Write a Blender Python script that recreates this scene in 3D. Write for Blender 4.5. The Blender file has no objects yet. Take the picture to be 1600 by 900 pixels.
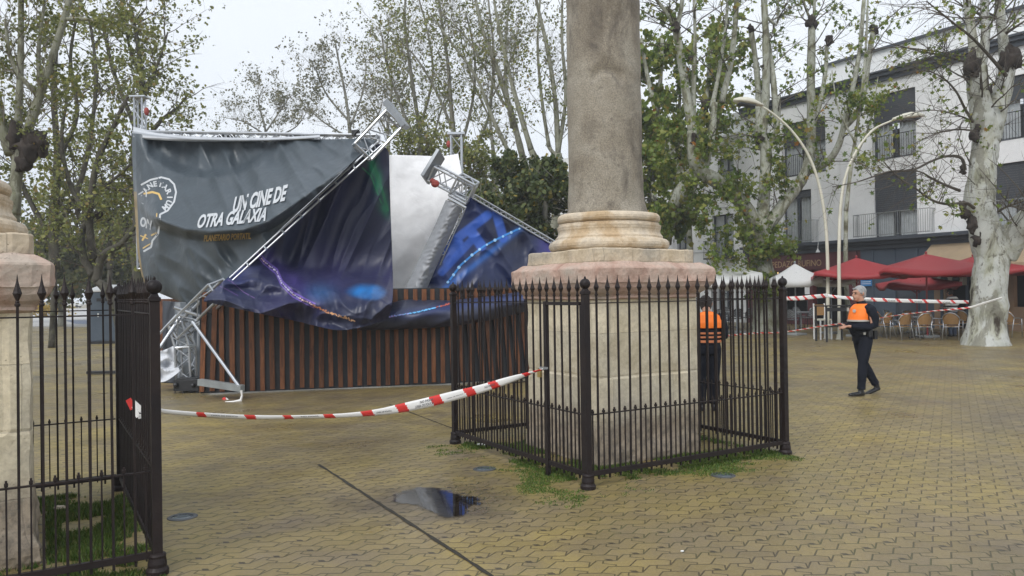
import bpy, math, random
import numpy as np
from mathutils import Vector, Matrix, noise
from mathutils.bvhtree import BVHTree

scene = bpy.context.scene
C = scene.collection
R_ = math.radians

# ---------------------------------------------------------------- camera, sky, sun, exposure
CAM_H, PITCH, ROLL, LENS = 1.70, 0.0066, -0.0149, 27.63
cd = bpy.data.cameras.new('camera')
cam = bpy.data.objects.new('camera', cd)
C.objects.link(cam)
cd.lens = LENS
cd.sensor_width = 36
cd.clip_start = 0.05
cd.clip_end = 600
cF = Vector((0, math.cos(PITCH), math.sin(PITCH)))
cU0 = Vector((0, -math.sin(PITCH), math.cos(PITCH)))
cR0 = Vector((1, 0, 0))
cR = cR0 * math.cos(ROLL) + cU0 * math.sin(ROLL)
cU = cU0 * math.cos(ROLL) - cR0 * math.sin(ROLL)
m = Matrix((cR, cU, -cF)).transposed().to_4x4()
m.translation = Vector((0, 0, CAM_H))
cam.matrix_world = m
scene.camera = cam

w = bpy.data.worlds.new('World')
scene.world = w
w.use_nodes = True
nt = w.node_tree
nt.nodes.clear()
wo = nt.nodes.new('ShaderNodeOutputWorld')
bg = nt.nodes.new('ShaderNodeBackground')
sky = nt.nodes.new('ShaderNodeTexSky')
sky.sky_type = 'NISHITA'
sky.sun_disc = False
SUN_EL, SUN_AZ = R_(44), R_(-155)
sky.sun_elevation = SUN_EL
sky.sun_rotation = SUN_AZ
sky.dust_density = 6
hs = nt.nodes.new('ShaderNodeHueSaturation')
hs.inputs['Saturation'].default_value = 0.2
mx = nt.nodes.new('ShaderNodeMix'); mx.data_type = 'RGBA'
mx.inputs[0].default_value = 0.9
tc = nt.nodes.new('ShaderNodeTexCoord')
nz = nt.nodes.new('ShaderNodeTexNoise'); nz.inputs['Scale'].default_value = 1.6; nz.inputs['Detail'].default_value = 3
rp = nt.nodes.new('ShaderNodeValToRGB')
rp.color_ramp.elements[0].position = 0.3; rp.color_ramp.elements[0].color = (7.4, 8.0, 8.9, 1)
rp.color_ramp.elements[1].position = 0.72; rp.color_ramp.elements[1].color = (9.0, 9.5, 10.1, 1)
nt.links.new(tc.outputs['Generated'], nz.inputs['Vector'])
nt.links.new(nz.outputs[0], rp.inputs[0])
nt.links.new(sky.outputs[0], hs.inputs['Color'])
nt.links.new(hs.outputs[0], mx.inputs[6])
nt.links.new(rp.outputs[0], mx.inputs[7])
nt.links.new(mx.outputs[2], bg.inputs['Color'])
bg.inputs['Strength'].default_value = 0.088
nt.links.new(bg.outputs[0], wo.inputs[0])

sl = bpy.data.lights.new('sun', 'SUN')
sl.energy = 1.5
sl.angle = R_(32)
sl.color = (1.0, 0.98, 0.95)
so = bpy.data.objects.new('sun', sl)
C.objects.link(so)
sd = Vector((math.sin(SUN_AZ) * math.cos(SUN_EL), math.cos(SUN_AZ) * math.cos(SUN_EL), math.sin(SUN_EL)))
so.rotation_euler = sd.to_track_quat('Z', 'Y').to_euler()
so.location = (0, 0, 30)

scene.view_settings.view_transform = 'Standard'
scene.view_settings.look = 'None'
scene.view_settings.gamma = 1
scene.view_settings.exposure = 0.47
scene.view_settings.use_curve_mapping = False
scene.cycles.max_bounces = 6
scene.cycles.transparent_max_bounces = 8

# ---------------------------------------------------------------- measuring helpers
F_ = 1228.2
def ray(x, y):
    return cF + cR * ((x - 800) / F_) + cU * ((450 - y) / F_)
def P(x, y, d):                      # point seen at photo pixel x, y and standing d metres away
    r = ray(x, y)
    return Vector((0, 0, CAM_H)) + r * (d / r.y)
def G(x, y, z=0.0):                  # ground point
    r = ray(x, y)
    return Vector((0, 0, CAM_H)) + r * ((z - CAM_H) / r.z)
YAW = 0.5436
U = Vector((math.cos(YAW), math.sin(YAW), 0))
V = Vector((-math.sin(YAW), math.cos(YAW), 0))
Z = Vector((0, 0, 1))
rnd = random.Random(7)

# ---------------------------------------------------------------- mesh builder
class MB:
    def __init__(s):
        s.v = []; s.f = []; s.mi = []; s.cur = 0; s.col = None
    def add(s, vs, fs):
        o = len(s.v)
        s.v += [tuple(p) for p in vs]
        for f in fs:
            s.f.append(tuple(i + o for i in f)); s.mi.append(s.cur)
    def box(s, c, size, mat=None, taper=1.0):
        x, y, z = [k / 2 for k in size]
        vs = []
        for dz in (-1, 1):
            k = taper if dz > 0 else 1
            for dx, dy in ((-1, -1), (1, -1), (1, 1), (-1, 1)):
                p = Vector((dx * x * k, dy * y * k, dz * z))
                if mat is not None: p = mat @ p
                vs.append(p + Vector(c))
        s.add(vs, [(3, 2, 1, 0), (4, 5, 6, 7), (0, 1, 5, 4), (1, 2, 6, 5), (2, 3, 7, 6), (3, 0, 4, 7)])
    def beam(s, a, b, wd, ht, up=Z):       # rectangular bar between two points
        a = Vector(a); b = Vector(b); t = (b - a).normalized()
        u = up.cross(t)
        if u.length < 1e-4: u = Vector((1, 0, 0)).cross(t)
        u.normalize(); n = t.cross(u)
        vs = []
        for p in (a, b):
            for i, j in ((-1, -1), (1, -1), (1, 1), (-1, 1)):
                vs.append(p + u * (i * wd / 2) + n * (j * ht / 2))
        s.add(vs, [(3, 2, 1, 0), (4, 5, 6, 7), (0, 1, 5, 4), (1, 2, 6, 5), (2, 3, 7, 6), (3, 0, 4, 7)])
    def tube(s, pts, rad, n=8, cap=True, squash=None):
        pts = [Vector(p) for p in pts]
        if not hasattr(rad, '__len__'): rad = [rad] * len(pts)
        t0 = (pts[1] - pts[0]).normalized()
        u = t0.cross(Z)
        if u.length < 0.05: u = t0.cross(Vector((1, 0, 0)))
        u.normalize()
        vs = []; L = len(pts)
        for i, p in enumerate(pts):
            t = (pts[min(i + 1, L - 1)] - pts[max(i - 1, 0)]).normalized()
            u = (u - t * u.dot(t)).normalized(); n_ = t.cross(u)
            for k in range(n):
                a = 2 * math.pi * k / n
                r = rad[i]
                if hasattr(r, '__len__'): q = u * (math.cos(a) * r[0]) + n_ * (math.sin(a) * r[1])
                else: q = (u * math.cos(a) + n_ * math.sin(a)) * r
                vs.append(p + q)
        fs = [(i * n + k, i * n + (k + 1) % n, (i + 1) * n + (k + 1) % n, (i + 1) * n + k) for i in range(L - 1) for k in range(n)]
        if cap:
            fs.append(tuple(range(n - 1, -1, -1))); fs.append(tuple((L - 1) * n + k for k in range(n)))
        s.add(vs, fs)
    def lathe(s, c, prof, n=24, axis=None):    # prof: (r, z)
        c = Vector(c); vs = []
        Q = Matrix.Identity(3) if axis is None else Vector(axis).to_track_quat('Z', 'Y').to_matrix()
        for r, z in prof:
            for k in range(n):
                a = 2 * math.pi * k / n
                vs.append(c + Q @ Vector((r * math.cos(a), r * math.sin(a), z)))
        L = len(prof)
        fs = [(i * n + k, i * n + (k + 1) % n, (i + 1) * n + (k + 1) % n, (i + 1) * n + k) for i in range(L - 1) for k in range(n)]
        fs.append(tuple(range(n - 1, -1, -1))); fs.append(tuple((L - 1) * n + k for k in range(n)))
        s.add(vs, fs)
    def ball(s, c, r, n=12, sq=(1, 1, 1)):
        c = Vector(c); m_ = n // 2; vs = []
        for i in range(1, m_):
            a = math.pi * i / m_
            for k in range(n):
                b = 2 * math.pi * k / n
                vs.append(c + Vector((math.sin(a) * math.cos(b) * r * sq[0], math.sin(a) * math.sin(b) * r * sq[1], math.cos(a) * r * sq[2])))
        vs.append(c + Vector((0, 0, r * sq[2]))); vs.append(c - Vector((0, 0, r * sq[2])))
        fs = [(i * n + k, (i + 1) * n + k, (i + 1) * n + (k + 1) % n, i * n + (k + 1) % n) for i in range(m_ - 2) for k in range(n)]
        t = len(vs) - 2
        fs += [(t, k, (k + 1) % n) for k in range(n)]
        fs += [(t + 1, (m_ - 2) * n + (k + 1) % n, (m_ - 2) * n + k) for k in range(n)]
        s.add(vs, fs)
    def sqloft(s, c, prof, seg=10, rot=None):      # square in plan; prof: (half width, z)
        c = Vector(c); vs = []; n = seg * 4
        for hw, z in prof:
            for side in range(4):
                a = side * math.pi / 2
                for k in range(seg):
                    t = -1 + 2 * k / seg
                    x, y = t * hw, -hw
                    p = Vector((x * math.cos(a) - y * math.sin(a), x * math.sin(a) + y * math.cos(a), z))
                    vs.append(c + (rot @ p if rot else p))
        L = len(prof)
        fs = [(i * n + k, i * n + (k + 1) % n, (i + 1) * n + (k + 1) % n, (i + 1) * n + k) for i in range(L - 1) for k in range(n)]
        fs.append(tuple(range(n - 1, -1, -1))); fs.append(tuple((L - 1) * n + k for k in range(n)))
        s.add(vs, fs)
    def mesh(s, name, mats, off=None, smooth=False):
        me = bpy.data.meshes.new(name)
        v = s.v if off is None else [(p[0] - off.x, p[1] - off.y, p[2] - off.z) for p in s.v]
        me.from_pydata(v, [], s.f)
        if not isinstance(mats, (list, tuple)): mats = [mats]
        for a in mats: me.materials.append(a)
        if len(mats) > 1: me.polygons.foreach_set('material_index', s.mi)
        if smooth: me.polygons.foreach_set('use_smooth', [True] * len(s.f))
        if s.col:
            ca = me.color_attributes.new('Col', 'FLOAT_COLOR', 'POINT')
            ca.data.foreach_set('color', [k for c in s.col for k in c])
        me.update()
        return me
    def build(s, name, mats, parent=None, smooth=False, local=False):
        off = None
        if parent is not None and not local: off = rootloc(parent)
        return link(name, s.mesh(name, mats, off, smooth), parent)

def rootloc(o):
    while o.parent: o = o.parent
    return o.location.copy()
def link(name, me, parent=None):
    o = bpy.data.objects.new(name, me)
    C.objects.link(o)
    if parent is not None: o.parent = parent
    return o
def tag(o, label=None, cat=None, group=None, kind=None):
    if label: o['label'] = label
    if cat: o['category'] = cat
    if group: o['group'] = group
    if kind: o['kind'] = kind
    return o
def thing(name, label, cat, loc=(0, 0, 0), rz=0, group=None):
    o = bpy.data.objects.new(name, None)
    o.empty_display_size = 0.2
    C.objects.link(o)
    o.location = loc; o.rotation_euler = (0, 0, rz)
    return tag(o, label, cat, group)
def copy_tree(o, parent=None):
    c = o.copy(); C.objects.link(c)
    if parent is not None: c.parent = parent
    for ch in list(o.children): copy_tree(ch, c)
    return c
def rough(o, strength=0.01, size=0.2, bevel=0, sub=0):
    if bevel:
        b = o.modifiers.new('b', 'BEVEL'); b.width = bevel; b.segments = 2; b.limit_method = 'ANGLE'
    if sub:
        q = o.modifiers.new('s', 'SUBSURF'); q.subdivision_type = 'SIMPLE'; q.levels = q.render_levels = sub
    if strength:
        tx = bpy.data.textures.new('clouds', 'CLOUDS'); tx.noise_scale = size; tx.noise_depth = 3
        d = o.modifiers.new('d', 'DISPLACE'); d.texture = tx; d.strength = strength; d.mid_level = 0.5; d.texture_coords = 'LOCAL'
    return o
def bevel(o, wd=0.005):
    b = o.modifiers.new('b', 'BEVEL'); b.width = wd; b.segments = 2; b.limit_method = 'ANGLE'
    return o

# ---------------------------------------------------------------- materials
class NT:
    def __init__(s, name):
        s.m = bpy.data.materials.new(name); s.m.use_nodes = True
        s.t = s.m.node_tree; s.t.nodes.clear()
        s.out = s.n('ShaderNodeOutputMaterial')
        s.b = s.n('ShaderNodeBsdfPrincipled')
        s.l(s.b.outputs[0], s.out.inputs[0])
    def n(s, typ, **kw):
        a = s.t.nodes.new(typ)
        for k, v in kw.items():
            if k in a.inputs: a.inputs[k].default_value = v
            else: setattr(a, k, v)
        return a
    def l(s, a, b): s.t.links.new(a, b)
    def math(s, op, a, b=None, c=None):
        q = s.n('ShaderNodeMath', operation=op)
        for i, k in enumerate((a, b, c)):
            if k is None: continue
            if hasattr(k, 'links'): s.l(k, q.inputs[i])
            else: q.inputs[i].default_value = k
        return q.outputs[0]
    def mix(s, fac, a, b, mode='MIX'):
        q = s.n('ShaderNodeMix', data_type='RGBA', blend_type=mode)
        for i, k in ((0, fac), (6, a), (7, b)):
            if hasattr(k, 'links'): s.l(k, q.inputs[i])
            elif i == 0: q.inputs[0].default_value = k
            else: q.inputs[i].default_value = (*k[:3], 1)
        return q.outputs[2]
    def ramp(s, fac, stops):
        q = s.n('ShaderNodeValToRGB')
        e = q.color_ramp.elements
        while len(e) < len(stops): e.new(0.5)
        for i, (p, c) in enumerate(stops):
            e[i].position = p
            e[i].color = (*c, 1) if hasattr(c, '__len__') else (c, c, c, 1)
        s.l(fac, q.inputs[0])
        return q.outputs[0]
    def pos(s, obj=False):
        if obj: return s.n('ShaderNodeTexCoord').outputs['Object']
        return s.n('ShaderNodeNewGeometry').outputs['Position']
    def noise(s, vec, scale, detail=4, rough=0.55, dist=0):
        q = s.n('ShaderNodeTexNoise'); q.inputs['Scale'].default_value = scale
        q.inputs['Detail'].default_value = detail; q.inputs['Roughness'].default_value = rough; q.inputs['Distortion'].default_value = dist
        if vec is not None: s.l(vec, q.inputs['Vector'])
        return q.outputs[0]
    def bump(s, h, strength=0.3, dist=0.01):
        q = s.n('ShaderNodeBump'); q.inputs['Strength'].default_value = strength; q.inputs['Distance'].default_value = dist
        s.l(h, q.inputs['Height']); s.l(q.outputs[0], s.b.inputs['Normal'])
    def setb(s, col=None, rough=None, metal=None, spec=None):
        for k, v in (('Base Color', col), ('Roughness', rough), ('Metallic', metal), ('Specular IOR Level', spec)):
            if v is None: continue
            if hasattr(v, 'links'): s.l(v, s.b.inputs[k])
            elif k == 'Base Color': s.b.inputs[k].default_value = (*v[:3], 1)
            else: s.b.inputs[k].default_value = v

def simple(name, c1, c2=None, scale=6, rough=0.6, metal=0, bump=0, bscale=None, spec=0.5, obj=True, stops=(0.35, 0.65)):
    a = NT(name)
    p = a.pos(obj)
    if c2 is None: c2 = tuple(k * 0.75 for k in c1)
    n_ = a.noise(p, scale, 5)
    a.setb(a.ramp(n_, [(stops[0], c1), (stops[1], c2)]), rough, metal, spec)
    if bump: a.bump(a.noise(p, bscale or scale * 4, 6, 0.6), bump, 0.02)
    return a.m

MAT = {}
MAT['iron'] = simple('black_iron', (0.013, 0.010, 0.011), (0.022, 0.015, 0.014), 5, 0.5, 0, 0.15, 60, 0.25)
MAT['alu'] = simple('aluminium', (0.55, 0.57, 0.6), (0.42, 0.44, 0.47), 3, 0.32, 0.85)
MAT['alu_plate'] = simple('grey_plate', (0.30, 0.32, 0.34), (0.22, 0.24, 0.26), 3, 0.45, 0.4)
MAT['steelgrey'] = simple('painted_grey_steel', (0.26, 0.28, 0.28), (0.2, 0.21, 0.21), 4, 0.5)
MAT['black'] = simple('black_plastic', (0.012, 0.013, 0.015), (0.02, 0.02, 0.022), 4, 0.45)
MAT['darkcloth'] = simple('dark_liner', (0.012, 0.014, 0.018), (0.02, 0.023, 0.028), 3, 0.5, 0, 0.2, 8)
MAT['white'] = simple('white_paint', (0.74, 0.75, 0.74), (0.64, 0.65, 0.65), 1.5, 0.7)
MAT['cream'] = simple('cream_paint', (0.62, 0.60, 0.50), (0.52, 0.50, 0.41), 2, 0.5)
MAT['rimdark'] = simple('dull_rim_metal', (0.07, 0.075, 0.08), (0.10, 0.105, 0.11), 8, 0.5, 0.3)
MAT['red_rag'] = simple('red_cloth', (0.35, 0.06, 0.05), (0.25, 0.05, 0.04), 8, 0.7)
MAT['brass'] = simple('brass', (0.5, 0.38, 0.14), (0.4, 0.28, 0.1), 8, 0.35, 0.8)

# paving: interlocking zigzag blocks
MOSS = ((1.06, 8.53, 0), (-3.94, 5.29, 0))
def paving_mat():
    a = NT('zigzag_paving')
    p = a.pos()
    rot = a.n('ShaderNodeVectorRotate', rotation_type='Z_AXIS'); rot.inputs['Angle'].default_value = -YAW
    a.l(p, rot.inputs['Vector'])
    wob = a.noise(p, 1.3, 2)
    sp = a.n('ShaderNodeSeparateXYZ'); a.l(rot.outputs[0], sp.inputs[0])
    x, y = sp.outputs[0], sp.outputs[1]
    x = a.math('ADD', x, a.math('MULTIPLY', wob, 0.02))
    px = a.math('PINGPONG', a.math('ADD', x, 50.0), 0.11)
    py = a.math('PINGPONG', a.math('ADD', y, 50.0), 0.0625)
    y2 = a.math('ADD', y, a.math('MULTIPLY', px, 0.6))
    x2 = a.math('ADD', x, a.math('MULTIPLY', py, 0.9))
    cb = a.n('ShaderNodeCombineXYZ'); a.l(x2, cb.inputs[0]); a.l(y2, cb.inputs[1])
    br = a.n('ShaderNodeTexBrick')
    a.l(cb.outputs[0], br.inputs['Vector'])
    br.inputs['Scale'].default_value = 1; br.inputs['Mortar Size'].default_value = 0.0065
    br.inputs['Mortar Smooth'].default_value = 0.25; br.inputs['Brick Width'].default_value = 0.22; br.inputs['Row Height'].default_value = 0.125
    br.inputs['Color1'].default_value = (0.86, 0.86, 0.86, 1); br.inputs['Color2'].default_value = (1.08, 1.08, 1.08, 1); br.inputs['Mortar'].default_value = (1, 1, 1, 1)
    big = a.noise(p, 0.35, 5, 0.6)
    mid = a.noise(p, 2.2, 6, 0.65)
    fine = a.noise(p, 45, 4, 0.7)
    base = a.ramp(big, [(0.34, (0.182, 0.142, 0.080)), (0.5, (0.252, 0.192, 0.080)), (0.64, (0.32, 0.242, 0.076))])
    base = a.mix(a.ramp(mid, [(0.42, 0.0), (0.7, 0.65)]), base, (0.165, 0.130, 0.092))
    base = a.mix(1.0, base, br.outputs['Color'], 'MULTIPLY')
    base = a.mix(0.5, base, a.ramp(fine, [(0.3, (0.68, 0.68, 0.68)), (0.7, (1.3, 1.3, 1.3))]), 'MULTIPLY')
    # moss stain around the two fenced pedestals
    mos = a.noise(p, 1.0, 5, 0.6)
    near = None
    for c_ in MOSS:
        vd = a.n('ShaderNodeVectorMath', operation='DISTANCE'); a.l(p, vd.inputs[0]); vd.inputs[1].default_value = c_
        f_ = a.ramp(a.math('MULTIPLY', vd.outputs['Value'], 0.25), [(0.36, 1.0), (0.78, 0.0)])
        near = f_ if near is None else a.math('MAXIMUM', near, f_)
    stain = a.math('MULTIPLY', near, a.ramp(a.noise(p, 1.4, 6, 0.65), [(0.38, 0.0), (0.6, 0.85)]))
    base = a.mix(stain, base, (0.24, 0.185, 0.055))
    joint = a.mix(a.math('MAXIMUM', stain, a.ramp(mos, [(0.45, 0.0), (0.62, 0.7)])), (0.036, 0.028, 0.017), (0.055, 0.072, 0.014))
    # damp ring round the puddle and broad dark stains
    pc0 = G(704, 787)
    vd = a.n('ShaderNodeVectorMath', operation='DISTANCE'); a.l(p, vd.inputs[0]); vd.inputs[1].default_value = tuple(pc0)
    vd2 = a.n('ShaderNodeVectorMath', operation='DISTANCE'); a.l(p, vd2.inputs[0]); vd2.inputs[1].default_value = tuple(G(655, 782))
    damp = a.ramp(a.math('ADD', a.math('MULTIPLY', a.math('MINIMUM', vd.outputs['Value'], vd2.outputs['Value']), 0.8), a.math('MULTIPLY', a.noise(p, 2.5, 5, 0.65), 0.9)), [(0.70, 1.0), (1.0, 0.0)])
    stn = a.ramp(a.noise(p, 0.9, 6, 0.7, 0.8), [(0.56, 0.0), (0.66, 0.5)])
    base = a.mix(a.math('MULTIPLY', a.math('MAXIMUM', damp, stn), 0.7), base, (0.105, 0.082, 0.055))
    # open dark gaps at some block ends
    sx = a.math('FRACT', a.math('DIVIDE', x, 0.22)); sy = a.math('FRACT', a.math('DIVIDE', y2, 0.25))
    gap = a.math('MULTIPLY', a.math('LESS_THAN', sx, 0.16), a.math('LESS_THAN', sy, 0.15))
    cell = a.n('ShaderNodeTexWhiteNoise', noise_dimensions='2D')
    cbb = a.n('ShaderNodeCombineXYZ'); a.l(a.math('FLOOR', a.math('DIVIDE', x, 0.22)), cbb.inputs[0]); a.l(a.math('FLOOR', a.math('DIVIDE', y2, 0.25)), cbb.inputs[1])
    a.l(cbb.outputs[0], cell.inputs[0])
    gap = a.math('MULTIPLY', gap, a.math('GREATER_THAN', cell.outputs[0], 0.38))
    col = a.mix(a.math('MULTIPLY', br.outputs['Fac'], 0.78), base, joint)
    col = a.mix(a.math('MULTIPLY', gap, 0.85), col, (0.03, 0.026, 0.018))
    a.setb(col, a.math('SUBTRACT', a.ramp(a.noise(p, 0.8, 5, 0.6), [(0.35, 0.27), (0.62, 0.52)]), a.math('MULTIPLY', damp, 0.12)), 0, 0.5)
    h = a.math('SUBTRACT', a.math('MULTIPLY', a.noise(p, 6, 4, 0.6), 0.6), a.math('MAXIMUM', br.outputs['Fac'], gap))
    a.bump(h, 0.8, 0.008)
    return a.m
MAT['paving'] = paving_mat()

def stone_mat(name, stops, course=0.0, pits=0.5, bumpd=0.02, dirt=None, bwid=0.78):
    a = NT(name)
    p = a.pos()
    big = a.noise(p, 2.3, 6, 0.62, 0.4)
    fine = a.noise(p, 28, 6, 0.7)
    col = a.ramp(big, stops)
    col = a.mix(0.55, col, a.ramp(fine, [(0.3, (0.66, 0.64, 0.62)), (0.62, (1.15, 1.15, 1.15))]), 'MULTIPLY')
    vor = a.n('ShaderNodeTexVoronoi'); vor.inputs['Scale'].default_value = 34; a.l(p, vor.inputs['Vector'])
    pit = a.ramp(vor.outputs['Distance'], [(0.05, 1.0), (0.2, 0.0)])
    pit = a.math('MULTIPLY', pit, a.ramp(a.noise(p, 5, 3), [(0.5, 0.0), (0.62, 1.0)]))
    col = a.mix(a.math('MULTIPLY', pit, pits), col, (0.07, 0.06, 0.045))
    h = a.math('SUBTRACT', a.math('ADD', a.math('MULTIPLY', fine, 0.5), big), pit)
    if dirt:
        sp = a.n('ShaderNodeSeparateXYZ'); a.l(p, sp.inputs[0])
        f = a.ramp(a.math('ADD', sp.outputs[2], a.math('MULTIPLY', a.noise(p, 3, 5, 0.7), dirt[1])), [(dirt[0], 1.0), (dirt[0] + 0.22, 0.0)])
        col = a.mix(a.math('MULTIPLY', f, 0.75), col, a.ramp(a.noise(p, 11, 5, 0.7), [(0.38, (0.09, 0.07, 0.065)), (0.6, (0.32, 0.25, 0.19))]))
    if course:
        rot = a.n('ShaderNodeVectorRotate', rotation_type='Z_AXIS'); rot.inputs['Angle'].default_value = -YAW
        a.l(p, rot.inputs['Vector'])
        sp = a.n('ShaderNodeSeparateXYZ'); a.l(rot.outputs[0], sp.inputs[0])
        cb = a.n('ShaderNodeCombineXYZ'); a.l(a.math('ADD', sp.outputs[0], sp.outputs[1]), cb.inputs[0]); a.l(sp.outputs[2], cb.inputs[1])
        br = a.n('ShaderNodeTexBrick'); a.l(cb.outputs[0], br.inputs['Vector'])
        br.inputs['Scale'].default_value = 1; br.inputs['Mortar Size'].default_value = 0.004; br.inputs['Mortar Smooth'].default_value = 0.4
        br.inputs['Brick Width'].default_value = bwid; br.inputs['Row Height'].default_value = course
        br.inputs['Color1'].default_value = (0.93, 0.93, 0.93, 1); br.inputs['Color2'].default_value = (1.06, 1.04, 1.0, 1); br.inputs['Mortar'].default_value = (1, 1, 1, 1)
        col = a.mix(1.0, col, br.outputs['Color'], 'MULTIPLY')
        col = a.mix(a.math('MULTIPLY', br.outputs['Fac'], 0.35), col, (0.17, 0.14, 0.10))
        h = a.math('SUBTRACT', h, a.math('MULTIPLY', br.outputs['Fac'], 0.5))
    a.setb(col, 0.75, 0, 0.35)
    a.bump(h, 0.6, bumpd)
    return a.m
MAT['lime'] = stone_mat('limestone', [(0.34, (0.48, 0.42, 0.30)), (0.5, (0.62, 0.56, 0.43)), (0.66, (0.55, 0.50, 0.40))], 0.43, 0.5, 0.02, (0.62, 0.5))
MAT['lime2'] = stone_mat('cream_limestone', [(0.34, (0.44, 0.36, 0.25)), (0.5, (0.54, 0.46, 0.35)), (0.66, (0.38, 0.34, 0.28))], 0.4, 0.3, 0.02, None, 0.36)
MAT['lime3'] = stone_mat('carved_limestone', [(0.34, (0.46, 0.34, 0.21)), (0.5, (0.60, 0.51, 0.39)), (0.66, (0.42, 0.37, 0.31))], 0, 0.3)
MAT['pink'] = stone_mat('pink_sandstone', [(0.34, (0.36, 0.22, 0.17)), (0.5, (0.48, 0.345, 0.28)), (0.66, (0.44, 0.37, 0.31))], 0, 0.4)
def granite():
    a = NT('weathered_granite')
    p = a.pos()
    big = a.noise(p, 1.6, 6, 0.65, 0.5)
    col = a.ramp(big, [(0.33, (0.170, 0.143, 0.108)), (0.5, (0.27, 0.238, 0.188)), (0.68, (0.345, 0.315, 0.26))])
    gr = a.noise(p, 75, 3, 0.8)
    col = a.mix(0.8, col, a.ramp(gr, [(0.36, (0.58, 0.57, 0.55)), (0.5, (0.97, 0.97, 0.97)), (0.66, (1.38, 1.36, 1.32))]), 'MULTIPLY')
    ms = a.n('ShaderNodeMapping'); ms.inputs['Scale'].default_value = (1, 1, 0.4); a.l(p, ms.inputs['Vector'])
    st = a.noise(ms.outputs[0], 2.6, 7, 0.72, 1.2)
    col = a.mix(a.ramp(st, [(0.50, 0.0), (0.66, 0.72)]), col, (0.075, 0.062, 0.052))
    col = a.mix(a.ramp(a.noise(p, 9, 6, 0.7), [(0.6, 0.0), (0.7, 0.5)]), col, (0.09, 0.07, 0.06))
    a.setb(col, 0.7, 0, 0.35)
    a.bump(a.math('ADD', gr, a.math('MULTIPLY', st, 2.0)), 0.55, 0.012)
    return a.m
MAT['granite'] = granite()

# ---------------------------------------------------------------- ground
g = MB()
g.add([(-180, -30, 0), (200, -30, 0), (200, 290, 0), (-180, 290, 0)], [(0, 1, 2, 3)])
tag(g.build('paved_ground', MAT['paving']), kind='structure')

# far street: pale asphalt beyond the square on the left
far = MB()
a0, a1, a2, a3 = G(-700, 506, 0.004), G(395, 512, 0.004), G(430, 478, 0.004), G(-400, 489, 0.004)
far.add([a0, a1, a2, a3], [(0, 1, 2, 3)])
tag(far.build('far_pavement', simple('pale_concrete', (0.42, 0.41, 0.39), (0.34, 0.33, 0.31), 0.4, 0.45)), kind='structure')
fl = MB()
fl.add([G(100, 500, 0.008), G(240, 501, 0.008), G(240, 508, 0.008), G(118, 506, 0.008)], [(3, 2, 1, 0)])
tag(fl.build('painted_road_patch', simple('blue_grey_paint', (0.14, 0.17, 0.24), (0.11, 0.13, 0.19), 1, 0.5)), kind='structure')

# expansion joints, slightly wavy strips of dirt
def joint(pa, pb, wd, name):
    b = MB(); pa = Vector(pa); pb = Vector(pb); d = (pb - pa).normalized(); s_ = Vector((-d.y, d.x, 0)); n_ = 40
    vs = []
    for i in range(n_ + 1):
        q = pa.lerp(pb, i / n_); k = wd * (0.7 + 0.7 * rnd.random())
        o = s_ * rnd.uniform(-0.004, 0.004)
        vs += [q + s_ * k / 2 + o, q - s_ * k / 2 + o]
    b.add([(p.x, p.y, 0.004) for p in vs], [(2 * i, 2 * i + 1, 2 * i + 3, 2 * i + 2) for i in range(n_)])
    o = b.build(name, simple('joint_dirt', (0.018, 0.014, 0.01), (0.03, 0.026, 0.015), 20, 0.8))
    tag(o, kind='structure')
joint(G(498, 726), G(790, 915), 0.028, 'ground_joint')
joint(G(608, 632), G(708, 670), 0.022, 'ground_joint')

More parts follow.
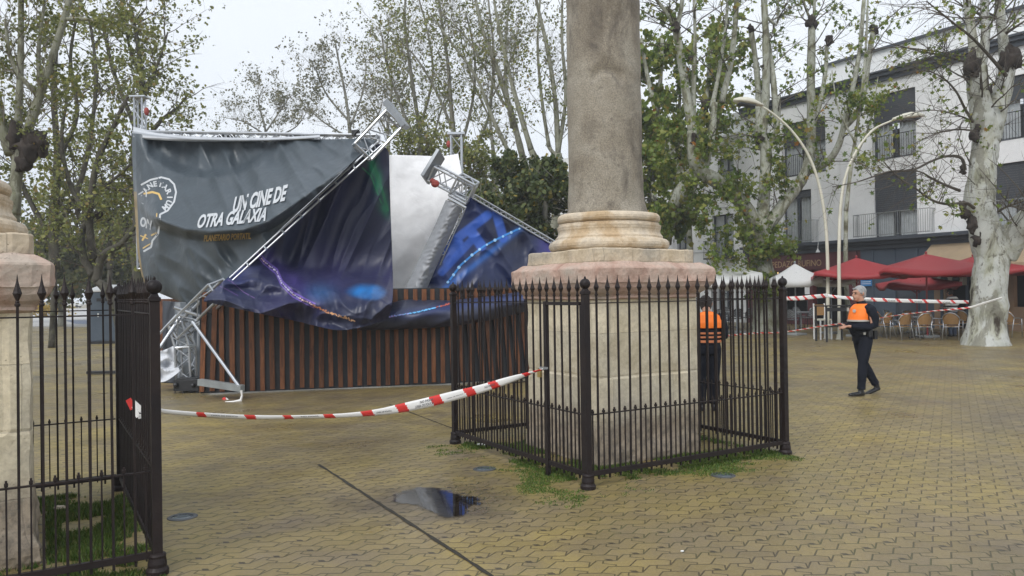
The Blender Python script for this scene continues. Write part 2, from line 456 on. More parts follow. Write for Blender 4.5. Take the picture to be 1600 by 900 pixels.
# puddle
def puddle():
    pts = [(610, 780), (622, 772), (638, 765), (654, 761), (676, 763), (700, 766), (724, 772), (750, 778), (744, 792), (728, 803), (706, 809), (684, 806), (668, 796), (645, 789), (622, 787)]
    b = MB(); ps = [G(x, y, 0.005) for x, y in pts]
    fine = []
    for i in range(len(ps)):
        p, q = ps[i], ps[(i + 1) % len(ps)]
        for k in range(5):
            t = p.lerp(q, k / 5); nn = noise.noise(t * 9) * 0.025
            fine.append(t + Vector((nn, noise.noise(t * 9 + Vector((5, 1, 2))) * 0.03, 0)))
    c = sum(fine, Vector()) / len(fine); n_ = len(fine); b.col = []
    rings = [(0.0, 1.0), (0.35, 1.0), (0.62, 0.9), (0.82, 0.62), (1.0, 0.34), (1.22, 0.0)]
    for r_, a_ in rings:
        for q in fine: b.v.append(tuple(c + (q - c) * r_)); b.col.append((a_, a_, a_, 1))
    for j in range(len(rings) - 1):
        for i in range(n_):
            b.f.append((j * n_ + i, j * n_ + (i + 1) % n_, (j + 1) * n_ + (i + 1) % n_, (j + 1) * n_ + i)); b.mi.append(0)
    a = NT('puddle_water')
    a.setb((0.12, 0.095, 0.06), 0.03, 0, 1.0); a.b.inputs['IOR'].default_value = 4.5
    a.bump(a.noise(a.pos(), 2.5, 2), 0.04, 0.01)
    vc = a.n('ShaderNodeVertexColor', layer_name='Col')
    cov = a.math('ADD', vc.outputs[0], a.math('MULTIPLY', a.math('SUBTRACT', a.noise(a.pos(), 5, 6, 0.65), 0.5), 1.7))
    cov = a.ramp(cov, [(0.30, 0.0), (0.55, 1.0)])
    tp_ = a.n('ShaderNodeBsdfTransparent'); mp_ = a.n('ShaderNodeMixShader'); a.l(cov, mp_.inputs[0]); a.l(tp_.outputs[0], mp_.inputs[1])
    td_ = a.n('ShaderNodeBsdfTransparent'); td_.inputs[0].default_value = (.52, .50, .46, 1); gg_ = a.n('ShaderNodeBsdfGlossy'); gg_.inputs['Roughness'].default_value = .05
    mw_ = a.n('ShaderNodeMixShader'); mw_.inputs[0].default_value = .55; a.l(td_.outputs[0], mw_.inputs[1]); a.l(gg_.outputs[0], mw_.inputs[2]); a.l(mw_.outputs[0], mp_.inputs[2]); a.l(mp_.outputs[0], a.out.inputs[0])
    tag(b.build('puddle', a.m), kind='structure')
puddle()

# ---------------------------------------------------------------- fences round the pedestals
HS = 1.26
def spear_profile(mb, x, y, z, s=1.0):
    q = [(0.009, -0.10), (0.015, -0.095), (0.015, -0.085), (0.010, -0.08), (0.012, -0.072), (0.008, -0.066), (0.024 * s, -0.025), (0.012 * s, 0.015), (0.005, 0.05), (0.001, 0.085)]
    mb.lathe((x, y, z), [(r, h) for r, h in q], 8)
def make_picket():
    b = MB(); b.box((0, 0, 0.87), (0.0148, 0.0148, 1.60)); spear_profile(b, 0, 0, 1.765)
    return b.mesh('picket', MAT['iron'])
def make_short():
    b = MB(); b.box((0, 0, 0.37), (0.0098, 0.0098, 0.56)); b.box((0, 0, 0.655), (0.02, 0.02, 0.02)); b.box((0, 0, 0.672), (0.012, 0.012, 0.016))
    return b.mesh('short_bar', MAT['iron'])
picket_me, short_me = make_picket(), make_short()
def fence(center, label, gate):
    t = thing('iron_fence', label, 'fence', center, YAW, 'iron fences around the column pedestals')
    for cx, cy in ((-HS, -HS), (HS, -HS), (HS, HS), (-HS, HS)):
        b = MB()
        b.sqloft((cx, cy, 0), [(0.0285, 0.10), (0.028, 1.0), (0.0275, 1.68), (0.034, 1.685), (0.034, 1.705), (0.025, 1.712), (0.018, 1.73)], 2)
        p = b.build('corner_post', MAT['iron'], t, local=True)
        b = MB(); b.ball((cx, cy, 1.772), 0.047, 20); b.lathe((cx, cy, 1.82), [(0.012, -0.01), (0.008, 0.012), (0.002, 0.018)], 8)
        b.build('ball_finial', MAT['iron'], p, True, True)
        b = MB(); b.lathe((cx, cy, 0), [(0.066, 0), (0.068, 0.03), (0.060, 0.042), (0.055, 0.05), (0.056, 0.07), (0.050, 0.105), (0.052, 0.118), (0.047, 0.13), (0.036, 0.135)], 20)
        b.build('post_foot', MAT['iron'], p, False, True)
    for side in range(4):
        a = side * math.pi / 2; M3 = Matrix.Rotation(a, 3, 'Z')
        def L(x, y, z): return M3 @ Vector((x, y, z))
        e = HS - 0.034
        b = MB(); b.beam(L(-e, -HS, 0.125), L(e, -HS, 0.125), 0.030, 0.040); b.build('bottom_rail', MAT['iron'], t, local=True)
        b = MB(); b.beam(L(-e, -HS, 0.635), L(e, -HS, 0.635), 0.024, 0.010); b.build('middle_rail', MAT['iron'], t, local=True)
        b = MB(); b.beam(L(-e, -HS, 1.603), L(e, -HS, 1.603), 0.024, 0.009); b.build('top_rail', MAT['iron'], t, local=True)
        for k in range(1, 21):
            s_ = -HS + 0.12 * k
            o = link('picket', picket_me, t); o.location = L(s_, -HS, 0); o.rotation_euler = (rnd.uniform(-.003, .003), rnd.uniform(-.003, .003), a)
        for k in range(21):
            s_ = -HS + 0.06 + 0.12 * k
            o = link('short_bar', short_me, t); o.location = L(s_, -HS, 0); o.rotation_euler = (0, 0, a)
    if gate:
        b = MB(); x = -HS - 0.004
        b.beam((x, -HS + 0.612, 0.0), (x, -HS + 0.612, 1.62), 0.045, 0.034, Vector((1, 0, 0)))
        b.beam((x, -HS + 0.05, 0.13), (x, -HS + 0.05, 1.585), 0.03, 0.03, Vector((1, 0, 0)))
        b.beam((x, -HS + 0.07, 1.60), (x, -HS + 0.585, 1.60), 0.034, 0.03)
        gt = b.build('gate_frame', MAT['iron'], t, local=True)
        b = MB(); b.tube([(x - .03, -HS + .635, 1.0), (x - .05, -HS + .66, 1.0), (x - .04, -HS + .61, 1.0)], 0.006, 6)
        b.box((x - 0.03, -HS + 0.62, 1.0), (0.05, 0.07, 0.02))
        b.build('latch', MAT['alu'], gt, local=True)
        b = MB(); b.box((x - 0.045, -HS + 0.665, 0.94), (0.022, 0.05, 0.055)); b.tube([(x - .045, -HS + .648, .965), (x - .045, -HS + .65, .99), (x - .045, -HS + .665, 1.0), (x - .045, -HS + .68, .99), (x - .045, -HS + .682, .965)], 0.005, 6)
        b.build('padlock', MAT['brass'], gt, local=True)
    return t
CEN = Vector((0.632, 6.80, 0)) + U * HS + V * HS
CEN2 = Vector((-2.212, 4.858, 0)) - U * HS + V * HS
fence(CEN, 'black spear topped iron fence with padlocked gate around the column pedestal', True)
fence(CEN2, 'black iron fence cut by the left edge, around the cropped pedestal', False)

# ---------------------------------------------------------------- pedestals and columns
def grid_prof(prof, step=0.08):
    out = [prof[0]]
    for a, b in zip(prof, prof[1:]):
        d = math.hypot(a[0] - b[0], a[1] - b[1]); n_ = max(1, int(d / step))
        for k in range(1, n_ + 1): out.append((a[0] + (b[0] - a[0]) * k / n_, a[1] + (b[1] - a[1]) * k / n_))
    return out
RZ = Matrix.Rotation(YAW, 3, 'Z')
def erode(b, c, amt, sc, corner=0.0, hw=0.66, z0=None):
    for i, p in enumerate(b.v):
        p = Vector(p); q = RZ.transposed() @ (p - Vector(c))
        n_ = noise.fractal(p * sc, 0.8, 2.0, 4) * amt
        rr = Vector((q.x, q.y, 0))
        if rr.length < 1e-3: continue
        cn = min(abs(q.x), abs(q.y)) / (max(abs(q.x), abs(q.y)) + 1e-6)
        k = 0
        if corner: k = max(0, cn - 0.85) / 0.15 * corner * (0.5 + 0.9 * noise.noise(p * 5 + Vector((3, 3, 3))))
        f = 1 + (n_ - k) / rr.length
        q = Vector((q.x * f, q.y * f, q.z + n_ * 0.5))
        b.v[i] = tuple(Vector(c) + RZ @ q)
def pedestal(c, label, off=(0, 0)):
    t = thing('column_monument', label, 'column', c, 0, 'Roman columns on stone pedestals')
    b = MB()
    prof = [(0.675, -0.02), (0.672, 0.12), (0.66, 0.20), (0.66, 0.84), (0.655, 0.865), (0.66, 0.88), (0.66, 1.62), (0.665, 1.63)]
    b.sqloft(c, grid_prof(prof, 0.045), 34, RZ)
    # recessed panel on each face
    for i, p in enumerate(b.v):
        q = RZ.transposed() @ (Vector(p) - c)
        if 0.86 < q.z < 1.60:
            mx_, mn_ = max(abs(q.x), abs(q.y)), min(abs(q.x), abs(q.y))
            if mx_ > 0.64 and mn_ < 0.53:
                if abs(q.x) > abs(q.y): q.x *= 0.967
                else: q.y *= 0.967
                b.v[i] = tuple(c + RZ @ q)
    erode(b, c, 0.012, 2.5, 0.03)
    for i, p in enumerate(b.v):      # worn foot
        p = Vector(p)
        if 0 <= p.z < 0.5:
            k = noise.fractal(p * 4, 0.8, 2, 4) * 0.045 * (0.5 - p.z) / 0.5
            q = p - c; q.z = 0; b.v[i] = tuple(p + q.normalized() * k)
    b.build('pedestal', MAT['lime'], t)
    b = MB()
    prof = [(0.665, 1.62), (0.69, 1.635), (0.69, 1.655), (0.70, 1.67), (0.735, 1.70), (0.765, 1.74), (0.778, 1.775), (0.783, 1.785), (0.790, 1.79), (0.793, 1.925), (0.787, 1.938), (0.70, 1.995), (0.5, 2.0)]
    b.sqloft(c, grid_prof(prof, 0.03), 40, RZ)
    erode(b, c, 0.022, 3.2, 0.05)
    b.build('cornice', MAT['pink'], t)
    b = MB()
    b.sqloft(c, grid_prof([(0.60, 1.985), (0.672, 1.99), (0.674, 2.0), (0.674, 2.12), (0.665, 2.132), (0.3, 2.135)], 0.035), 36, RZ)
    erode(b, c, 0.016, 4, 0.10)
    b.build('plinth_block', MAT['lime2'], t)
    cc = c + Vector((off[0], off[1], 0))
    def arc(r0, z0, rad, a0, a1, n_=7): return [(r0 + rad * math.cos(R_(a0 + (a1 - a0) * k / n_)), z0 + rad * math.sin(R_(a0 + (a1 - a0) * k / n_))) for k in range(n_ + 1)]
    prof = [(0.3, 2.12)] + arc(0.585, 2.195, 0.06, -90, 90) + [(0.575, 2.262), (0.575, 2.28)] + arc(0.60, 2.335, 0.055, 230, 150, 4) + [(0.553, 2.375), (0.557, 2.385), (0.557, 2.40), (0.54, 2.405), (0.54, 2.425)] + arc(0.505, 2.48, 0.05, -90, 90) + [(0.3, 2.535)]
    b = MB(); b.lathe(cc, prof, 96)
    for i, p in enumerate(b.v):
        p = Vector(p); q = p - cc; q.z = 0
        b.v[i] = tuple(p + q.normalized() * noise.fractal(p * 3.2, 0.8, 2, 4) * 0.014 + Z * noise.noise(p * 2.6) * 0.008) if q.length > 0.01 else tuple(p)
    b.build('column_base', MAT['lime3'], t)
    c2 = cc + Vector((-0.028, 0, 0))
    b = MB(); prof = [(0.455, 2.52), (0.458, 2.545), (0.435, 2.60), (0.412, 2.68), (0.405, 2.80)]
    z = 2.9
    while z < 8.6: prof.append((0.404 - (z - 2.9) * 0.006, z)); z += 0.035
    b.lathe(c2, prof, 72)
    for i, p in enumerate(b.v):
        p = Vector(p); q = p - c2; q.z = 0
        if q.length < 0.01: continue
        dz = noise.fractal(p * 2.0, 0.8, 2, 4) * 0.010 + noise.fractal(p * 9, 0.8, 2, 3) * 0.003
        if p.z < 2.68: dz -= max(0, noise.noise(p * 3 + Vector((9, 2, 0))) + 0.05) * 0.09 * min(1, (2.70 - p.z) / 0.1)
        an = math.atan2(q.y, q.x)      # curved scar facing the viewer
        sx = (an + 1.62) * 0.4; arcz = 3.98 - 3.2 * sx * sx
        dd = p.z - arcz
        if abs(sx) < 0.17 and -0.02 < dd < 0.12: dz -= 0.045 * (1 - abs(dd - .01) / 0.13)
        b.v[i] = tuple(p + q.normalized() * dz)
    b.build('shaft', MAT['granite'], t, True)
    return t
pedestal(CEN, 'weathered granite column on a cream and pink pedestal inside the middle fence')
pedestal(CEN2 + Vector((-0.065, 0, 0)), 'stone pedestal cropped by the left edge of the photo, behind the near fence')

# grass and moss round the pedestals
def grass():
    a = NT('grass_blades')
    gi = a.n('ShaderNodeNewGeometry')
    a.setb(a.ramp(gi.outputs['Random Per Island'], [(0.0, (0.035, 0.07, 0.012)), (0.5, (0.07, 0.13, 0.018)), (0.85, (0.12, 0.17, 0.03)), (1.0, (0.24, 0.20, 0.08))]), 0.6, 0, 0.3)
    r = np.random.RandomState(3); V_, F2 = [], []
    def patch(c, box, n_, thr, hmax):
        k = 0
        for _ in range(n_):
            lx = r.uniform(box[0], box[1]); ly = r.uniform(box[2], box[3])
            if abs(lx) < 0.68 and abs(ly) < 0.68: continue
            p = c + U * lx + V * ly
            d = max(abs(lx), abs(ly))
            m_ = noise.fractal(p * 1.8, 0.8, 2, 4) + 0.35 * noise.noise(p * 7)
            if 1.2 < d < 1.62 and (lx < -1.2 or ly < -1.2): m_ += 0.10
            edge = 0 if d < 1.25 else (d - 1.25) * 0.9
            if r.uniform(0, 0.45 if d < 1.27 else 1.0) > m_ - edge - thr: continue
            h = r.uniform(0.008, hmax) * (0.45 if d > 1.27 else 1)
            an = r.uniform(0, 6.28); s_ = r.uniform(0.003, 0.007); lean = Vector((r.uniform(-1, 1), r.uniform(-1, 1), 0)) * h * 0.7
            w_ = Vector((math.cos(an), math.sin(an), 0)) * s_
            i = len(V_)
            V_.extend([tuple(p - w_), tuple(p + w_), tuple(p + lean + Z * h)]); F2.append((i, i + 1, i + 2))
    patch(CEN, (-2.0, 1.25, -1.75, 1.3), 190000, -0.16, 0.04)
    patch(CEN2, (-0.2, 1.3, -1.7, 1.35), 110000, -0.22, 0.05)
    me = bpy.data.meshes.new('grass'); me.from_pydata(V_, [], F2); me.materials.append(a.m); me.update()
    o = link('grass', me)
    tag(o, 'short green grass and moss around the fenced pedestals', 'grass', kind='stuff')
grass()

# lights sunk in the paving
for x, y, lab in ((285, 808, 'round glass floor light beside the near left fence post'), (757, 733, 'round floor light left of the middle fence, by the grass'), (1130, 743, 'round floor light in the paving right of the middle fence post')):
    c = G(x, y)
    t = thing('floor_light', lab, 'floor light', c, 0, 'round lights sunk in the paving')
    b = MB(); b.lathe((0, 0, 0), [(0.112, 0), (0.112, 0.003), (0.106, 0.006), (0.080, 0.006), (0.079, 0.002)], 32)
    b.build('rim', MAT['rimdark'], t, local=True)
    b = MB(); b.lathe((0, 0, 0), [(0.079, 0.002), (0.078, 0.004), (0.04, 0.006), (0.001, 0.006)], 32)
    gl = NT('lens_glass'); gl.setb((0.09, 0.11, 0.12), 0.15, 0, 0.6)
    b.build('lens', gl.m, t, True, True)
for x, y, s_ in ((615, 692, .05), (1280, 862, .02), (1066, 862, .015), (700, 697, .03)):
    pass
# ================================================================ the collapsed show booth
def truss(mb, A, B, wd, bays, up=Z, rc=0.022, rb=0.010, ends=True):
    A = Vector(A); B = Vector(B); t = (B - A).normalized()
    u = up.cross(t)
    if u.length < 1e-3: u = Vector((1, 0, 0))
    u.normalize(); n_ = t.cross(u)
    cs = [(-1, -1), (1, -1), (1, 1), (-1, 1)]
    def pt(k, s_): i, j = cs[k % 4]; return A.lerp(B, s_) + u * (i * wd / 2) + n_ * (j * wd / 2)
    for k in range(4): mb.tube([pt(k, 0), pt(k, 1)], rc, 8)
    for i in range(bays):
        for k in range(4):
            a, b = (k, k + 1) if i % 2 else (k + 1, k)
            mb.tube([pt(a, i / bays), pt(b, (i + 1) / bays)], rb, 5)
    for s_ in ([0, 1] if ends else []):
        for k in range(4): mb.tube([pt(k, s_), pt(k + 1, s_)], rc * 0.8, 6)
def plate(mb, c, axis, size, th, roll=0):
    Q = Vector(axis).to_track_quat('Z', 'Y').to_matrix() @ Matrix.Rotation(roll, 3, 'Z')
    mb.box(c, (size[0], size[1], th), Q)

# --- wooden slat wall
WA, WM, WB = G(313, 617), G(704, 601), G(836, 592)
wall = thing('slat_wall', 'low wall of brown vertical wooden slats over black liner under the fallen banners', 'wooden wall', WA)
wd = (WM - WA).normalized(); wn = Vector((wd.y, -wd.x, 0))     # wn points to the viewer
if wn.y > 0: wn = -wn
wood = NT('stained_pine')
oi = wood.n('ShaderNodeObjectInfo')
mp = wood.n('ShaderNodeMapping'); mp.inputs['Scale'].default_value = (6, 6, 0.7)
wood.l(wood.pos(), mp.inputs['Vector'])
wg = wood.noise(mp.outputs[0], 4, 6, 0.6, 0.6)
wc = wood.ramp(wg, [(0.35, (0.085, 0.032, 0.014)), (0.6, (0.175, 0.070, 0.030)), (0.75, (0.22, 0.095, 0.042))])
wc = wood.mix(0.75, wc, wood.ramp(oi.outputs['Random'], [(0, (0.62, 0.6, 0.58)), (1, (1.25, 1.2, 1.15))]), 'MULTIPLY')
wood.setb(wc, 0.5, 0, 0.4); wood.bump(wg, 0.3, 0.005)
b = MB()
lw = (WM - WA).length
b.beam(WA - wn * 0.03 + Z * 0.92, WM - wn * 0.03 + Z * 0.92, 0.02, 1.80)
b.beam(WM - wn * 0.03 + Z * 0.92, WB - wn * 0.03 + Z * 0.92, 0.02, 1.80)
b.build('liner', MAT['darkcloth'], wall)
n_s = 26
for i in range(n_s):
    s_ = (i + 0.15) / n_s
    q = WA.lerp(WM, s_); tl = rnd.uniform(-0.012, 0.012) + (0.05 if i < 2 else 0)
    b = MB(); top = q + Z * 1.80 + wd * tl * 1.8
    w_ = rnd.uniform(0.078, 0.09)
    vs = []
    for p, h in ((q + wn * 0.005, rnd.uniform(0.03, 0.06)), (top + wn * 0.005, 0)):
        for dx, dn in ((-1, 0), (1, 0), (1, 1), (-1, 1)):
            vs.append(p + wd * dx * w_ / 2 + wn * dn * 0.022 + Z * h)
    b.add(vs, [(3, 2, 1, 0), (4, 5, 6, 7), (0, 1, 5, 4), (1, 2, 6, 5), (2, 3, 7, 6), (3, 0, 4, 7)])
    bevel(b.build('slat', wood.m, wall), 0.003)
wd2 = (WB - WM).normalized()
for i in range(9):
    s_ = (i + 0.3) / 9
    q = WM.lerp(WB, s_); lean = -0.05 - 0.18 * s_ + rnd.uniform(-.03, .03)
    b = MB(); top = q + Z * 1.8 + wd2 * lean
    vs = []
    for p, h in ((q + wn * 0.005, 0.05), (top + wn * (0.005 + 0.03 * rnd.random()), 0)):
        for dx, dn in ((-1, 0), (1, 0), (1, 1), (-1, 1)):
            vs.append(p + wd2 * dx * 0.046 + wn * dn * 0.022 + Z * h)
    b.add(vs, [(3, 2, 1, 0), (4, 5, 6, 7), (0, 1, 5, 4), (1, 2, 6, 5), (2, 3, 7, 6), (3, 0, 4, 7)])
    bevel(b.build('slat', wood.m, wall), 0.003)
b = MB()
b.beam(P(282, 500, 16.6) + Z * -0.5, P(232, 500, 17.0) + Z * -0.5, 0.05, 1.9)
for o_ in [b.build('side_panel', wood.m, wall)]: o_['label'] = 'plain brown wooden panel at the left end'

# --- aluminium truss frame
fr = thing('truss_frame', 'collapsed aluminium truss frame with bent tower and tipped base plates', 'truss frame', G(290, 612))
TB = G(290, 612) + Vector((0, 0.2, 0))
d0 = TB.y
b = MB()
truss(b, P(291, 592, d0), P(289, 542, d0), 0.26, 3, Vector((0, 1, 0)), 0.024, 0.011)
truss(b, P(289, 542, d0), P(278, 505, d0), 0.25, 2, Vector((0, 1, 0)), 0.024, 0.011)
b.build('bent_tower', MAT['alu'], fr)
b = MB()
truss(b, P(281, 514, d0 - .1), P(345, 452, 13.35), 0.30, 4, Vector((0, 1, 0)), 0.026, 0.011)
b.tube([P(344, 448, 13.35), P(420, 377, 13.7), P(500, 304, 14.0), P(592, 220, 14.25)], 0.018, 8)
b.tube([P(347, 453, 13.3), P(424, 382, 13.6), P(504, 309, 13.95), P(597, 226, 14.2)], 0.016, 8)
for k in range(9):
    f_ = (k + .5) / 9; b.tube([P(344 + 248 * f_, 448 - 228 * f_, 13.35 + .9 * f_), P(347 + 250 * f_, 453 - 227 * f_, 13.3 + .9 * f_)], .02, 6)
truss(b, P(566, 238, 14.3), P(614, 187, 14.4), 0.40, 4, Vector((0, 1, 0.4)), 0.027, 0.013)
b.tube([P(272, 480, d0 - .35), P(321, 497, d0 - .2)], 0.035, 10)
b.build('fallen_tower', MAT['alu'], fr)
b = MB()
b.beam(P(605, 160, 14.4), P(634, 199, 14.4), 0.10, 0.42, Vector((0, 1, 0.2)))
bevel(b.build('tower_plate', MAT['alu_plate'], fr), 0.006)
b = MB()
b.tube([P(301, 503, 13.75), P(374, 604, 12.95)], 0.03, 10)
b.build('brace_tube', MAT['alu'], fr)
b = MB()
b.tube([P(284, 492, d0 - .2), P(244, 552, d0 - .5)], 0.033, 10); b.tube([P(276, 492, d0 - .1), P(232, 540, d0 - .1)], 0.022, 8)
b.build('brace_tube', MAT['alu'], fr)
b = MB()
b.beam(P(312, 597, 13.4), P(379, 607, 12.95), 0.10, 0.11)
bevel(b.build('outrigger_beam', MAT['steelgrey'], fr), 0.004)
b = MB()
c = G(292, 614)
b.box((c.x, c.y + .2, 0.14), (0.44, 0.5, 0.2)); b.box((c.x - .02, c.y + .2, 0.245), (0.36, 0.3, 0.03)); 
for dx in (-.2, -.05, .1, .2): b.lathe((c.x + dx, c.y - .03, 0.0), [(0.03, 0), (0.03, .01), (0.009, .012), (0.009, .1)], 8)
b.ball((c.x - .17, c.y - .07, .15), .045, 10); b.ball((c.x + .14, c.y - .07, .14), .04, 10)
bevel(b.build('ballast_box', MAT['black'], fr), 0.006)
# top truss along the banner's upper edge, wrapped in pale cloth
TL = P(211, 210, 16.6); TR = P(590, 217, d0 + .3)
b = MB()
truss(b, TL, TR, 0.12, 40, Z, 0.026, 0.009)
b.build('top_truss', MAT['alu'], fr)
b = MB()
truss(b, P(224, 420, 17.3), P(218, 153, 17.3), 0.17, 14, Vector((0, 1, 0)), 0.022, 0.010)
plate(b, P(218, 152, 17.3), Z, (0.34, 0.28), 0.03)
b.build('rear_tower', MAT['alu'], fr)
b = MB(); b.ball(P(229, 174, 17.1), 0.07, 10, (0.8, 0.8, 1.3)); b.build('red_rag', MAT['red_rag'], fr)
b = MB()
truss(b, P(714, 320, 18), P(713, 212, 18), 0.24, 5, Vector((0, 1, 0)), 0.022, 0.010)
plate(b, P(713, 210, 18), Z, (0.40, 0.34), 0.05)
b.build('rear_tower', MAT['alu'], fr)
b = MB(); b.ball(P(701, 225, 17.9), 0.07, 10, (0.8, 0.8, 1.2)); b.build('red_rag', MAT['red_rag'], fr)
# right fallen tower
dR = 15.6
b = MB()
truss(b, P(676, 270, dR), P(738, 303, dR), 0.30, 4, Vector((0.1, 1, 0.3)), 0.024, 0.012)
truss(b, P(712, 288, dR), P(738, 302, dR), 0.42, 2, Vector((0.1, 1, 0.3)), 0.026, 0.013)
truss(b, P(724, 322, dR - .1), P(659, 468, dR - .1), 0.11, 18, Vector((0, 1, 0)), 0.013, 0.007)
truss(b, P(740, 307, dR), P(872, 384, dR + .4), 0.08, 20, Vector((0, 1, 0)), 0.016, 0.007)
b.tube([P(700, 310, dR - .3), P(728, 325, dR - .3)], 0.03, 8)
b.build('fallen_tower', MAT['alu'], fr)
b = MB()
b.beam(P(689, 240, dR), P(664, 281, dR - .1), 0.07, 0.42, Vector((.5, 1, 0.3)))
bevel(b.build('tower_plate', MAT['alu_plate'], fr), 0.006)
b = MB(); b.ball(P(680, 287, dR - .25), 0.085, 10, (1, .8, .9)); b.ball(P(676, 283, dR - .2), 0.06, 8); b.build('red_rag', MAT['red_rag'], fr)
# small clamps
b = MB()
for x, y, d in ((346, 216, 16.1), (361, 215, 16.1), (459, 213, 15.5), (556, 208, 14.9)):
    b.box(P(x, y, d), (0.14, 0.12, 0.10)); b.tube([P(x - 3, y + 4, d - .05), P(x + 4, y - 5, d - .05)], 0.03, 6)
b.build('clamp', MAT['black'], fr)

# --- cloth
SHEETS = {}
def lerp_row(row, t):
    n_ = len(row) - 1; f = min(max(t * n_, 0), n_ - 1e-9); i = int(f); f -= i
    p0 = row[max(i - 1, 0)]; p1 = row[i]; p2 = row[i + 1]; p3 = row[min(i + 2, n_)]
    return tuple(0.5 * (2 * p1[k] + (p2[k] - p0[k]) * f + (2 * p0[k] - 5 * p1[k] + 4 * p2[k] - p3[k]) * f * f + (3 * p1[k] - p0[k] - 3 * p2[k] + p3[k]) * f ** 3) for k in range(3))
def sheet(name, label, rows, disp, colf, nu, nv, rough_=0.35, cat='banner', thing_=True, transl=False, spec=0.5, parent=None, gen=True):
    b = MB(); b.col = []; uvs = []
    base = []
    for j in range(nv + 1):
        ctl = [lerp_row([r[min(k, len(r) - 1)] for r in rows], j / nv) for k in range(len(rows[0]))]
        for i in range(nu + 1):
            x, y, d = lerp_row(ctl, i / nu)
            dd, dx, dy = disp(x, y, i / nu, j / nv)
            b.v.append(tuple(P(x + dx, y + dy, d - dd)))
            c = colf(x, y, i / nu, j / nv); b.col.append((*c, 1))
    W_ = nu + 1
    for j in range(nv):
        for i in range(nu):
            b.f.append((j * W_ + i, (j + 1) * W_ + i, (j + 1) * W_ + i + 1, j * W_ + i + 1)); b.mi.append(0)
    a = NT(name + '_cloth')
    at = a.n('ShaderNodeVertexColor', layer_name='Col')
    p = a.pos()
    col = a.mix(0.5, at.outputs[0], a.ramp(a.noise(p, 2.5, 5, 0.6), [(0.3, (0.8, 0.8, 0.8)), (0.7, (1.15, 1.15, 1.15))]), 'MULTIPLY')
    a.setb(col, a.ramp(a.noise(p, 3, 4), [(0.35, rough_), (0.65, rough_ + 0.15)]), 0, spec)
    wv = a.noise(p, 2.4, 4, 0.5, 1.2)
    a.bump(wv, 0.3, 0.06)
    if transl:
        tr = a.n('ShaderNodeBsdfTranslucent'); a.l(col, tr.inputs[0])
        ms = a.n('ShaderNodeMixShader'); ms.inputs[0].default_value = transl
        a.l(a.b.outputs[0], ms.inputs[1]); a.l(tr.outputs[0], ms.inputs[2]); a.l(ms.outputs[0], a.out.inputs[0])
    SHEETS[name] = BVHTree.FromPolygons([Vector(v) for v in b.v], b.f)
    org = P(*lerp_row(rows[-1], 0.5)); 
    if parent is None:
        me = b.mesh(name, [a.m], org, True); o = link(name, me); o.location = org
        tag(o, label, cat)
    else:
        o = b.build(name, [a.m], parent, True)
    s_ = o.modifiers.new('thick', 'SOLIDIFY'); s_.thickness = 0.006; s_.offset = 0
    return o
def drape(name, x, y, off=0.012):
    r = ray(x, y).normalized()
    h = SHEETS[name].ray_cast(Vector((0, 0, CAM_H)), r)
    return None if h[0] is None else h[0] - r * off
def ridge(v): return 1 - abs(noise.noise(v)) * 2
def sm(a, b, x):
    t = min(1, max(0, (x - a) / (b - a))); return t * t * (3 - 2 * t)

# grey banner with the emblem
def creasey(x):
    pts = [(205, 300), (235, 335), (262, 348), (290, 357), (330, 361), (380, 358), (420, 345), (460, 318), (520, 275), (600, 220)]
    for (x0, y0), (x1, y1) in zip(pts, pts[1:]):
        if x <= x1: return y0 + (y1 - y0) * (x - x0) / (x1 - x0)
    return 220
def banner_disp(x, y, s, t):
    yc = creasey(x); w_ = sm(208, 250, x) * (1 - 0.85 * sm(400, 600, x))
    if y < yc:
        q = max(0, (y - 215)) / max(30, yc - 215)
        bulge = 1.35 * (q ** 1.7)
    else:
        q = (y - yc) / 110
        bulge = 1.35 * max(0, 1 - 0.30 * sm(0, 0.16, q) - 0.65 * q)
    # hanging folds from the top edge
    f1 = 0.16 * ridge(Vector((x * 0.022 + (y - 200) * 0.004, y * 0.003, 1.7))) * (1 - sm(260, 330, y))
    f2 = 0.13 * ridge(Vector((x * 0.03 - y * 0.012, y * 0.006, 4.2))) 
    swag = 0.0
    d = math.hypot((x - 330) / 110, (y - 215) / 65)
    swag -= 0.30 * (1 - sm(0.75, 1.0, d))
    f3 = 0.07 * ridge(Vector((x * 0.035 - y * 0.02, y * 0.02, 8))) * sm(0, 14, y - yc)
    ln = 0.14 * ridge(Vector(((x + y) * 0.012, (x - y) * 0.035, 3))) * sm(430, 500, x)
    return bulge * w_ + f1 + f2 + swag + f3 + ln, 0, 0
GREY = (0.056, 0.072, 0.086)
rowsA = [
    [(206, 208, 16.5), (300, 216, 16.1), (400, 220, 15.6), (500, 218, 15.2), (592, 216, 14.75)],
    [(207, 250, 16.5), (290, 258, 16.1), (380, 260, 15.6), (460, 258, 15.1), (548, 256, 14.7)],
    [(209, 300, 16.5), (280, 310, 16.0), (350, 315, 15.5), (420, 312, 15.0), (494, 306, 14.6)],
    [(212, 350, 16.4), (272, 360, 16.0), (330, 366, 15.4), (388, 362, 15.0), (440, 356, 14.6)],
    [(216, 400, 16.3), (264, 412, 15.9), (310, 418, 15.3), (352, 414, 15.0), (390, 404, 14.6)],
    [(228, 445, 16.2), (262, 458, 15.8), (295, 470, 15.3), (318, 466, 15.0), (342, 450, 14.6)],
    [(262, 462, 16.0), (280, 470, 15.8), (300, 478, 15.3), (312, 476, 15.0), (326, 466, 14.6)]]
def colA(x, y, s, t):
    if s < 0.03: return (0.24, 0.18, 0.09) if y > 300 else (0.10, 0.12, 0.14)
    return GREY
banner = sheet('printed_banner', 'grey banner with round emblem and slogan, hanging from the left truss', rowsA, banner_disp, colA, 190, 150, 0.32)

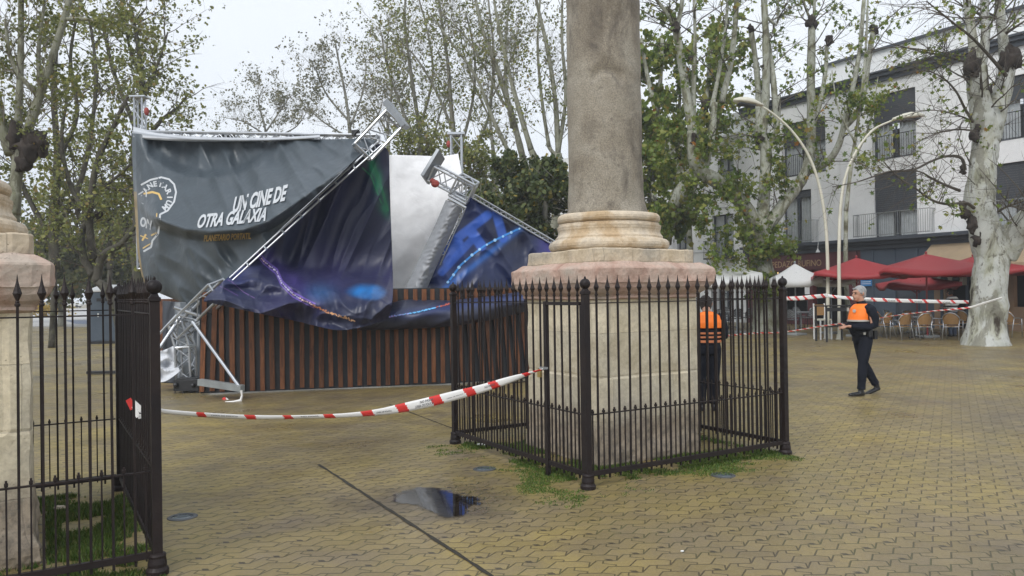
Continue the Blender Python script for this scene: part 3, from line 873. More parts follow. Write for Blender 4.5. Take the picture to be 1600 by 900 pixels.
# purple banner
def purp_disp(x, y, s, t):
    f = 0.22 * ridge(Vector((x * 0.016 + y * 0.006, y * 0.0022, 9.1))) + 0.10 * ridge(Vector((x * 0.04 + y * 0.012, y * 0.006, 2.2)))
    k = sm(425, 470, y + 0.12 * (560 - x))
    f = f * (1 - 0.6 * k)
    cr = 0.34 * ridge(Vector((x * 0.011 + y * 0.008, y * 0.022 - x * 0.006, 5.5))) + 0.09 * ridge(Vector((x * 0.03 - y * 0.02, y * 0.04 + x * 0.012, 7.7))) + 0.035 * ridge(Vector((x * 0.07, y * 0.03 - x * 0.03, 1.7)))
    lump = 0.45 * math.exp(-((x - 570) / 42) ** 2 - ((y - 470) / 26) ** 2)
    return f + k * cr + lump + 0.35 * k, 0, 0
def mixc(a, b, t): return tuple(a[i] + (b[i] - a[i]) * t for i in range(3))
def colB(x, y, s, t):
    c = (0.018, 0.023, 0.058)
    c = mixc(c, (0.036, 0.034, 0.10), sm(-0.2, 0.5, noise.noise(Vector((x * 0.008, y * 0.008, 3)))))
    yl = 385 + (x - 400) * 0.93
    c = mixc(c, (0.05, 0.035, 0.17), math.exp(-((y - yl) / 16) ** 2) * (1 - sm(470, 520, x)) * 0.7)
    c = mixc(c, (0.045, 0.055, 0.17), 0.9 * math.exp(-((x - 365) / 28) ** 2 - ((y - 425) / 26) ** 2))
    e = (1 - sm(0.5, 1.1, math.hypot((x - 572) / 34, (y - 457) / 15))) * (0.55 + 0.45 * sm(-.3, .3, noise.noise(Vector((x * .05 + y * .04, y * .09, 3))))) * (1 - sm(462, 474, y + .25 * (572 - x)))
    c = mixc(c, (0.02, 0.17, 0.48), e)
    c = mixc(c, (0.04, 0.11, 0.26), 0.7 * math.exp(-((x - 500) / 22) ** 2 - ((y - 458) / 14) ** 2))
    g_ = math.exp(-((x - (578 + (y - 240) * 0.27)) / 8) ** 2) * sm(225, 245, y) * (1 - sm(320, 350, y))
    g_ *= 0.6 + 0.8 * noise.noise(Vector((x * 0.08, y * 0.05, 0)))
    return mixc(c, (0.02, 0.20, 0.11), min(1, max(0, g_ * 1.2)))
rowsB = [
    [(572, 234, 14.8), (582, 228, 14.75), (594, 225, 14.75), (604, 232, 14.8), (608, 240, 15.0)],
    [(510, 292, 14.7), (536, 290, 14.8), (562, 290, 14.9), (588, 292, 14.9), (609, 296, 15.1)],
    [(448, 350, 14.6), (490, 352, 14.8), (530, 354, 14.9), (572, 354, 15.0), (611, 352, 15.2)],
    [(392, 402, 14.3), (445, 406, 14.7), (500, 410, 14.8), (556, 410, 15.0), (613, 408, 15.2)],
    [(346, 442, 13.95), (410, 446, 14.1), (480, 452, 14.3), (545, 452, 14.5), (614, 452, 14.8)],
    [(322, 464, 13.6), (395, 472, 13.7), (468, 484, 13.95), (540, 490, 14.2), (612, 478, 14.6)],
    [(318, 471, 13.5), (388, 486, 13.65), (460, 501, 13.9), (536, 516, 14.15), (606, 499, 14.5)]]
pb = sheet('printed_banner', 'dark purple galaxy banner with a line of lights, slumped over the slat wall', rowsB, purp_disp, colB, 190, 170, 0.36)
SHEETS['purple'] = SHEETS['printed_banner']
# re-register the grey one
def reg(o, key):
    SHEETS[key] = BVHTree.FromPolygons([o.matrix_basis @ v.co for v in o.data.vertices], [tuple(p.vertices) for p in o.data.polygons])
reg(banner, 'grey')

# lower right band of the same cloth
def band_disp(x, y, s, t):
    return 0.10 * ridge(Vector((x * 0.02 + y * 0.02, y * 0.03, 11))) + 0.22 * math.sin(math.pi * t), 0, 0
def colC(x, y, s, t):
    c = (0.026, 0.03, 0.055)
    yl = 497 - (x - 590) * 0.145
    return mixc(c, (0.03, 0.05, 0.17), math.exp(-((y - yl) / 7) ** 2) * 0.6)
rowsC = [
    [(572, 486, 14.5), (630, 469, 14.6), (700, 469, 14.8), (770, 462, 15.1), (834, 452, 15.4)],
    [(576, 500, 14.3), (632, 492, 14.45), (700, 490, 14.6), (770, 482, 14.9), (834, 468, 15.2)],
    [(560, 516, 14.2), (630, 514, 14.4), (700, 510, 14.55), (770, 499, 14.85), (834, 483, 15.2)]]
pc = sheet('fallen_banner', 'dark banner strip with a blue light line along the right of the slat wall', rowsC, band_disp, colC, 120, 26, 0.28)
reg(pc, 'band')

# blue banner on the right
def blue_disp(x, y, s, t):
    return 0.07 * ridge(Vector((x * 0.02 - y * 0.012, y * 0.006, 14))) + 0.05 * ridge(Vector((x * 0.04, y * 0.03, 15))), 0, 0
def colD(x, y, s, t):
    c = mixc((0.007, 0.011, 0.036), (0.010, 0.026, 0.12), sm(-0.35, 0.45, noise.noise(Vector((x * 0.012 + 3, y * 0.014, 6)))))
    yl = 455 - (x - 690) * 0.80
    c = mixc(c, (0.015, 0.12, 0.45), math.exp(-((y - yl) / 6) ** 2) * 0.7)
    for (x0, y0, x1, y1, wd_) in ((688, 392, 762, 336, 5), (700, 410, 716, 380, 6), (776, 334, 786, 372, 5), (735, 360, 752, 384, 6), (690, 425, 740, 372, 4)):
        L2 = (x1 - x0) ** 2 + (y1 - y0) ** 2; q = min(1, max(0, ((x - x0) * (x1 - x0) + (y - y0) * (y1 - y0)) / L2))
        dd = math.hypot(x - x0 - q * (x1 - x0), y - y0 - q * (y1 - y0))
        c = mixc(c, (0.03, 0.11, 0.50), 0.85 * (1 - sm(wd_, wd_ + 4, dd)))
    c = mixc(c, (0.05, 0.035, 0.22), sm(830, 860, x) * 0.7)
    return mixc(c, (0.02, 0.024, 0.05), sm(792, 812, x) * sm(395, 425, y) * 0.8)
rowsD = [
    [(735, 308, 15.7), (768, 326, 15.8), (802, 345, 15.9), (836, 364, 16.0), (868, 382, 16.1)],
    [(708, 362, 15.6), (748, 374, 15.7), (788, 386, 15.8), (832, 400, 15.9), (876, 414, 16.0)],
    [(680, 418, 15.5), (728, 424, 15.6), (778, 428, 15.7), (832, 438, 15.8), (880, 446, 15.9)],
    [(656, 472, 15.4), (710, 474, 15.5), (772, 474, 15.6), (830, 474, 15.8), (882, 476, 15.8)]]
pd_ = sheet('printed_banner', 'bright blue printed banner leaning from the right fallen tower', rowsD, blue_disp, colD, 150, 110, 0.3)
reg(pd_, 'blue')

# white inner cloth
def white_disp(x, y, s, t):
    fold = 0.5 * (1 - sm(-3, 3, (y - (430 - (x - 615) * 1.1)) / 8)) if x > 610 else 0
    return fold * 0.35 + 0.05 * ridge(Vector((x * 0.015, y * 0.008, 21))) + 0.015 * ridge(Vector((x * 0.03 + y * 0.02, y * 0.03, 2))), 0, 0
WH = (0.92, 0.92, 0.93)
rowsE = [
    [(606, 242, 17.4), (650, 243, 17.2), (690, 244, 17.2), (716, 240, 17.3)],
    [(606, 300, 17.2), (645, 302, 17.0), (685, 300, 16.8), (724, 300, 16.6)],
    [(607, 360, 17.0), (640, 362, 16.8), (674, 360, 16.6), (712, 356, 16.4)],
    [(608, 420, 16.7), (634, 422, 16.6), (660, 420, 16.4), (686, 418, 16.2)],
    [(608, 480, 16.5), (628, 480, 16.4), (646, 480, 16.2), (664, 480, 16.0)]]
pe = sheet('white_lining', 'white inner cloth of the booth showing between the purple and the blue banner', rowsE, white_disp, lambda x, y, s, t: WH, 70, 90, 0.5, 'cloth', transl=0.3)
# pale sleeve over the leaning truss
def slv_disp(x, y, s, t):
    return 0.16 * math.sin(math.pi * s) + 0.03 * ridge(Vector((x * 0.1, y * 0.16 + x * 0.09, 4))), 0, 0
rowsF = [
    [(697, 312, 15.5), (710, 318, 15.4), (722, 326, 15.5)],
    [(676, 360, 15.5), (690, 364, 15.3), (704, 367, 15.5)],
    [(652, 410, 15.4), (667, 414, 15.2), (682, 416, 15.4)],
    [(622, 474, 15.2), (640, 475, 15.1), (657, 474, 15.2)]]
pf = sheet('cloth_sleeve', 'wrinkled silver grey cloth sleeve on the leaning truss beside the blue banner', rowsF, slv_disp, lambda x, y, s, t: (0.27, 0.28, 0.30), 24, 120, 0.4, 'cloth')
# white wrap on the top truss
def wrap_disp(x, y, s, t): return 0.12 * math.sin(math.pi * t) + 0.03 * ridge(Vector((x * 0.012, t * 3, 4))), 0, 0
rowsG = [
    [(208, 198, 16.6), (250, 207, 16.4), (300, 213, 16.1), (350, 215, 15.9), (420, 215, 15.5), (500, 211, 15.1)],
    [(208, 207, 16.5), (250, 213, 16.3), (300, 217, 16.0), (350, 218, 15.8), (420, 218, 15.4), (500, 214, 15.0)],
    [(209, 216, 16.4), (250, 219, 16.2), (300, 221, 16.0), (350, 221, 15.8), (420, 220, 15.4), (500, 216, 15.0)]]
pg = sheet('cloth_wrap', 'pale cloth rolled round the horizontal top truss above the grey banner', rowsG, wrap_disp, lambda x, y, s, t: (0.50, 0.52, 0.55) if 0.42 > t or t > 0.6 else (0.30, 0.32, 0.35), 120, 16, 0.45, 'cloth')
# torn white and grey sheets by the bent tower
rowsH = [
    [(236, 545, 14.6), (252, 548, 14.6), (272, 540, 14.7)],
    [(238, 570, 14.5), (254, 574, 14.5), (276, 566, 14.6)],
    [(240, 596, 14.4), (258, 596, 14.3), (282, 580, 14.5)]]
sheet('crumpled_sheet', 'crumpled white sheet on the ground left of the bent truss tower', rowsH, lambda x, y, s, t: (0.2 * ridge(Vector((x * 0.05, y * 0.05, 1))), 0, 0), lambda x, y, s, t: (0.62, 0.64, 0.68), 24, 24, 0.5, 'cloth')
rowsI = [
    [(254, 470, 15.4), (290, 472, 15.3), (322, 470, 15.2)],
    [(254, 530, 15.3), (290, 532, 15.2), (320, 530, 15.1)],
    [(252, 598, 15.2), (290, 600, 15.1), (320, 600, 15.0)]]
sheet('hanging_sheet', 'grey plastic sheet hanging behind the bent truss tower', rowsI, lambda x, y, s, t: (0.12 * ridge(Vector((x * 0.05, y * 0.01, 1))), 0, 0), lambda x, y, s, t: (0.10, 0.115, 0.13) if x > 274 else (0.03, 0.035, 0.045), 40, 40, 0.3, 'cloth')

# --- prints that lie on the cloth
def prim_mat(name, col, rough_=0.5):
    a = NT(name); a.setb(col, rough_); return a.m
PW = prim_mat('print_white', (0.50, 0.52, 0.54)); PG = prim_mat('print_gold', (0.62, 0.42, 0.14))
def text_mesh(txt, size=1.0, bold=0.0, shear=0.0, space=1.0):
    cu = bpy.data.curves.new('t', 'FONT'); cu.body = txt; cu.size = size; cu.offset = bold; cu.shear = shear; cu.space_character = space; cu.resolution_u = 3
    o = bpy.data.objects.new('t', cu); C.objects.link(o)
    bpy.context.view_layer.update()
    me = bpy.data.meshes.new_from_object(o.evaluated_get(bpy.context.evaluated_depsgraph_get()))
    vs = [v.co.copy() for v in me.vertices]; fs = [tuple(p.vertices) for p in me.polygons]
    C.objects.unlink(o); bpy.data.objects.remove(o); bpy.data.curves.remove(cu); bpy.data.meshes.remove(me)
    return vs, fs
def print_on(mb, key, vs, fs, mapf, off=0.014):
    out = []; ok = []
    for v in vs:
        x, y = mapf(v); q = drape(key, x, y, off); ok.append(q is not None); out.append(q if q is not None else Vector())
    idx = {}; nv = []
    for i, k in enumerate(ok):
        if k: idx[i] = len(nv); nv.append(out[i])
    mb.add(nv, [tuple(idx[i] for i in f) for f in fs if all(ok[i] for i in f)])
def line_text(key, txt, x0, y0, x1, y1, hpx, shear, bold, mb):
    vs, fs = text_mesh(txt, 1.0, bold, shear)
    w_ = max(v.x for v in vs); sc = math.hypot(x1 - x0, y1 - y0)
    ux, uy = (x1 - x0) / sc, (y1 - y0) / sc
    def f(v):
        a = v.x / w_ * sc; h = v.y / 0.72 * hpx
        return x0 + ux * a + uy * h * 0.0, y0 + uy * a - h
    print_on(mb, key, vs, fs, f, 0.055)
b = MB()
line_text('grey', 'UN CINE DE', 362, 332, 450, 311, 23, 0.5, 0.04, b)
line_text('grey', 'OTRA GALAXIA', 306, 356, 416, 344, 20, 0.6, 0.035, b)
b.build('slogan', PW, banner)
b = MB()
line_text('grey', 'PLANETARIO PORTATIL', 318, 377, 392, 373, 9.5, 0.25, 0.03, b)
b.build('slogan', PG, banner)
# emblem
def stroke(mb, key, pts, wpx, off=0.013):
    fine = []
    for i in range(len(pts) - 1):
        for k in range(6): fine.append((pts[i][0] + (pts[i + 1][0] - pts[i][0]) * k / 6, pts[i][1] + (pts[i + 1][1] - pts[i][1]) * k / 6))
    fine.append(pts[-1]); vs = []; fs = []
    for i, (x, y) in enumerate(fine):
        a = fine[max(i - 1, 0)]; c = fine[min(i + 1, len(fine) - 1)]
        tx, ty = c[0] - a[0], c[1] - a[1]; l = math.hypot(tx, ty) or 1
        for s_ in (-1, 1): vs.append(Vector((x - ty / l * wpx / 2 * s_, y + tx / l * wpx / 2 * s_, 0)))
    for i in range(len(fine) - 1): fs.append((2 * i, 2 * i + 1, 2 * i + 3, 2 * i + 2))
    print_on(mb, key, vs, fs, lambda v: (v.x, v.y), off)
b = MB()
ring = [(220, 289), (235, 281), (252, 277), (264, 280), (272, 288), (275, 300), (272, 315), (262, 329), (250, 335), (249, 350), (247, 365), (238, 376), (236, 386), (224, 393)]
stroke(b, 'grey', ring, 2.8)
stroke(b, 'grey', [(216, 304), (224, 299)], 2)
cx0, cy0, rad = 245, 308, 20
for i, ch in enumerate('PLANETARIUM'):
    ang = R_(196 - i * 24.5); px = cx0 + math.cos(ang) * rad * 0.97; py = cy0 - math.sin(ang) * rad
    vs, fs = text_mesh(ch, 11.5, 0.45, 0)
    w_ = max(v.x for v in vs); ca, sa = math.cos(ang - math.pi / 2), math.sin(ang - math.pi / 2)
    print_on(b, 'grey', vs, fs, lambda v: (px + ((v.x - w_ / 2) * ca - (v.y - 3) * sa), py - ((v.x - w_ / 2) * sa + (v.y - 3) * ca)))
vs, fs = text_mesh('ON', 20, 0.9, 0.2)
print_on(b, 'grey', vs, fs, lambda v: (218 + v.x * 0.55 + v.y * 0.05, 352 - v.y + v.x * 0.2))
vs, fs = text_mesh('TU', 12, 0.5, 0)
print_on(b, 'grey', vs, fs, lambda v: (220 + v.x * 0.8, 325 - v.y + v.x * 0.3))
b.build('emblem', PW, banner)
b = MB()
stroke(b, 'grey', [(224, 303), (238, 300), (248, 303), (252, 312)], 3.2)
stroke(b, 'grey', [(245, 333), (244, 345), (244, 352)], 1.6); stroke(b, 'grey', [(236, 368), (245, 363)], 2.4); stroke(b, 'grey', [(223, 388), (236, 380)], 1.8)
stroke(b, 'grey', [(222, 376), (228, 366)], 3); stroke(b, 'grey', [(219, 368), (231, 373)], 1.6)
b.build('emblem_line', PG, banner)

def lights(key, pts, n_, cols, rpx, parent, name, jit=0.8):
    b = MB(); mats = [prim_mat('print_dot', c, 0.4) for c in cols]
    segs = [math.hypot(q[0] - p[0], q[1] - p[1]) for p, q in zip(pts, pts[1:])]; T = sum(segs)
    for i in range(n_):
        s_ = i / (n_ - 1) * T; k = 0
        while k < len(segs) - 1 and s_ > segs[k]: s_ -= segs[k]; k += 1
        f = s_ / segs[k]; x = pts[k][0] + (pts[k + 1][0] - pts[k][0]) * f + rnd.uniform(-jit, jit) * .6; y = pts[k][1] + (pts[k + 1][1] - pts[k][1]) * f + rnd.uniform(-jit, jit)
        r = rpx * rnd.uniform(0.7, 1.25); b.cur = min(len(cols) - 1, int(i / n_ * len(cols) + rnd.uniform(-.3, .3))) if len(cols) > 1 else 0
        b.cur = max(0, b.cur)
        vs = [Vector((x + r * math.cos(a), y + r * math.sin(a), 0)) for a in [j * math.pi / 3 for j in range(6)]]
        print_on(b, key, vs, [(0, 1, 2, 3, 4, 5)], lambda v: (v.x, v.y), 0.02)
    return b.build(name, mats, parent)
pathL = [(392, 380), (412, 408), (432, 424), (440, 442), (458, 460), (476, 470), (492, 478)]
b = MB(); stroke(b, 'purple', [(x + 1, y - 3) for x, y in pathL], 2.4, .016); stroke(b, 'purple', [(x - 1, y + 3.5) for x, y in pathL], 1.6, .016)
b.build('printed_glow_line', prim_mat('print_violet', (0.16, 0.10, 0.42)), pb)
lights('purple', pathL, 46, [(0.62, 0.42, 0.62), (0.66, 0.6, 0.85), (0.6, 0.56, 0.85), (0.6, 0.4, 0.4)], 1.25, pb, 'printed_lights')
lights('purple', [(490, 478), (505, 484), (520, 491), (540, 496), (553, 503)], 60, [(0.5, 0.2, 0.08), (0.62, 0.32, 0.14), (0.6, 0.36, 0.2)], 1.1, pb, 'printed_lights', 1.8)
lights('band', [(588, 498), (620, 493), (650, 488), (690, 478), (708, 473)], 56, [(0.3, 0.16, 0.5), (0.26, 0.34, 0.72), (0.12, 0.4, 0.7), (0.14, 0.42, 0.75), (0.5, 0.12, 0.08)], 1.3, pc, 'printed_lights', .5)
lights('blue', [(700, 441), (720, 414), (736, 400), (757, 384), (770, 377), (790, 367), (812, 357)], 11, [(0.30, 0.55, 0.85)], 2.4, pd_, 'printed_lights', .5)
b = MB(); stroke(b, 'blue', [(700, 441), (720, 414), (736, 400), (757, 384), (770, 377), (790, 367), (812, 357)], 3.0, .012)
b.build('printed_glow_line', prim_mat('print_blue', (0.03, 0.22, 0.62)), pd_)
b = MB(); stroke(b, 'purple', [(572, 236), (586, 262), (598, 300), (606, 330)], 4, .012); stroke(b, 'purple', [(566, 262), (580, 275), (596, 318)], 2.4, .012)
b.build('printed_green_streak', prim_mat('print_green', (0.02, 0.17, 0.09)), pb)
b = MB(); stroke(b, 'purple', [(344, 432), (362, 440), (380, 456), (398, 466)], 1.2, .012); stroke(b, 'purple', [(330, 442), (350, 450), (372, 462)], 1.0, .012)
b.build('printed_line', prim_mat('print_mauve', (0.16, 0.10, 0.26)), pb)

# --- barrier tape
def tape_mat(): 
    a = NT('tape_white'); a.setb((0.78, 0.77, 0.75), 0.35); r = NT('tape_red'); r.setb((0.62, 0.035, 0.03), 0.35); k = NT('tape_print'); k.setb((0.10, 0.10, 0.11), 0.5)
    return a.m, r.m, k.m
TW, TR_, TK = tape_mat()
def tape(name, label, pts, reds, nseg=160, group=None, slant=0.02):
    # pts: list of (x, y, d, half height m, twist angle); reds: pixel x of red band centres with half widths
    b = MB(); W_ = []
    for i in range(nseg + 1):
        f = i / nseg * (len(pts) - 1); k = min(int(f), len(pts) - 2); f -= k
        def cr(j):
            a = pts[max(k - 1, 0)][j]; b_ = pts[k][j]; c_ = pts[k + 1][j]; d_ = pts[min(k + 2, len(pts) - 1)][j]
            return 0.5 * (2 * b_ + (c_ - a) * f + (2 * a - 5 * b_ + 4 * c_ - d_) * f * f + (3 * b_ - a - 3 * c_ + d_) * f ** 3)
        W_.append([cr(j) for j in range(5)])
    rows = 4
    for i, (x, y, d, hh, tw) in enumerate(W_):
        c_ = P(x, y, d)
        a = W_[max(i - 1, 0)]; e = W_[min(i + 1, nseg)]
        t = (P(*e[:3]) - P(*a[:3])).normalized()
        side = (Z - t * t.z).normalized(); nrm = t.cross(side)
        dirv = side * math.cos(tw) + nrm * math.sin(tw)
        for j in range(rows + 1):
            q = -1 + 2 * j / rows
            b.v.append(tuple(c_ + dirv * (q * hh) + nrm * 0.006 * (1 - q * q)))
    for i in range(nseg):
        for j in range(rows):
            xm = (W_[i][0] + W_[i + 1][0]) / 2; q = -1 + 2 * (j + .5) / rows
            red = any(abs(xm - rx - q * -3.0) < rw for rx, rw in reds)
            b.f.append((i * (rows + 1) + j, (i + 1) * (rows + 1) + j, (i + 1) * (rows + 1) + j + 1, i * (rows + 1) + j + 1)); b.mi.append(1 if red else 0)
    o = b.build(name, [TW, TR_], None, True)
    tag(o, label, 'barrier tape', group)
    s_ = o.modifiers.new('thick', 'SOLIDIFY'); s_.thickness = 0.001
    SHEETS[o.name] = BVHTree.FromPolygons([Vector(v) for v in b.v], b.f)
    return o
tp = tape('barrier_tape', 'red and white police tape sagging from the left fence to the padlocked gate',
    [(244, 640, 5.35, .016, .3), (262, 643.5, 5.5, .016, .2), (330, 649, 5.75, .019, .4), (400, 652, 6.0, .018, .3), (470, 651.5, 6.2, .018, .5), (540, 649, 6.4, .02, .3), (590, 644, 6.55, .028, .2), (625, 638, 6.65, .038, .08), (665, 629.5, 6.75, .042, 0), (705, 619.5, 6.85, .042, 0), (750, 608, 6.98, .038, 0.05), (790, 595.5, 7.08, .033, .1), (818, 586.5, 7.15, .022, .3), (838, 580, 7.22, .012, .5), (850, 576.5, 7.3, .010, .4)],
    [(314, 7), (391, 8), (450, 7), (514, 8), (574, 9), (628, 8), (682, 8), (734, 7.5), (772, 6), (823, 5), (840, 6)], 520)
b = MB()
for txt, x0, y0, x1, y1, h in (('NO PASAR', 656, 630.5, 677, 625.5, 4), ('LINEA DE POLICIA', 649, 638, 678, 631, 4), ('NO PASAR', 757, 607, 773, 602, 3.4), ('LINEA DE POLICIA', 698, 624, 724, 616, 1.6), ('LINEA DE POLICIA', 330, 650, 372, 652, 2), ('NO PASAR', 470, 652, 498, 651, 2), ('LINEA DE POLICIA', 588, 646, 612, 643, 2.4)):
    vs, fs = text_mesh(txt, 1, 0.01, 0); w_ = max(v.x for v in vs)
    b = MB(); print_on(b, tp.name, vs, fs, lambda v: (x0 + (x1 - x0) * v.x / w_, y0 + (y1 - y0) * v.x / w_ - v.y / .72 * h), 0.004)
    if b.v: b.build('tape_print', TK, tp)
def bow(name, label, c, s_, red=True):
    b = MB()
    def strip(pts, w_, ci):
        b.cur = ci
        for p, q in zip(pts, pts[1:]):
            d = (q - p).normalized(); n_ = d.cross(Vector((0, 1, 0))).normalized() * w_
            k = Vector((0, -0.004, 0))
            b.add([p - n_, q - n_, q + n_, p + n_, p - n_ + k, q - n_ + k, q + n_ + k, p + n_ + k], [(0, 1, 2, 3), (7, 6, 5, 4), (0, 4, 5, 1), (3, 2, 6, 7)])
    strip([c, c + Vector((.05, -.02, -.035)) * s_, c + Vector((.085, -.03, -.05)) * s_, c + Vector((.09, -.02, -.085)) * s_], .012 * s_, 0)
    strip([c, c + Vector((.04, -.03, -.06)) * s_, c + Vector((.075, -.01, -.055)) * s_], .009 * s_, 0)
    strip([c + Vector((-.012, -.005, .01)) * s_, c + Vector((.01, -.01, -.03)) * s_], .012 * s_, 1)
    o = b.build(name, [TW, TR_]); tag(o, label, 'barrier tape')
bow('tape_end', 'knotted end of police tape tied to the side of the near left fence', P(206, 627, 5.55), 1.7)
bow('tape_end', 'crumpled scrap of tape on the paving under the outrigger beam', P(352, 623, 13.1), 2.2)
b = MB(); b.tube([P(377, 610, 12.85), P(378, 618, 12.85), P(376, 626, 12.85), P(364, 628, 12.8), P(352, 628, 12.8)], [.02, .015, .03, .02, .008], 6)
tag(b.build('tape_end', TW), 'thin white tape hanging from the end of the grey outrigger beam', 'barrier tape')
# ================================================================ trees
def leaf_mesh(name, C3, size, mat, lobed=True, rs=None, droop=0.3):
    rs = rs or np.random.RandomState(1)
    N = len(C3)
    if lobed:
        ang = np.array([0, 25, 55, 85, 120, 180, 240, 275, 305, 335]) * math.pi / 180
        rr = np.array([1.0, .45, .85, .42, .62, .25, .62, .42, .85, .45])
    else:
        ang = np.array([0, 60, 130, 200, 290]) * math.pi / 180; rr = np.array([1, .7, .8, .75, .8])
    T = np.stack([np.cos(ang) * rr, np.sin(ang) * rr, 0.25 * np.abs(np.sin(ang)) * rr], 1)
    K = len(ang)
    a = rs.normal(size=(N, 3)); a[:, 2] -= droop; a /= np.linalg.norm(a, axis=1)[:, None]
    u = rs.normal(size=(N, 3)); u -= a * (a * u).sum(1)[:, None]; u /= np.linalg.norm(u, axis=1)[:, None]
    v = np.cross(a, u)
    s = (size * rs.uniform(0.40, 1.2, N))[:, None, None]
    Vv = C3[:, None, :] + s * (T[None, :, 0:1] * a[:, None, :] + T[None, :, 1:2] * u[:, None, :] + T[None, :, 2:3] * v[:, None, :])
    me = bpy.data.meshes.new(name)
    me.vertices.add(N * K); me.vertices.foreach_set('co', Vv.reshape(-1).astype(np.float32))
    me.loops.add(N * K); me.loops.foreach_set('vertex_index', np.arange(N * K, dtype=np.int32))
    me.polygons.add(N); me.polygons.foreach_set('loop_start', np.arange(0, N * K, K, dtype=np.int32)); me.polygons.foreach_set('loop_total', np.full(N, K, dtype=np.int32))
    me.materials.append(mat); me.update(calc_edges=True)
    return me
def leaf_mat(name, stops, trans=0.35):
    a = NT(name); gi = a.n('ShaderNodeNewGeometry')
    col = a.ramp(gi.outputs['Random Per Island'], stops)
    a.setb(col, 0.5, 0, 0.35)
    tr = a.n('ShaderNodeBsdfTranslucent'); a.l(col, tr.inputs[0])
    ms = a.n('ShaderNodeMixShader'); ms.inputs[0].default_value = trans
    a.l(a.b.outputs[0], ms.inputs[1]); a.l(tr.outputs[0], ms.inputs[2]); a.l(ms.outputs[0], a.out.inputs[0])
    return a.m
LG = leaf_mat('plane_leaf_green', [(0, (0.065, 0.11, 0.018)), (0.35, (0.13, 0.19, 0.03)), (0.7, (0.21, 0.26, 0.045)), (0.97, (0.25, 0.23, 0.05)), (1, (0.33, 0.15, 0.03))])
LS = leaf_mat('plane_leaf_olive', [(0, (0.07, 0.085, 0.035)), (0.5, (0.125, 0.14, 0.05)), (0.9, (0.20, 0.19, 0.065)), (1, (0.24, 0.15, 0.05))])
LP = leaf_mat('plane_leaf_pale', [(0, (0.10, 0.105, 0.06)), (0.5, (0.16, 0.165, 0.085)), (1, (0.24, 0.21, 0.12))])
LM = leaf_mat('plane_leaf_mid', [(0, (0.10, 0.12, 0.04)), (0.5, (0.19, 0.215, 0.065)), (0.92, (0.28, 0.28, 0.08)), (1, (0.26, 0.17, 0.06))])

LD = leaf_mat('evergreen_leaf', [(0, (0.035, 0.055, 0.018)), (0.55, (0.075, 0.10, 0.03)), (0.88, (0.12, 0.145, 0.045)), (0.95, (0.2, 0.17, 0.04)), (1, (0.34, 0.26, 0.05))], 0.25)
def bark(name, pale, mid, dark, scale=2.2, thr=0.5):
    a = NT(name); p = a.pos()
    mp_ = a.n('ShaderNodeMapping'); mp_.inputs['Scale'].default_value = (1, 1, 0.45); a.l(p, mp_.inputs['Vector'])
    n1 = a.noise(mp_.outputs[0], scale, 5, 0.6, 0.8)
    col = a.ramp(n1, [(thr - 0.16, dark), (thr - 0.08, mid), (thr + 0.02, pale), (thr + 0.2, tuple(k * 0.85 for k in pale))])
    n2 = a.noise(mp_.outputs[0], scale * 5, 5, 0.7)
    col = a.mix(a.ramp(n2, [(0.56, 0.0), (0.64, 0.7)]), col, dark)
    col = a.mix(a.ramp(a.noise(p, scale * 1.3, 3), [(0.5, 0.0), (0.68, 0.4)]), col, (0.13, 0.14, 0.06))
    n3 = a.noise(mp_.outputs[0], scale * 0.75, 6, 0.7, 1.2)
    col = a.mix(a.ramp(n3, [(0.56, 0.0), (0.60, 0.85)]), col, a.mix(n2, dark, mid))
    a.setb(col, 0.75, 0, 0.3); a.bump(a.math('ADD', n2, n1), 0.8, 0.04)
    return a.m
BW = bark('white_plane_bark', (0.46, 0.47, 0.44), (0.36, 0.36, 0.29), (0.05, 0.038, 0.028), 1.7, 0.50)
BG = bark('grey_plane_bark', (0.36, 0.37, 0.31), (0.22, 0.22, 0.15), (0.09, 0.08, 0.055), 2.6, 0.5)
BM = bark('mid_plane_bark', (0.27, 0.27, 0.21), (0.18, 0.18, 0.12), (0.08, 0.07, 0.05), 2.6, 0.5)
BD = bark('dim_plane_bark', (0.22, 0.215, 0.18), (0.15, 0.145, 0.11), (0.06, 0.055, 0.042), 2.4, 0.5)
BK = simple('burr_bark', (0.02, 0.015, 0.012), (0.055, 0.042, 0.034), 6, 0.9, 0, 1.0, 14)
TWIG = simple('twig_bark', (0.055, 0.045, 0.035), (0.10, 0.085, 0.065), 2, 0.8)
TWIGP = simple('pale_twig_bark', (0.15, 0.135, 0.105), (0.21, 0.19, 0.15), 2, 0.8)
BDD = bark('dark_bark', (0.085, 0.078, 0.062), (0.06, 0.055, 0.04), (0.03, 0.026, 0.02), 2.4, 0.5)

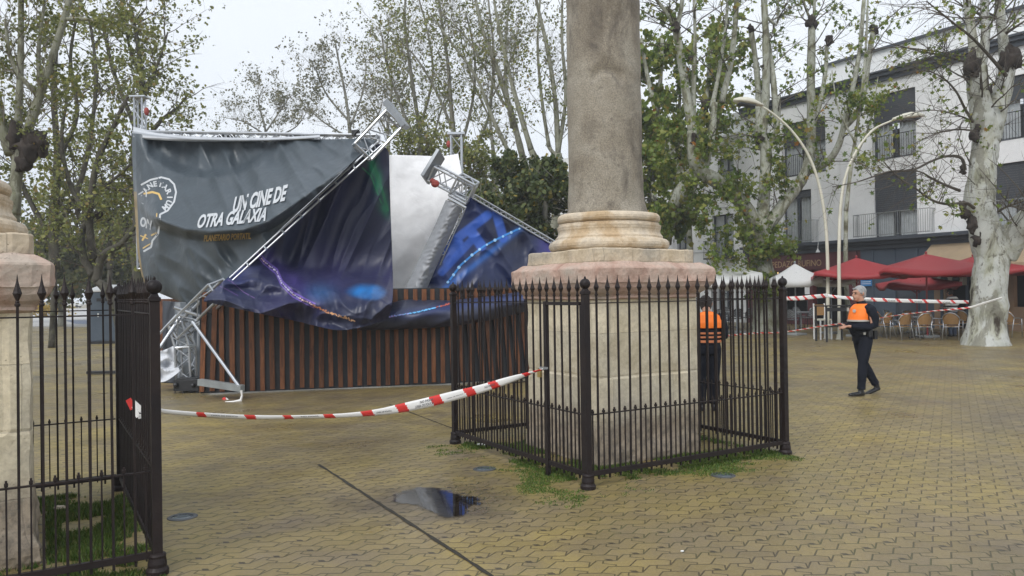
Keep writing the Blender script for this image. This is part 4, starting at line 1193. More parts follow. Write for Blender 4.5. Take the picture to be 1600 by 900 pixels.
def crs(pts, per=5):
    out = []
    for i in range(len(pts) - 1):
        a = pts[max(i - 1, 0)]; b_ = pts[i]; c_ = pts[i + 1]; d_ = pts[min(i + 2, len(pts) - 1)]
        for k in range(per):
            f = k / per
            out.append(0.5 * (2 * b_ + (c_ - a) * f + (2 * a - 5 * b_ + 4 * c_ - d_) * f * f + (3 * b_ - a - 3 * c_ + d_) * f ** 3))
    out.append(pts[-1]); return out
class Tree:
    def __init__(s, seed): s.r = random.Random(seed); s.w = MB(); s.t = MB(); s.ks = []; s.tips = []
    def limb(s, pts, r0, r1, n=10, per=5, flare=0):
        ps = crs([Vector(p) for p in pts], per); N = len(ps)
        rad = [r0 + (r1 - r0) * (i / (N - 1)) ** 0.8 for i in range(N)]
        rad = [q * (1 + 0.10 * noise.noise(ps[i] * 1.7)) for i, q in enumerate(rad)]
        if flare:
            for i in range(N):
                h = ps[i].z - ps[0].z
                rad[i] *= 1 + flare * math.exp(-h / 0.35)
        n0 = len(s.w.v); s.w.tube(ps, rad, n)
        if r0 > 0.11:
            for i in range(n0, len(s.w.v)):
                k = (i - n0) // n
                if k >= N: break
                q = Vector(s.w.v[i]); o = q - ps[k]
                s.w.v[i] = tuple(q + o * (0.17 * noise.fractal(q * 1.3, 0.8, 2, 3) + 0.05 * noise.noise(q * 7)))
        return ps, rad
    bs = 0.62
    def bump_(s, p, r):
        r *= s.bs; p = Vector(p) + Vector((0, 0.12, 0)); k = MB(); s.ks.append(k)
        k.ball(p, r, 16, (1, 1, 1.45))
        for i in range(len(k.v)):
            q = Vector(k.v[i]) - p; k.v[i] = tuple(p + q * (1 + 0.8 * noise.noise((p + q) * 1.1 / r) + 0.5 * noise.noise((p + q) * 2.6 / r)))
    def spawn(s, ps, rad, count, L, level, up=0.35, t0=0.2, droop=0.0, rmax=0.05, curl=0.25, thick=0.5, out=None):
        r = s.r
        for _ in range(count):
            f = t0 + (1 - t0) * r.random(); x = f * (len(ps) - 1); i = min(int(x), len(ps) - 2); p = ps[i].lerp(ps[i + 1], x - i)
            tg = (ps[i + 1] - ps[i]).normalized()
            rd = Vector((r.gauss(0, 1), r.gauss(0, 1), r.gauss(0, 0.6))); rd = (rd - tg * rd.dot(tg)).normalized()
            d = (tg * 0.55 + rd * 0.9 + Z * up).normalized()
            if out is not None: d = (d + out * 0.5).normalized()
            l = L * r.uniform(0.5, 1.2); ns = 6 if level else 4
            q = [p]; dd = d
            for k in range(ns):
                dd = (dd + Vector((r.gauss(0, curl), r.gauss(0, curl), r.gauss(0, curl))) * 0.6 + Z * (up * 0.12 - droop * 0.25)).normalized()
                q.append(q[-1] + dd * l / ns)
            r0 = min(rmax, rad[i] * thick); 
            rr = [r0 * (1 - 0.8 * k / ns) for k in range(ns + 1)]
            (s.w if r0 > 0.03 else s.t).tube(q, rr, 5 if r0 > 0.02 else 3, False)
            if level > 0: s.spawn(q, rr, s.sub, L * 0.45, level - 1, up * 0.6, 0.15, droop, rmax * 0.45, curl, 0.6)
            else: s.tips.append(q)
    sub = 6
    def leaves(s, n_, size, jitter, zmax=None, keep=None, lobed=True, extra=None):
        r = s.r; pts = []
        tips = s.tips
        if not tips: return
        tries = 0
        while len(pts) < n_ and tries < n_ * 6:
            tries += 1
            q = r.choice(tips); i = r.randrange(1, len(q)); p = q[i - 1].lerp(q[i], r.random()) + Vector((r.gauss(0, jitter), r.gauss(0, jitter), r.gauss(0, jitter)))
            cl = noise.noise(p * 0.9)
            if r.random() > 0.42 + cl * 2.0: continue
            if keep and not keep(p): continue
            pts.append(p)
            for _k in range(r.choice((1, 2, 3))): pts.append(p + Vector((r.gauss(0, size * .8), r.gauss(0, size * .8), r.gauss(0, size * .8))))
        s.lp = np.array([[p.x, p.y, p.z] for p in pts])
        s.ls = size; s.lobed = lobed
    def make(s, label, base, barkm, leafm, seed, group='plane trees round the square', cat='tree', name='plane_tree', burls=True):
        t = thing(name, label, cat, base, 0, group)
        s.w.build('trunk', barkm, t, True)
        if len(s.t.v) < 2600 and s.t.v: s.w.add(s.t.v, s.t.f); s.t = MB()
        if s.t.v: s.t.build('twigs', TWIGP if barkm in (BD, BM) else TWIG, t)
        for k in s.ks: k.build('pruning_burr', BK, t, True)
        if hasattr(s, 'lp') and len(s.lp):
            me = leaf_mesh('crown', s.lp - np.array(base)[None, :], s.ls, leafm, s.lobed, np.random.RandomState(seed))
            link('crown', me, t)
        return t

# --- big white plane tree on the right
def near_right():
    T = Tree(11); T.bs = 1.0; d = 23.7
    base = G(1546, 541)
    d = base.y + 0.5
    def p(x, y, dd=0): return P(x, y, d + dd)
    ps, rr = T.limb([p(1540, 545), p(1542, 500), p(1547, 450), p(1550, 410), p(1553, 385)], 0.47, 0.45, 24, 6, 0.38)
    a, ra = T.limb([p(1551, 400), p(1540, 360), p(1532, 320), p(1534, 270), p(1540, 225), p(1536, 185), p(1530, 150), p(1526, 105)], 0.46, 0.27, 16)
    b1, rb1 = T.limb([p(1526, 115), p(1520, 60), p(1512, 10), p(1508, -60)], 0.17, 0.09, 10)
    b2, rb2 = T.limb([p(1530, 115), p(1540, 60), p(1538, 10), p(1545, -60)], 0.16, 0.09, 10)
    c1, rc1 = T.limb([p(1543, 220), p(1556, 170), p(1570, 130), p(1572, 95)], 0.32, 0.22, 12)
    c2, rc2 = T.limb([p(1572, 100), p(1566, 50), p(1562, 0), p(1560, -60)], 0.17, 0.09, 10)
    e, re_ = T.limb([p(1566, 400), p(1585, 365, -.3), p(1612, 340, -.8), p(1650, 300, -1.2), p(1690, 220, -1.5)], 0.40, 0.25, 14)
    T.limb([p(1546, 372), p(1556, 366), p(1566, 360)], 0.22, 0.10, 8)
    for x, y, r in ((1523, 98, .20), (1526, 108, .16), (1576, 95, .24), (1588, 90, .2), (1534, 370, .17), (1524, 350, .14), (1512, 333, .12), (1508, 320, .10), (1546, 378, .15), (1538, 180, .12), (1528, 212, .13), (1508, 265, .08), (1548, 140, .12), (1542, 158, .10), (1562, 376, .10), (1532, 200, .10)):
        T.bump_(p(x, y, -.26), r)
    # dark curved shoots to the left
    def arc(pts, r0, n_=8, L=1.1):
        n_ = int(n_ * 1.8)
        q = crs([p(*k) for k in pts], 5); rad = [r0 * (1 - 0.75 * i / (len(q) - 1)) for i in range(len(q))]
        T.t.tube(q, rad, 6, False); T.spawn(q, rad, n_, L * 1.2, 1, 0.0, 0.15, 0.1, 0.014, 0.2, 0.6)
    arc([(1508, 265, -.2), (1502, 247, -.5), (1480, 244, -.9), (1455, 252, -1.2), (1425, 266, -1.5), (1390, 268, -1.8), (1340, 284, -2), (1300, 292, -2)], .05, 14)
    arc([(1500, 298, -.2), (1475, 288, -.4), (1455, 278, -.6), (1436, 268, -.8), (1405, 267, -1.2)], .045, 9)
    arc([(1522, 325, -.3), (1508, 317, -.6), (1480, 319, -1), (1455, 312, -1.4), (1430, 294, -1.6), (1405, 278, -1.8), (1380, 252, -2)], .05, 12)
    arc([(1520, 190, -.3), (1508, 170, -.6), (1494, 143, -1), (1474, 122, -1.4), (1450, 110, -1.8)], .05, 9)
    arc([(1572, 118, -.4), (1550, 92, -.9), (1520, 60, -1.6), (1485, 32, -2.2), (1448, 2, -3)], .06, 12)
    arc([(1506, 96, -.3), (1480, 88, -.8), (1430, 78, -1.4), (1370, 62, -2)], .035, 12)
    arc([(1506, 88, .3), (1460, 80, .8), (1400, 74, 1.4), (1340, 80, 2)], .03, 12)
    arc([(1522, 190, .3), (1490, 178, .8), (1450, 172, 1.4), (1410, 182, 2)], .03, 11)
    arc([(1524, 205, -.3), (1494, 202, -.8), (1460, 210, -1.4), (1425, 226, -1.8)], .03, 11)
    arc([(1560, 330, -.4), (1575, 322, -.8), (1600, 314, -1.2), (1640, 300, -1.8)], .04, 6)
    arc([(1572, 52, -.3), (1590, 40, -.6), (1625, 18, -1)], .05, 6)
    arc([(1555, 30, -.3), (1545, 26, -.8), (1500, 28, -1.5), (1450, 20, -2)], .03, 10)
    for q, r_ in ((b1, rb1), (b2, rb2), (c2, rc2), (a, ra), (e, re_)):
        T.spawn(q, r_, 9, 2.0, 1, 0.25, 0.25, 0, 0.03)
    T.spawn(c1, rc1, 8, 1.6, 1, 0.2, 0.3, 0, 0.03)
    T.leaves(1150, 0.10, 0.08)
    T.make('large white barked plane tree with dark burrs at the right, taped round its trunk', base, BW, LG, 1)
    # lichen and moss streaks come with the bark
near_right()

# --- forked plane tree behind the fence
def fork_tree():
    T = Tree(21); base = G(1197, 519); d = base.y + 0.3
    def p(x, y, dd=0): return P(x, y, d + dd)
    T.limb([p(1197, 522), p(1197, 490), p(1194, 440), p(1188, 400), p(1184, 350)], 0.48, 0.40, 16, 6, 0.5)
    L1, R1 = T.limb([p(1184, 362), p(1172, 335), p(1150, 308, -.4), (p(1122, 285, -.8)), p(1096, 268, -1.2), p(1084, 240, -1.4), p(1084, 205, -1.5)], 0.32, 0.26, 12)
    M1, RM = T.limb([p(1190, 355), p(1194, 310, .3), p(1196, 270, .5), p(1197, 235, .6), p(1190, 215, .7), p(1184, 195, .7)], 0.26, 0.22, 12)
    R2, RR = T.limb([p(1190, 362), p(1212, 336, .2), p(1238, 300, .6), p(1258, 270, .9), p(1266, 235, 1.1), p(1268, 190, 1.2)], 0.26, 0.2, 12)
    parts = [(L1, R1), (M1, RM), (R2, RR)]
    ups = [([(1084, 215, -1.5), (1073, 150, -1.6), (1063, 85, -1.6), (1056, 42, -1.7)], .19, .14),
           ([(1056, 42, -1.7), (1040, 18, -1.9), (1018, -10, -2)], .10, .05), ([(1058, 42, -1.7), (1066, 0, -1.7), (1066, -60, -1.7)], .11, .06),
           ([(1083, 215, -1.5), (1084, 130, -1.3), (1086, 50, -1.3), (1083, -40, -1.3)], .12, .05),
           ([(1112, 170, -1.0), (1124, 110, -.8), (1134, 40, -.8), (1140, -40, -.7)], .10, .05),
           ([(1100, 262, -1.1), (1112, 210, -1), (1116, 160, -1)], .18, .12),
           ([(1128, 160, -.5), (1143, 90, -.4), (1150, 20, -.4), (1152, -50, -.4)], .14, .08),
           ([(1190, 215, .7), (1196, 150, .7), (1197, 90, .6), (1195, 20, .6), (1190, -50, .6)], .20, .11),
           ([(1214, 205, .7), (1208, 120, .8), (1200, 60, .9), (1193, 0, 1)], .14, .07),
           ([(1186, 200, .7), (1184, 130, .9), (1177, 70, 1), (1172, 42, 1)], .15, .10),
           ([(1184, 205, .7), (1200, 225, .6), (1214, 200, .7), (1216, 150, .8)], .16, .10),
           ([(1268, 200, 1.2), (1267, 120, 1.3), (1268, 60, 1.3), (1270, 35, 1.3)], .19, .15),
           ([(1262, 215, 1.2), (1280, 165, 1.4), (1290, 110, 1.5), (1292, 70, 1.5)], .12, .08),
           ([(1262, 262, 1), (1285, 258, .6), (1306, 236, .2), (1318, 200, 0), (1332, 140, -.2), (1343, 80, -.3), (1350, 0, -.3)], .18, .07),
           ([(1318, 200, 0), (1345, 165, -.1), (1356, 100, -.1), (1364, 50, -.1)], .14, .10),
           ([(1270, 35, 1.3), (1258, 10, 1.3), (1250, -40, 1.4)], .07, .03), ([(1272, 35, 1.3), (1274, -40, 1.3)], .08, .04),
           ([(1197, 25, .6), (1215, 35, .8), (1214, -40, .9)], .07, .03)]
    for pts, r0, r1 in ups: parts.append(T.limb([p(*k) for k in pts], r0, r1, 9))
    for x, y, dd, r in ((1057, 42, -1.9, .22), (1086, 218, -1.7, .3), (1103, 165, -.8, .3), (1100, 268, -1.4, .2), (1174, 42, .8, .2), (1188, 215, .4, .25), (1268, 32, 1.1, .26), (1275, 36, 1.1, .2), (1297, 60, 1.3, .24), (1368, 45, -.2, .25), (1186, 352, -.2, .2), (1196, 105, .5, .16), (1080, 90, -1.5, .14)):
        T.bump_(p(x, y, dd), r)
    for q, r_ in parts: T.spawn(q, r_, 7, 2.0, 1, 0.2, 0.1, 0.15, 0.03)
    # leaves: dense on lower half, thin above
    def keep(q):
        z = q.z; return T.r.random() < (1.0 if z < 8.8 else 0.30)
    for _ in range(60):      # low hanging leafy shoots
        x = T.r.choice([T.r.uniform(1020, 1160), T.r.uniform(1160, 1240)]); y = T.r.uniform(230, 400) if x > 1110 else T.r.uniform(150, 330)
        c = p(x, y, T.r.uniform(-2.2, .6)); q = [c]
        for k in range(4): q.append(q[-1] + Vector((T.r.gauss(0, .12), T.r.gauss(0, .12), -.24)))
        T.t.tube(q, [.012, .01, .008, .006, .004], 3, False)
        for _k in range(5): T.tips.append(q)
    for _ in range(26):
        c = p(T.r.uniform(1176, 1222), T.r.uniform(372, 445), T.r.uniform(-.75, -.3)); q = [c]
        for k in range(3): q.append(q[-1] + Vector((T.r.gauss(0, .1), T.r.gauss(0, .1), -.14)))
        for _k in range(8): T.tips.append(q)
    T.leaves(8600, 0.155, 0.14, keep=keep)
    T.make('forked plane tree with leafy shoots just behind the fence, right of the column', base, BG, LG, 2)
fork_tree()

def stems(seed, label, bx, by, d, ups, bark_, leafm, nleaf, lsize, burls=(), spawn=8, L=1.6, base_r=0.3, trunkpts=None, name='plane_tree', rmax=0.02, up=0.35, jitter=0.15, lobed=False, keep=None, droop=0.0):
    T = Tree(seed); T.sub = 6 if seed in range(40, 50) or seed == 55 else 5
    deep = 40 <= seed < 50 or seed == 55
    base = P(bx, by, d); base.z = 0
    def p(x, y, dd=0): return P(x, y, d + dd)
    if trunkpts:
        pts = [Vector((base.x, base.y, -0.05))] + [p(*k) for k in trunkpts]
        T.limb(pts, base_r, base_r * 0.75, 12, 5, 0.3)
    seen = []
    tb = p(*trunkpts[-1]) if trunkpts else base
    low = P(bx, 440, d) if not trunkpts else p(*trunkpts[-2]) if len(trunkpts) > 1 else Vector((base.x, base.y, 1))
    for pts, r0, r1 in ups:
        w_ = [p(*k) for k in pts]
        if seen and min((w_[0] - q_).length for q_ in seen) > 0.35:
            cand = [q_ for q_ in seen if q_.z < w_[0].z - .3] or [low]
            st = min(cand, key=lambda q_: (w_[0] - q_).length)
            T.limb([st, st.lerp(w_[0], .55) - Z * .12, w_[0]], max(r0 * 1.1, .05), r0, 8)
        q, r_ = T.limb(w_, r0, r1, 8); seen += [low, tb] + q
        T.spawn(q, r_, spawn, L, 2 if deep else 1, up, 0.05, droop, rmax)
    for x, y, r in burls: T.bump_(p(x, y, -.2), r)
    if nleaf: T.leaves(nleaf, lsize, jitter, lobed=lobed, keep=keep)
    return T.make(label, base, bark_, leafm, seed, name=name)

# tree between column and fork tree
stems(31, 'leaning grey plane tree seen just right of the column, behind its base', 1035, 500, 36,
      [([(1036, 380, 0), (1052, 322, 0), (1072, 286, 0), (1090, 262, .2)], .38, .30), ([(1070, 290, 0), (1052, 240, 0), (1030, 190, .3), (1012, 120, .5), (1002, 60, .5)], .22, .08),
       ([(1090, 262, .2), (1092, 200, .5), (1106, 140, .8), (1110, 60, 1)], .2, .08), ([(1036, 350, 0), (1022, 310, .3), (1016, 250, .5), (1030, 150, 1), (1035, 60, 1)], .2, .08)],
      BG, LG, 4600, 0.18, ((1060, 240, .3),), 10, 1.9, .42, [(1030, 440, 0), (1034, 375, 0)], droop=0.2)

# bare tall trees in the centre, behind the booth
cen = [
 (41, 'tall bare plane tree directly left of the column, its pale stems nearly straight', 846, 38, [([(872, 240), (868, 160), (856, 80), (838, 0), (830, -50)], .2, .07), ([(872, 240), (884, 150), (878, 60), (880, -40)], .16, .06), ([(858, 230), (846, 150), (840, 60), (848, -40)], .14, .05), ([(830, 235), (808, 160), (790, 90), (775, 20), (768, -40)], .20, .06)], BG, LS, 2000, .15),
 (42, 'slanting bare plane tree whose stems lean left above the dark hedge of trees', 812, 40, [([(818, 250), (800, 180), (778, 110), (752, 40), (738, -30)], .26, .08), ([(800, 200), (790, 120), (792, 40), (800, -40)], .15, .05), ([(780, 150), (760, 110), (730, 60), (690, 20)], .10, .04), ([(806, 260), (772, 190), (744, 120), (700, 60), (672, 20)], .18, .05)], BG, LS, 2300, .15),
 (43, 'fine branched plane tree rising behind the second rear tower', 715, 42, [([(716, 260), (706, 180), (700, 100), (688, 20), (684, -40)], .2, .07), ([(720, 230), (738, 160), (742, 90), (728, 20)], .14, .05), ([(706, 200), (680, 140), (650, 90), (620, 60)], .12, .04), ([(740, 240), (764, 180), (770, 110), (760, 40)], .12, .05)], BD, LS, 3200, .15),
 (44, 'dense twiggy plane tree behind the tipped base plate of the left tower', 655, 45, [([(662, 260), (652, 180), (640, 100), (632, 20), (640, -30)], .2, .07), ([(650, 220), (624, 160), (604, 100), (596, 50)], .14, .05), ([(656, 200), (676, 120), (668, 50), (655, 0)], .13, .05), ([(670, 240), (690, 170), (706, 120)], .1, .04)], BD, LS, 3300, .16),
 (45, 'round crowned grey tree standing alone against the sky above the banner', 545, 62, [([(550, 260), (546, 200), (540, 150), (528, 90), (524, 62)], .26, .05), ([(546, 200), (565, 150), (572, 105), (566, 80)], .14, .04), ([(546, 190), (512, 150), (496, 115), (488, 98)], .14, .04), ([(550, 225), (590, 180), (598, 150)], .12, .04), ([(544, 215), (498, 185), (478, 160)], .12, .04)], BD, LP, 3600, .2),
 (46, 'small pale tree low on the skyline above the middle of the banner', 400, 66, [([(418, 250), (414, 200), (404, 160), (410, 140)], .2, .04), ([(414, 210), (380, 190), (352, 184)], .12, .03), ([(416, 205), (440, 170), (452, 152)], .12, .03), ([(418, 220), (460, 200), (476, 180)], .12, .03)], BD, LP, 2200, .2),
 (47, 'grey tree behind the truss corner, between the round crowned one and the twiggy one', 605, 52, [([(610, 260), (606, 200), (612, 140), (604, 90), (608, 40)], .18, .05), ([(606, 210), (586, 170), (570, 140)], .1, .04), ([(610, 180), (634, 130), (642, 80)], .1, .04)], BD, LP, 1800, .18),
 (55, 'tall thin plane tree whose top branches reach over the gap left of the column', 770, 52, [([(774, 260), (766, 180), (772, 90), (764, 10), (760, -40)], .18, .06), ([(768, 190), (740, 130), (722, 70), (718, 10)], .1, .04), ([(770, 150), (800, 90), (812, 30)], .1, .04)], BD, LP, 2200, .17),
]
for sd_, lab, bx, d, ups, bk, lf, nl, ls_ in cen:
    ups = [(u_[0], u_[1] * .72, u_[2] * .8) for u_ in ups]; bk = BM if bk is BG else BD; lf = LM if lf is LS else LP
    stems(sd_, lab, bx, 490, d, ups, bk, lf, int(nl * 1.35), ls_ * .5, (), 15, 2.6, .26, [(ups[0][0][0][0], ups[0][0][0][1] + 60, 0), (ups[0][0][0][0], ups[0][0][0][1], 0)], jitter=.3, rmax=.02)

# --- dense evergreens behind the blue banner
def bush(seed, label, cx, cy, d, rx, rz, n_, size, leafm, bx=None):
    T = Tree(seed); base = P(bx or cx, 480, d); base.z = 0
    c = P(cx, cy, d); k = d / F_
    T.limb([(base.x, base.y, -0.05), tuple(base.lerp(c, .4)), tuple(c)], .22, .08, 8)
    q, r_ = T.limb([tuple(base.lerp(c, .3)), tuple(base.lerp(c, .7)), tuple(c + Z * rz * k * .6)], .15, .05, 6)
    pts = []
    r = T.r
    clumps = [(Vector((r.uniform(-1, 1), r.uniform(-1, 1), r.uniform(-1, 1)))) for _ in range(46)]
    clumps = [v * (r.uniform(.35, 1.2) / max(.3, v.length)) for v in clumps]
    for v in clumps:
        m_ = c + Vector((v.x * rx * k, v.y * rx * k, v.z * rz * k)); T.spawn([Vector(c), m_], [.05, .02], 2, .8, 0, .1)
        cr = r.uniform(.20, .5) * rx * k
        for _ in range(n_ // 46):
            g_ = Vector((r.gauss(0, 1), r.gauss(0, 1), r.gauss(0, .8))).normalized() * cr * (r.random() ** .4)
            pts.append(m_ + g_)
    T.lp = np.array([[p.x, p.y, p.z] for p in pts]); T.ls = size; T.lobed = False
    if T.t.v: T.w.add(T.t.v, T.t.f); T.t = MB()
    T.make(label, base, BD, leafm, seed, 'dark evergreen trees behind the booth', name='evergreen_tree')
bush(51, 'dark evergreen tree touching the left side of the column above the blue banner', 852, 320, 27, 42, 85, 9000, .10, LD)
bush(52, 'dark evergreen tree in the gap between the rear tower and the column', 800, 300, 29, 46, 72, 8000, .10, LD)
bush(53, 'small evergreen tree low behind the leaning blue banner top', 770, 345, 25, 40, 50, 6000, .10, LD)
bush(56, 'yellow green leafy tree seen above the fallen right tower', 735, 262, 34, 48, 62, 4200, .085, LM)
bush(57, 'loose grey green tree between the two fallen towers, above the white cloth', 655, 225, 36, 46, 42, 3000, .08, LM)
bush(54, 'dark green tree half hidden by the column base, right of the shaft', 1015, 300, 33, 34, 90, 2600, .14, LG)

# --- trees on the left
def keepL(q): return True
stems(61, 'tall plane tree over the cropped left pedestal with two pale slanting limbs', 22, 500, 17,
      [([(20, 335), (24, 290), (30, 240), (46, 195), (72, 120), (100, 30), (118, -40)], .15, .06), ([(30, 260), (28, 200), (32, 100), (33, -40)], .11, .05), ([(46, 195), (62, 150), (60, 80), (70, 0)], .08, .03), ([(100, 30), (140, 30), (190, 36), (232, 50)], .05, .02),
       ([(20, 240), (-10, 160), (-30, 60), (-20, -40)], .15, .06), ([(60, 150), (20, 100), (8, 30)], .06, .03)],
      BM, LM, 5200, .066, ((40, 228, .36), (56, 222, .28), (22, 215, .34), (30, 250, .25)), 13, 1.25, .20, [(16, 380, 0), (22, 300, 0)], lobed=True, jitter=.12, rmax=.016, droop=.1)
stems(62, 'dark curved plane tree between the cropped pedestal and the banner', 196, 510, 24,
      [([(150, 440), (160, 400), (190, 380), (212, 352), (240, 330)], .16, .05), ([(146, 430), (130, 400), (128, 360), (152, 330)], .15, .07), ([(146, 410), (140, 340), (150, 260), (176, 200), (200, 150)], .14, .05), ([(120, 330), (165, 290), (190, 270), (215, 245)], .08, .03), ([(140, 340), (110, 290), (96, 220), (104, 160)], .1, .04), ([(150, 290), (200, 300), (235, 320)], .06, .03)],
      BDD, LM, 4200, .07, ((150, 335, .15),), 11, 1.9, .16, [(176, 468, 0), (150, 437, 0)], jitter=.2, rmax=.02)
stems(63, 'leafy plane tree behind the rear tower at the left end of the banner', 215, 500, 33,
      [([(215, 300), (210, 220), (222, 140), (215, 70), (205, 10)], .2, .06), ([(212, 240), (250, 190), (275, 170), (292, 150)], .12, .04), ([(212, 200), (180, 120), (160, 40)], .12, .05), ([(222, 160), (250, 90), (262, 50)], .1, .03), ([(225, 130), (200, 60), (230, 10)], .08, .03)],
      BDD, LM, 5000, .08, (), 13, 2.2, .26, [(215, 400, 0), (215, 300, 0)], jitter=.28, rmax=.024)
stems(64, 'greenest plane tree in the far left row, filling the gap above the pedestal cornice', 80, 500, 28,
      [([(85, 420), (84, 340), (90, 250), (84, 150), (90, 40)], .2, .07), ([(85, 360), (120, 300), (140, 220), (150, 120), (140, 30)], .12, .05), ([(85, 380), (50, 320), (20, 250), (0, 150)], .12, .05), ([(90, 250), (120, 180), (110, 90), (125, 0)], .1, .04)],
      BDD, LM, 5800, .08, (), 13, 2.1, .10, [(84, 450, 0), (85, 420, 0)], jitter=.28, rmax=.024)
stems(65, 'far plane tree behind the portable toilet', 172, 495, 42,
      [([(172, 420), (170, 380), (160, 340), (150, 300)], .2, .08), ([(172, 400), (200, 350), (210, 300)], .14, .06), ([(170, 400), (130, 370), (110, 330)], .14, .05), ([(170, 380), (180, 330), (176, 270)], .12, .05)],
      BDD, LM, 5000, .11, (), 13, 2.3, .16, [(171, 450, 0), (172, 420, 0)], jitter=.35, rmax=.024)
for sd_, cx, cy, d, rx, rz, lab in ((71, 95, 405, 50, 60, 50, 'far rounded tree low behind the left fence spikes'), (72, 190, 400, 54, 55, 55, 'far dark tree beyond the portable toilet roof'), (73, 20, 390, 60, 60, 55, 'far dark tree at the left edge behind the cropped pedestal'), (74, 150, 418, 66, 60, 38, 'lowest far tree between the toilet and the cropped pedestal')):
    bush(sd_, lab, cx, cy, d, rx, rz, 4600, .2, LS)
# right hand background crowns above the roofs
stems(66, 'thin plane tree against the white wall between the two curved lamps', 1330, 500, 30.5,
      [([(1322, 330), (1330, 260), (1342, 180), (1352, 90), (1356, 0)], .09, .04), ([(1335, 250), (1360, 190), (1372, 120)], .05, .02), ([(1335, 220), (1310, 170), (1300, 110)], .05, .02)],
      BG, LG, 900, .13, (), 9, 1.7, .10, [(1322, 440, 0), (1322, 330, 0)], lobed=True, jitter=.15)
stems(67, 'leafy plane tree standing behind the pedestal cornice, left of the forked tree', 1075, 500, 39,
      [([(1078, 380), (1074, 300), (1060, 220), (1062, 140), (1050, 60)], .14, .06), ([(1076, 320), (1100, 250), (1120, 180), (1130, 100)], .12, .05), ([(1074, 320), (1046, 260), (1030, 210)], .1, .04)],
      BG, LG, 3600, .15, (), 10, 2.1, .2, [(1078, 440, 0), (1078, 380, 0)], jitter=.28)
# ================================================================ buildings on the right
F0 = P(1510, 450, 31.0); F0.z = 0
BROT = YAW - math.pi / 2
AX = Vector((math.cos(BROT), math.sin(BROT), 0))     # local x, towards the viewer's right
def fpx(x, y, off=0.0):                              # pixel -> (a, z) on the facade plane set back by off
    r = ray(x, y); o = Vector((0, 0, CAM_H)); pl = F0 + U * off
    t = (pl - o).dot(U) / r.dot(U); q = o + r * t
    return (q - F0).dot(AX), q.z
plaster = NT('white_plaster')
pz = plaster.pos()
pc_ = plaster.ramp(plaster.noise(pz, 0.7, 6, 0.65), [(0.3, (0.68, 0.69, 0.70)), (0.6, (0.79, 0.80, 0.80)), (0.8, (0.72, 0.72, 0.71))])
mpz = plaster.n('ShaderNodeMapping'); mpz.inputs['Scale'].default_value = (1.5, 1.5, 0.12); plaster.l(pz, mpz.inputs['Vector'])
pc_ = plaster.mix(plaster.ramp(plaster.noise(mpz.outputs[0], 1.6, 5, 0.7), [(0.55, 0.0), (0.75, 0.35)]), pc_, (0.40, 0.40, 0.38))
plaster.setb(pc_, 0.85); plaster.bump(plaster.noise(pz, 9, 5), 0.15, 0.02)
MAT['plaster'] = plaster.m
MAT['trimdark'] = simple('dark_blue_grey_trim', (0.045, 0.053, 0.068), (0.06, 0.07, 0.085), 2, 0.6)
MAT['slate'] = simple('slate_blue_paint', (0.05, 0.068, 0.095), (0.065, 0.085, 0.115), 1.2, 0.6)
MAT['wine'] = simple('wine_red_paint', (0.085, 0.018, 0.022), (0.11, 0.026, 0.03), 1.5, 0.5)
MAT['tan'] = simple('terracotta_plaster', (0.32, 0.21, 0.13), (0.25, 0.17, 0.11), 1.5, 0.8)
MAT['screen'] = simple('grey_blind', (0.045, 0.05, 0.058), (0.06, 0.066, 0.075), 1, 0.8)
gl_ = NT('window_glass'); gl_.setb((0.03, 0.035, 0.04), 0.06, 0, 0.8)
tr_ = gl_.n('ShaderNodeBsdfTransparent'); ms_ = gl_.n('ShaderNodeMixShader'); ms_.inputs[0].default_value = 0.88
gl_.l(gl_.b.outputs[0], ms_.inputs[1]); gl_.l(tr_.outputs[0], ms_.inputs[2]); gl_.l(ms_.outputs[0], gl_.out.inputs[0]); MAT['glass'] = gl_.m
MAT['curtain'] = simple('pale_curtain', (0.72, 0.76, 0.78), (0.58, 0.62, 0.64), 6, 0.8)
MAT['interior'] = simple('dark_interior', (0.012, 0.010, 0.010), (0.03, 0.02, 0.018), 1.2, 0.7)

def wall_holes(mb, a0, a1, z0, z1, holes, depth=0.25, y=0.0):
    xs = sorted({a0, a1, *[h[0] for h in holes], *[h[1] for h in holes]}); zs = sorted({z0, z1, *[h[2] for h in holes], *[h[3] for h in holes]})
    xs = [x for x in xs if a0 <= x <= a1]; zs = [z for z in zs if z0 <= z <= z1]
    for i in range(len(xs) - 1):
        for j in range(len(zs) - 1):
            cx, cz = (xs[i] + xs[i + 1]) / 2, (zs[j] + zs[j + 1]) / 2
            if any(h[0] < cx < h[1] and h[2] < cz < h[3] for h in holes): continue
            mb.add([(xs[i], y, zs[j]), (xs[i + 1], y, zs[j]), (xs[i + 1], y, zs[j + 1]), (xs[i], y, zs[j + 1])], [(0, 1, 2, 3)])
    for a, b_, c, d in [h[:4] for h in holes]:
        k = y + depth
        mb.add([(a, y, c), (b_, y, c), (b_, y, d), (a, y, d), (a, k, c), (b_, k, c), (b_, k, d), (a, k, d)], [(0, 4, 5, 1), (1, 5, 6, 2), (2, 6, 7, 3), (3, 7, 4, 0)])
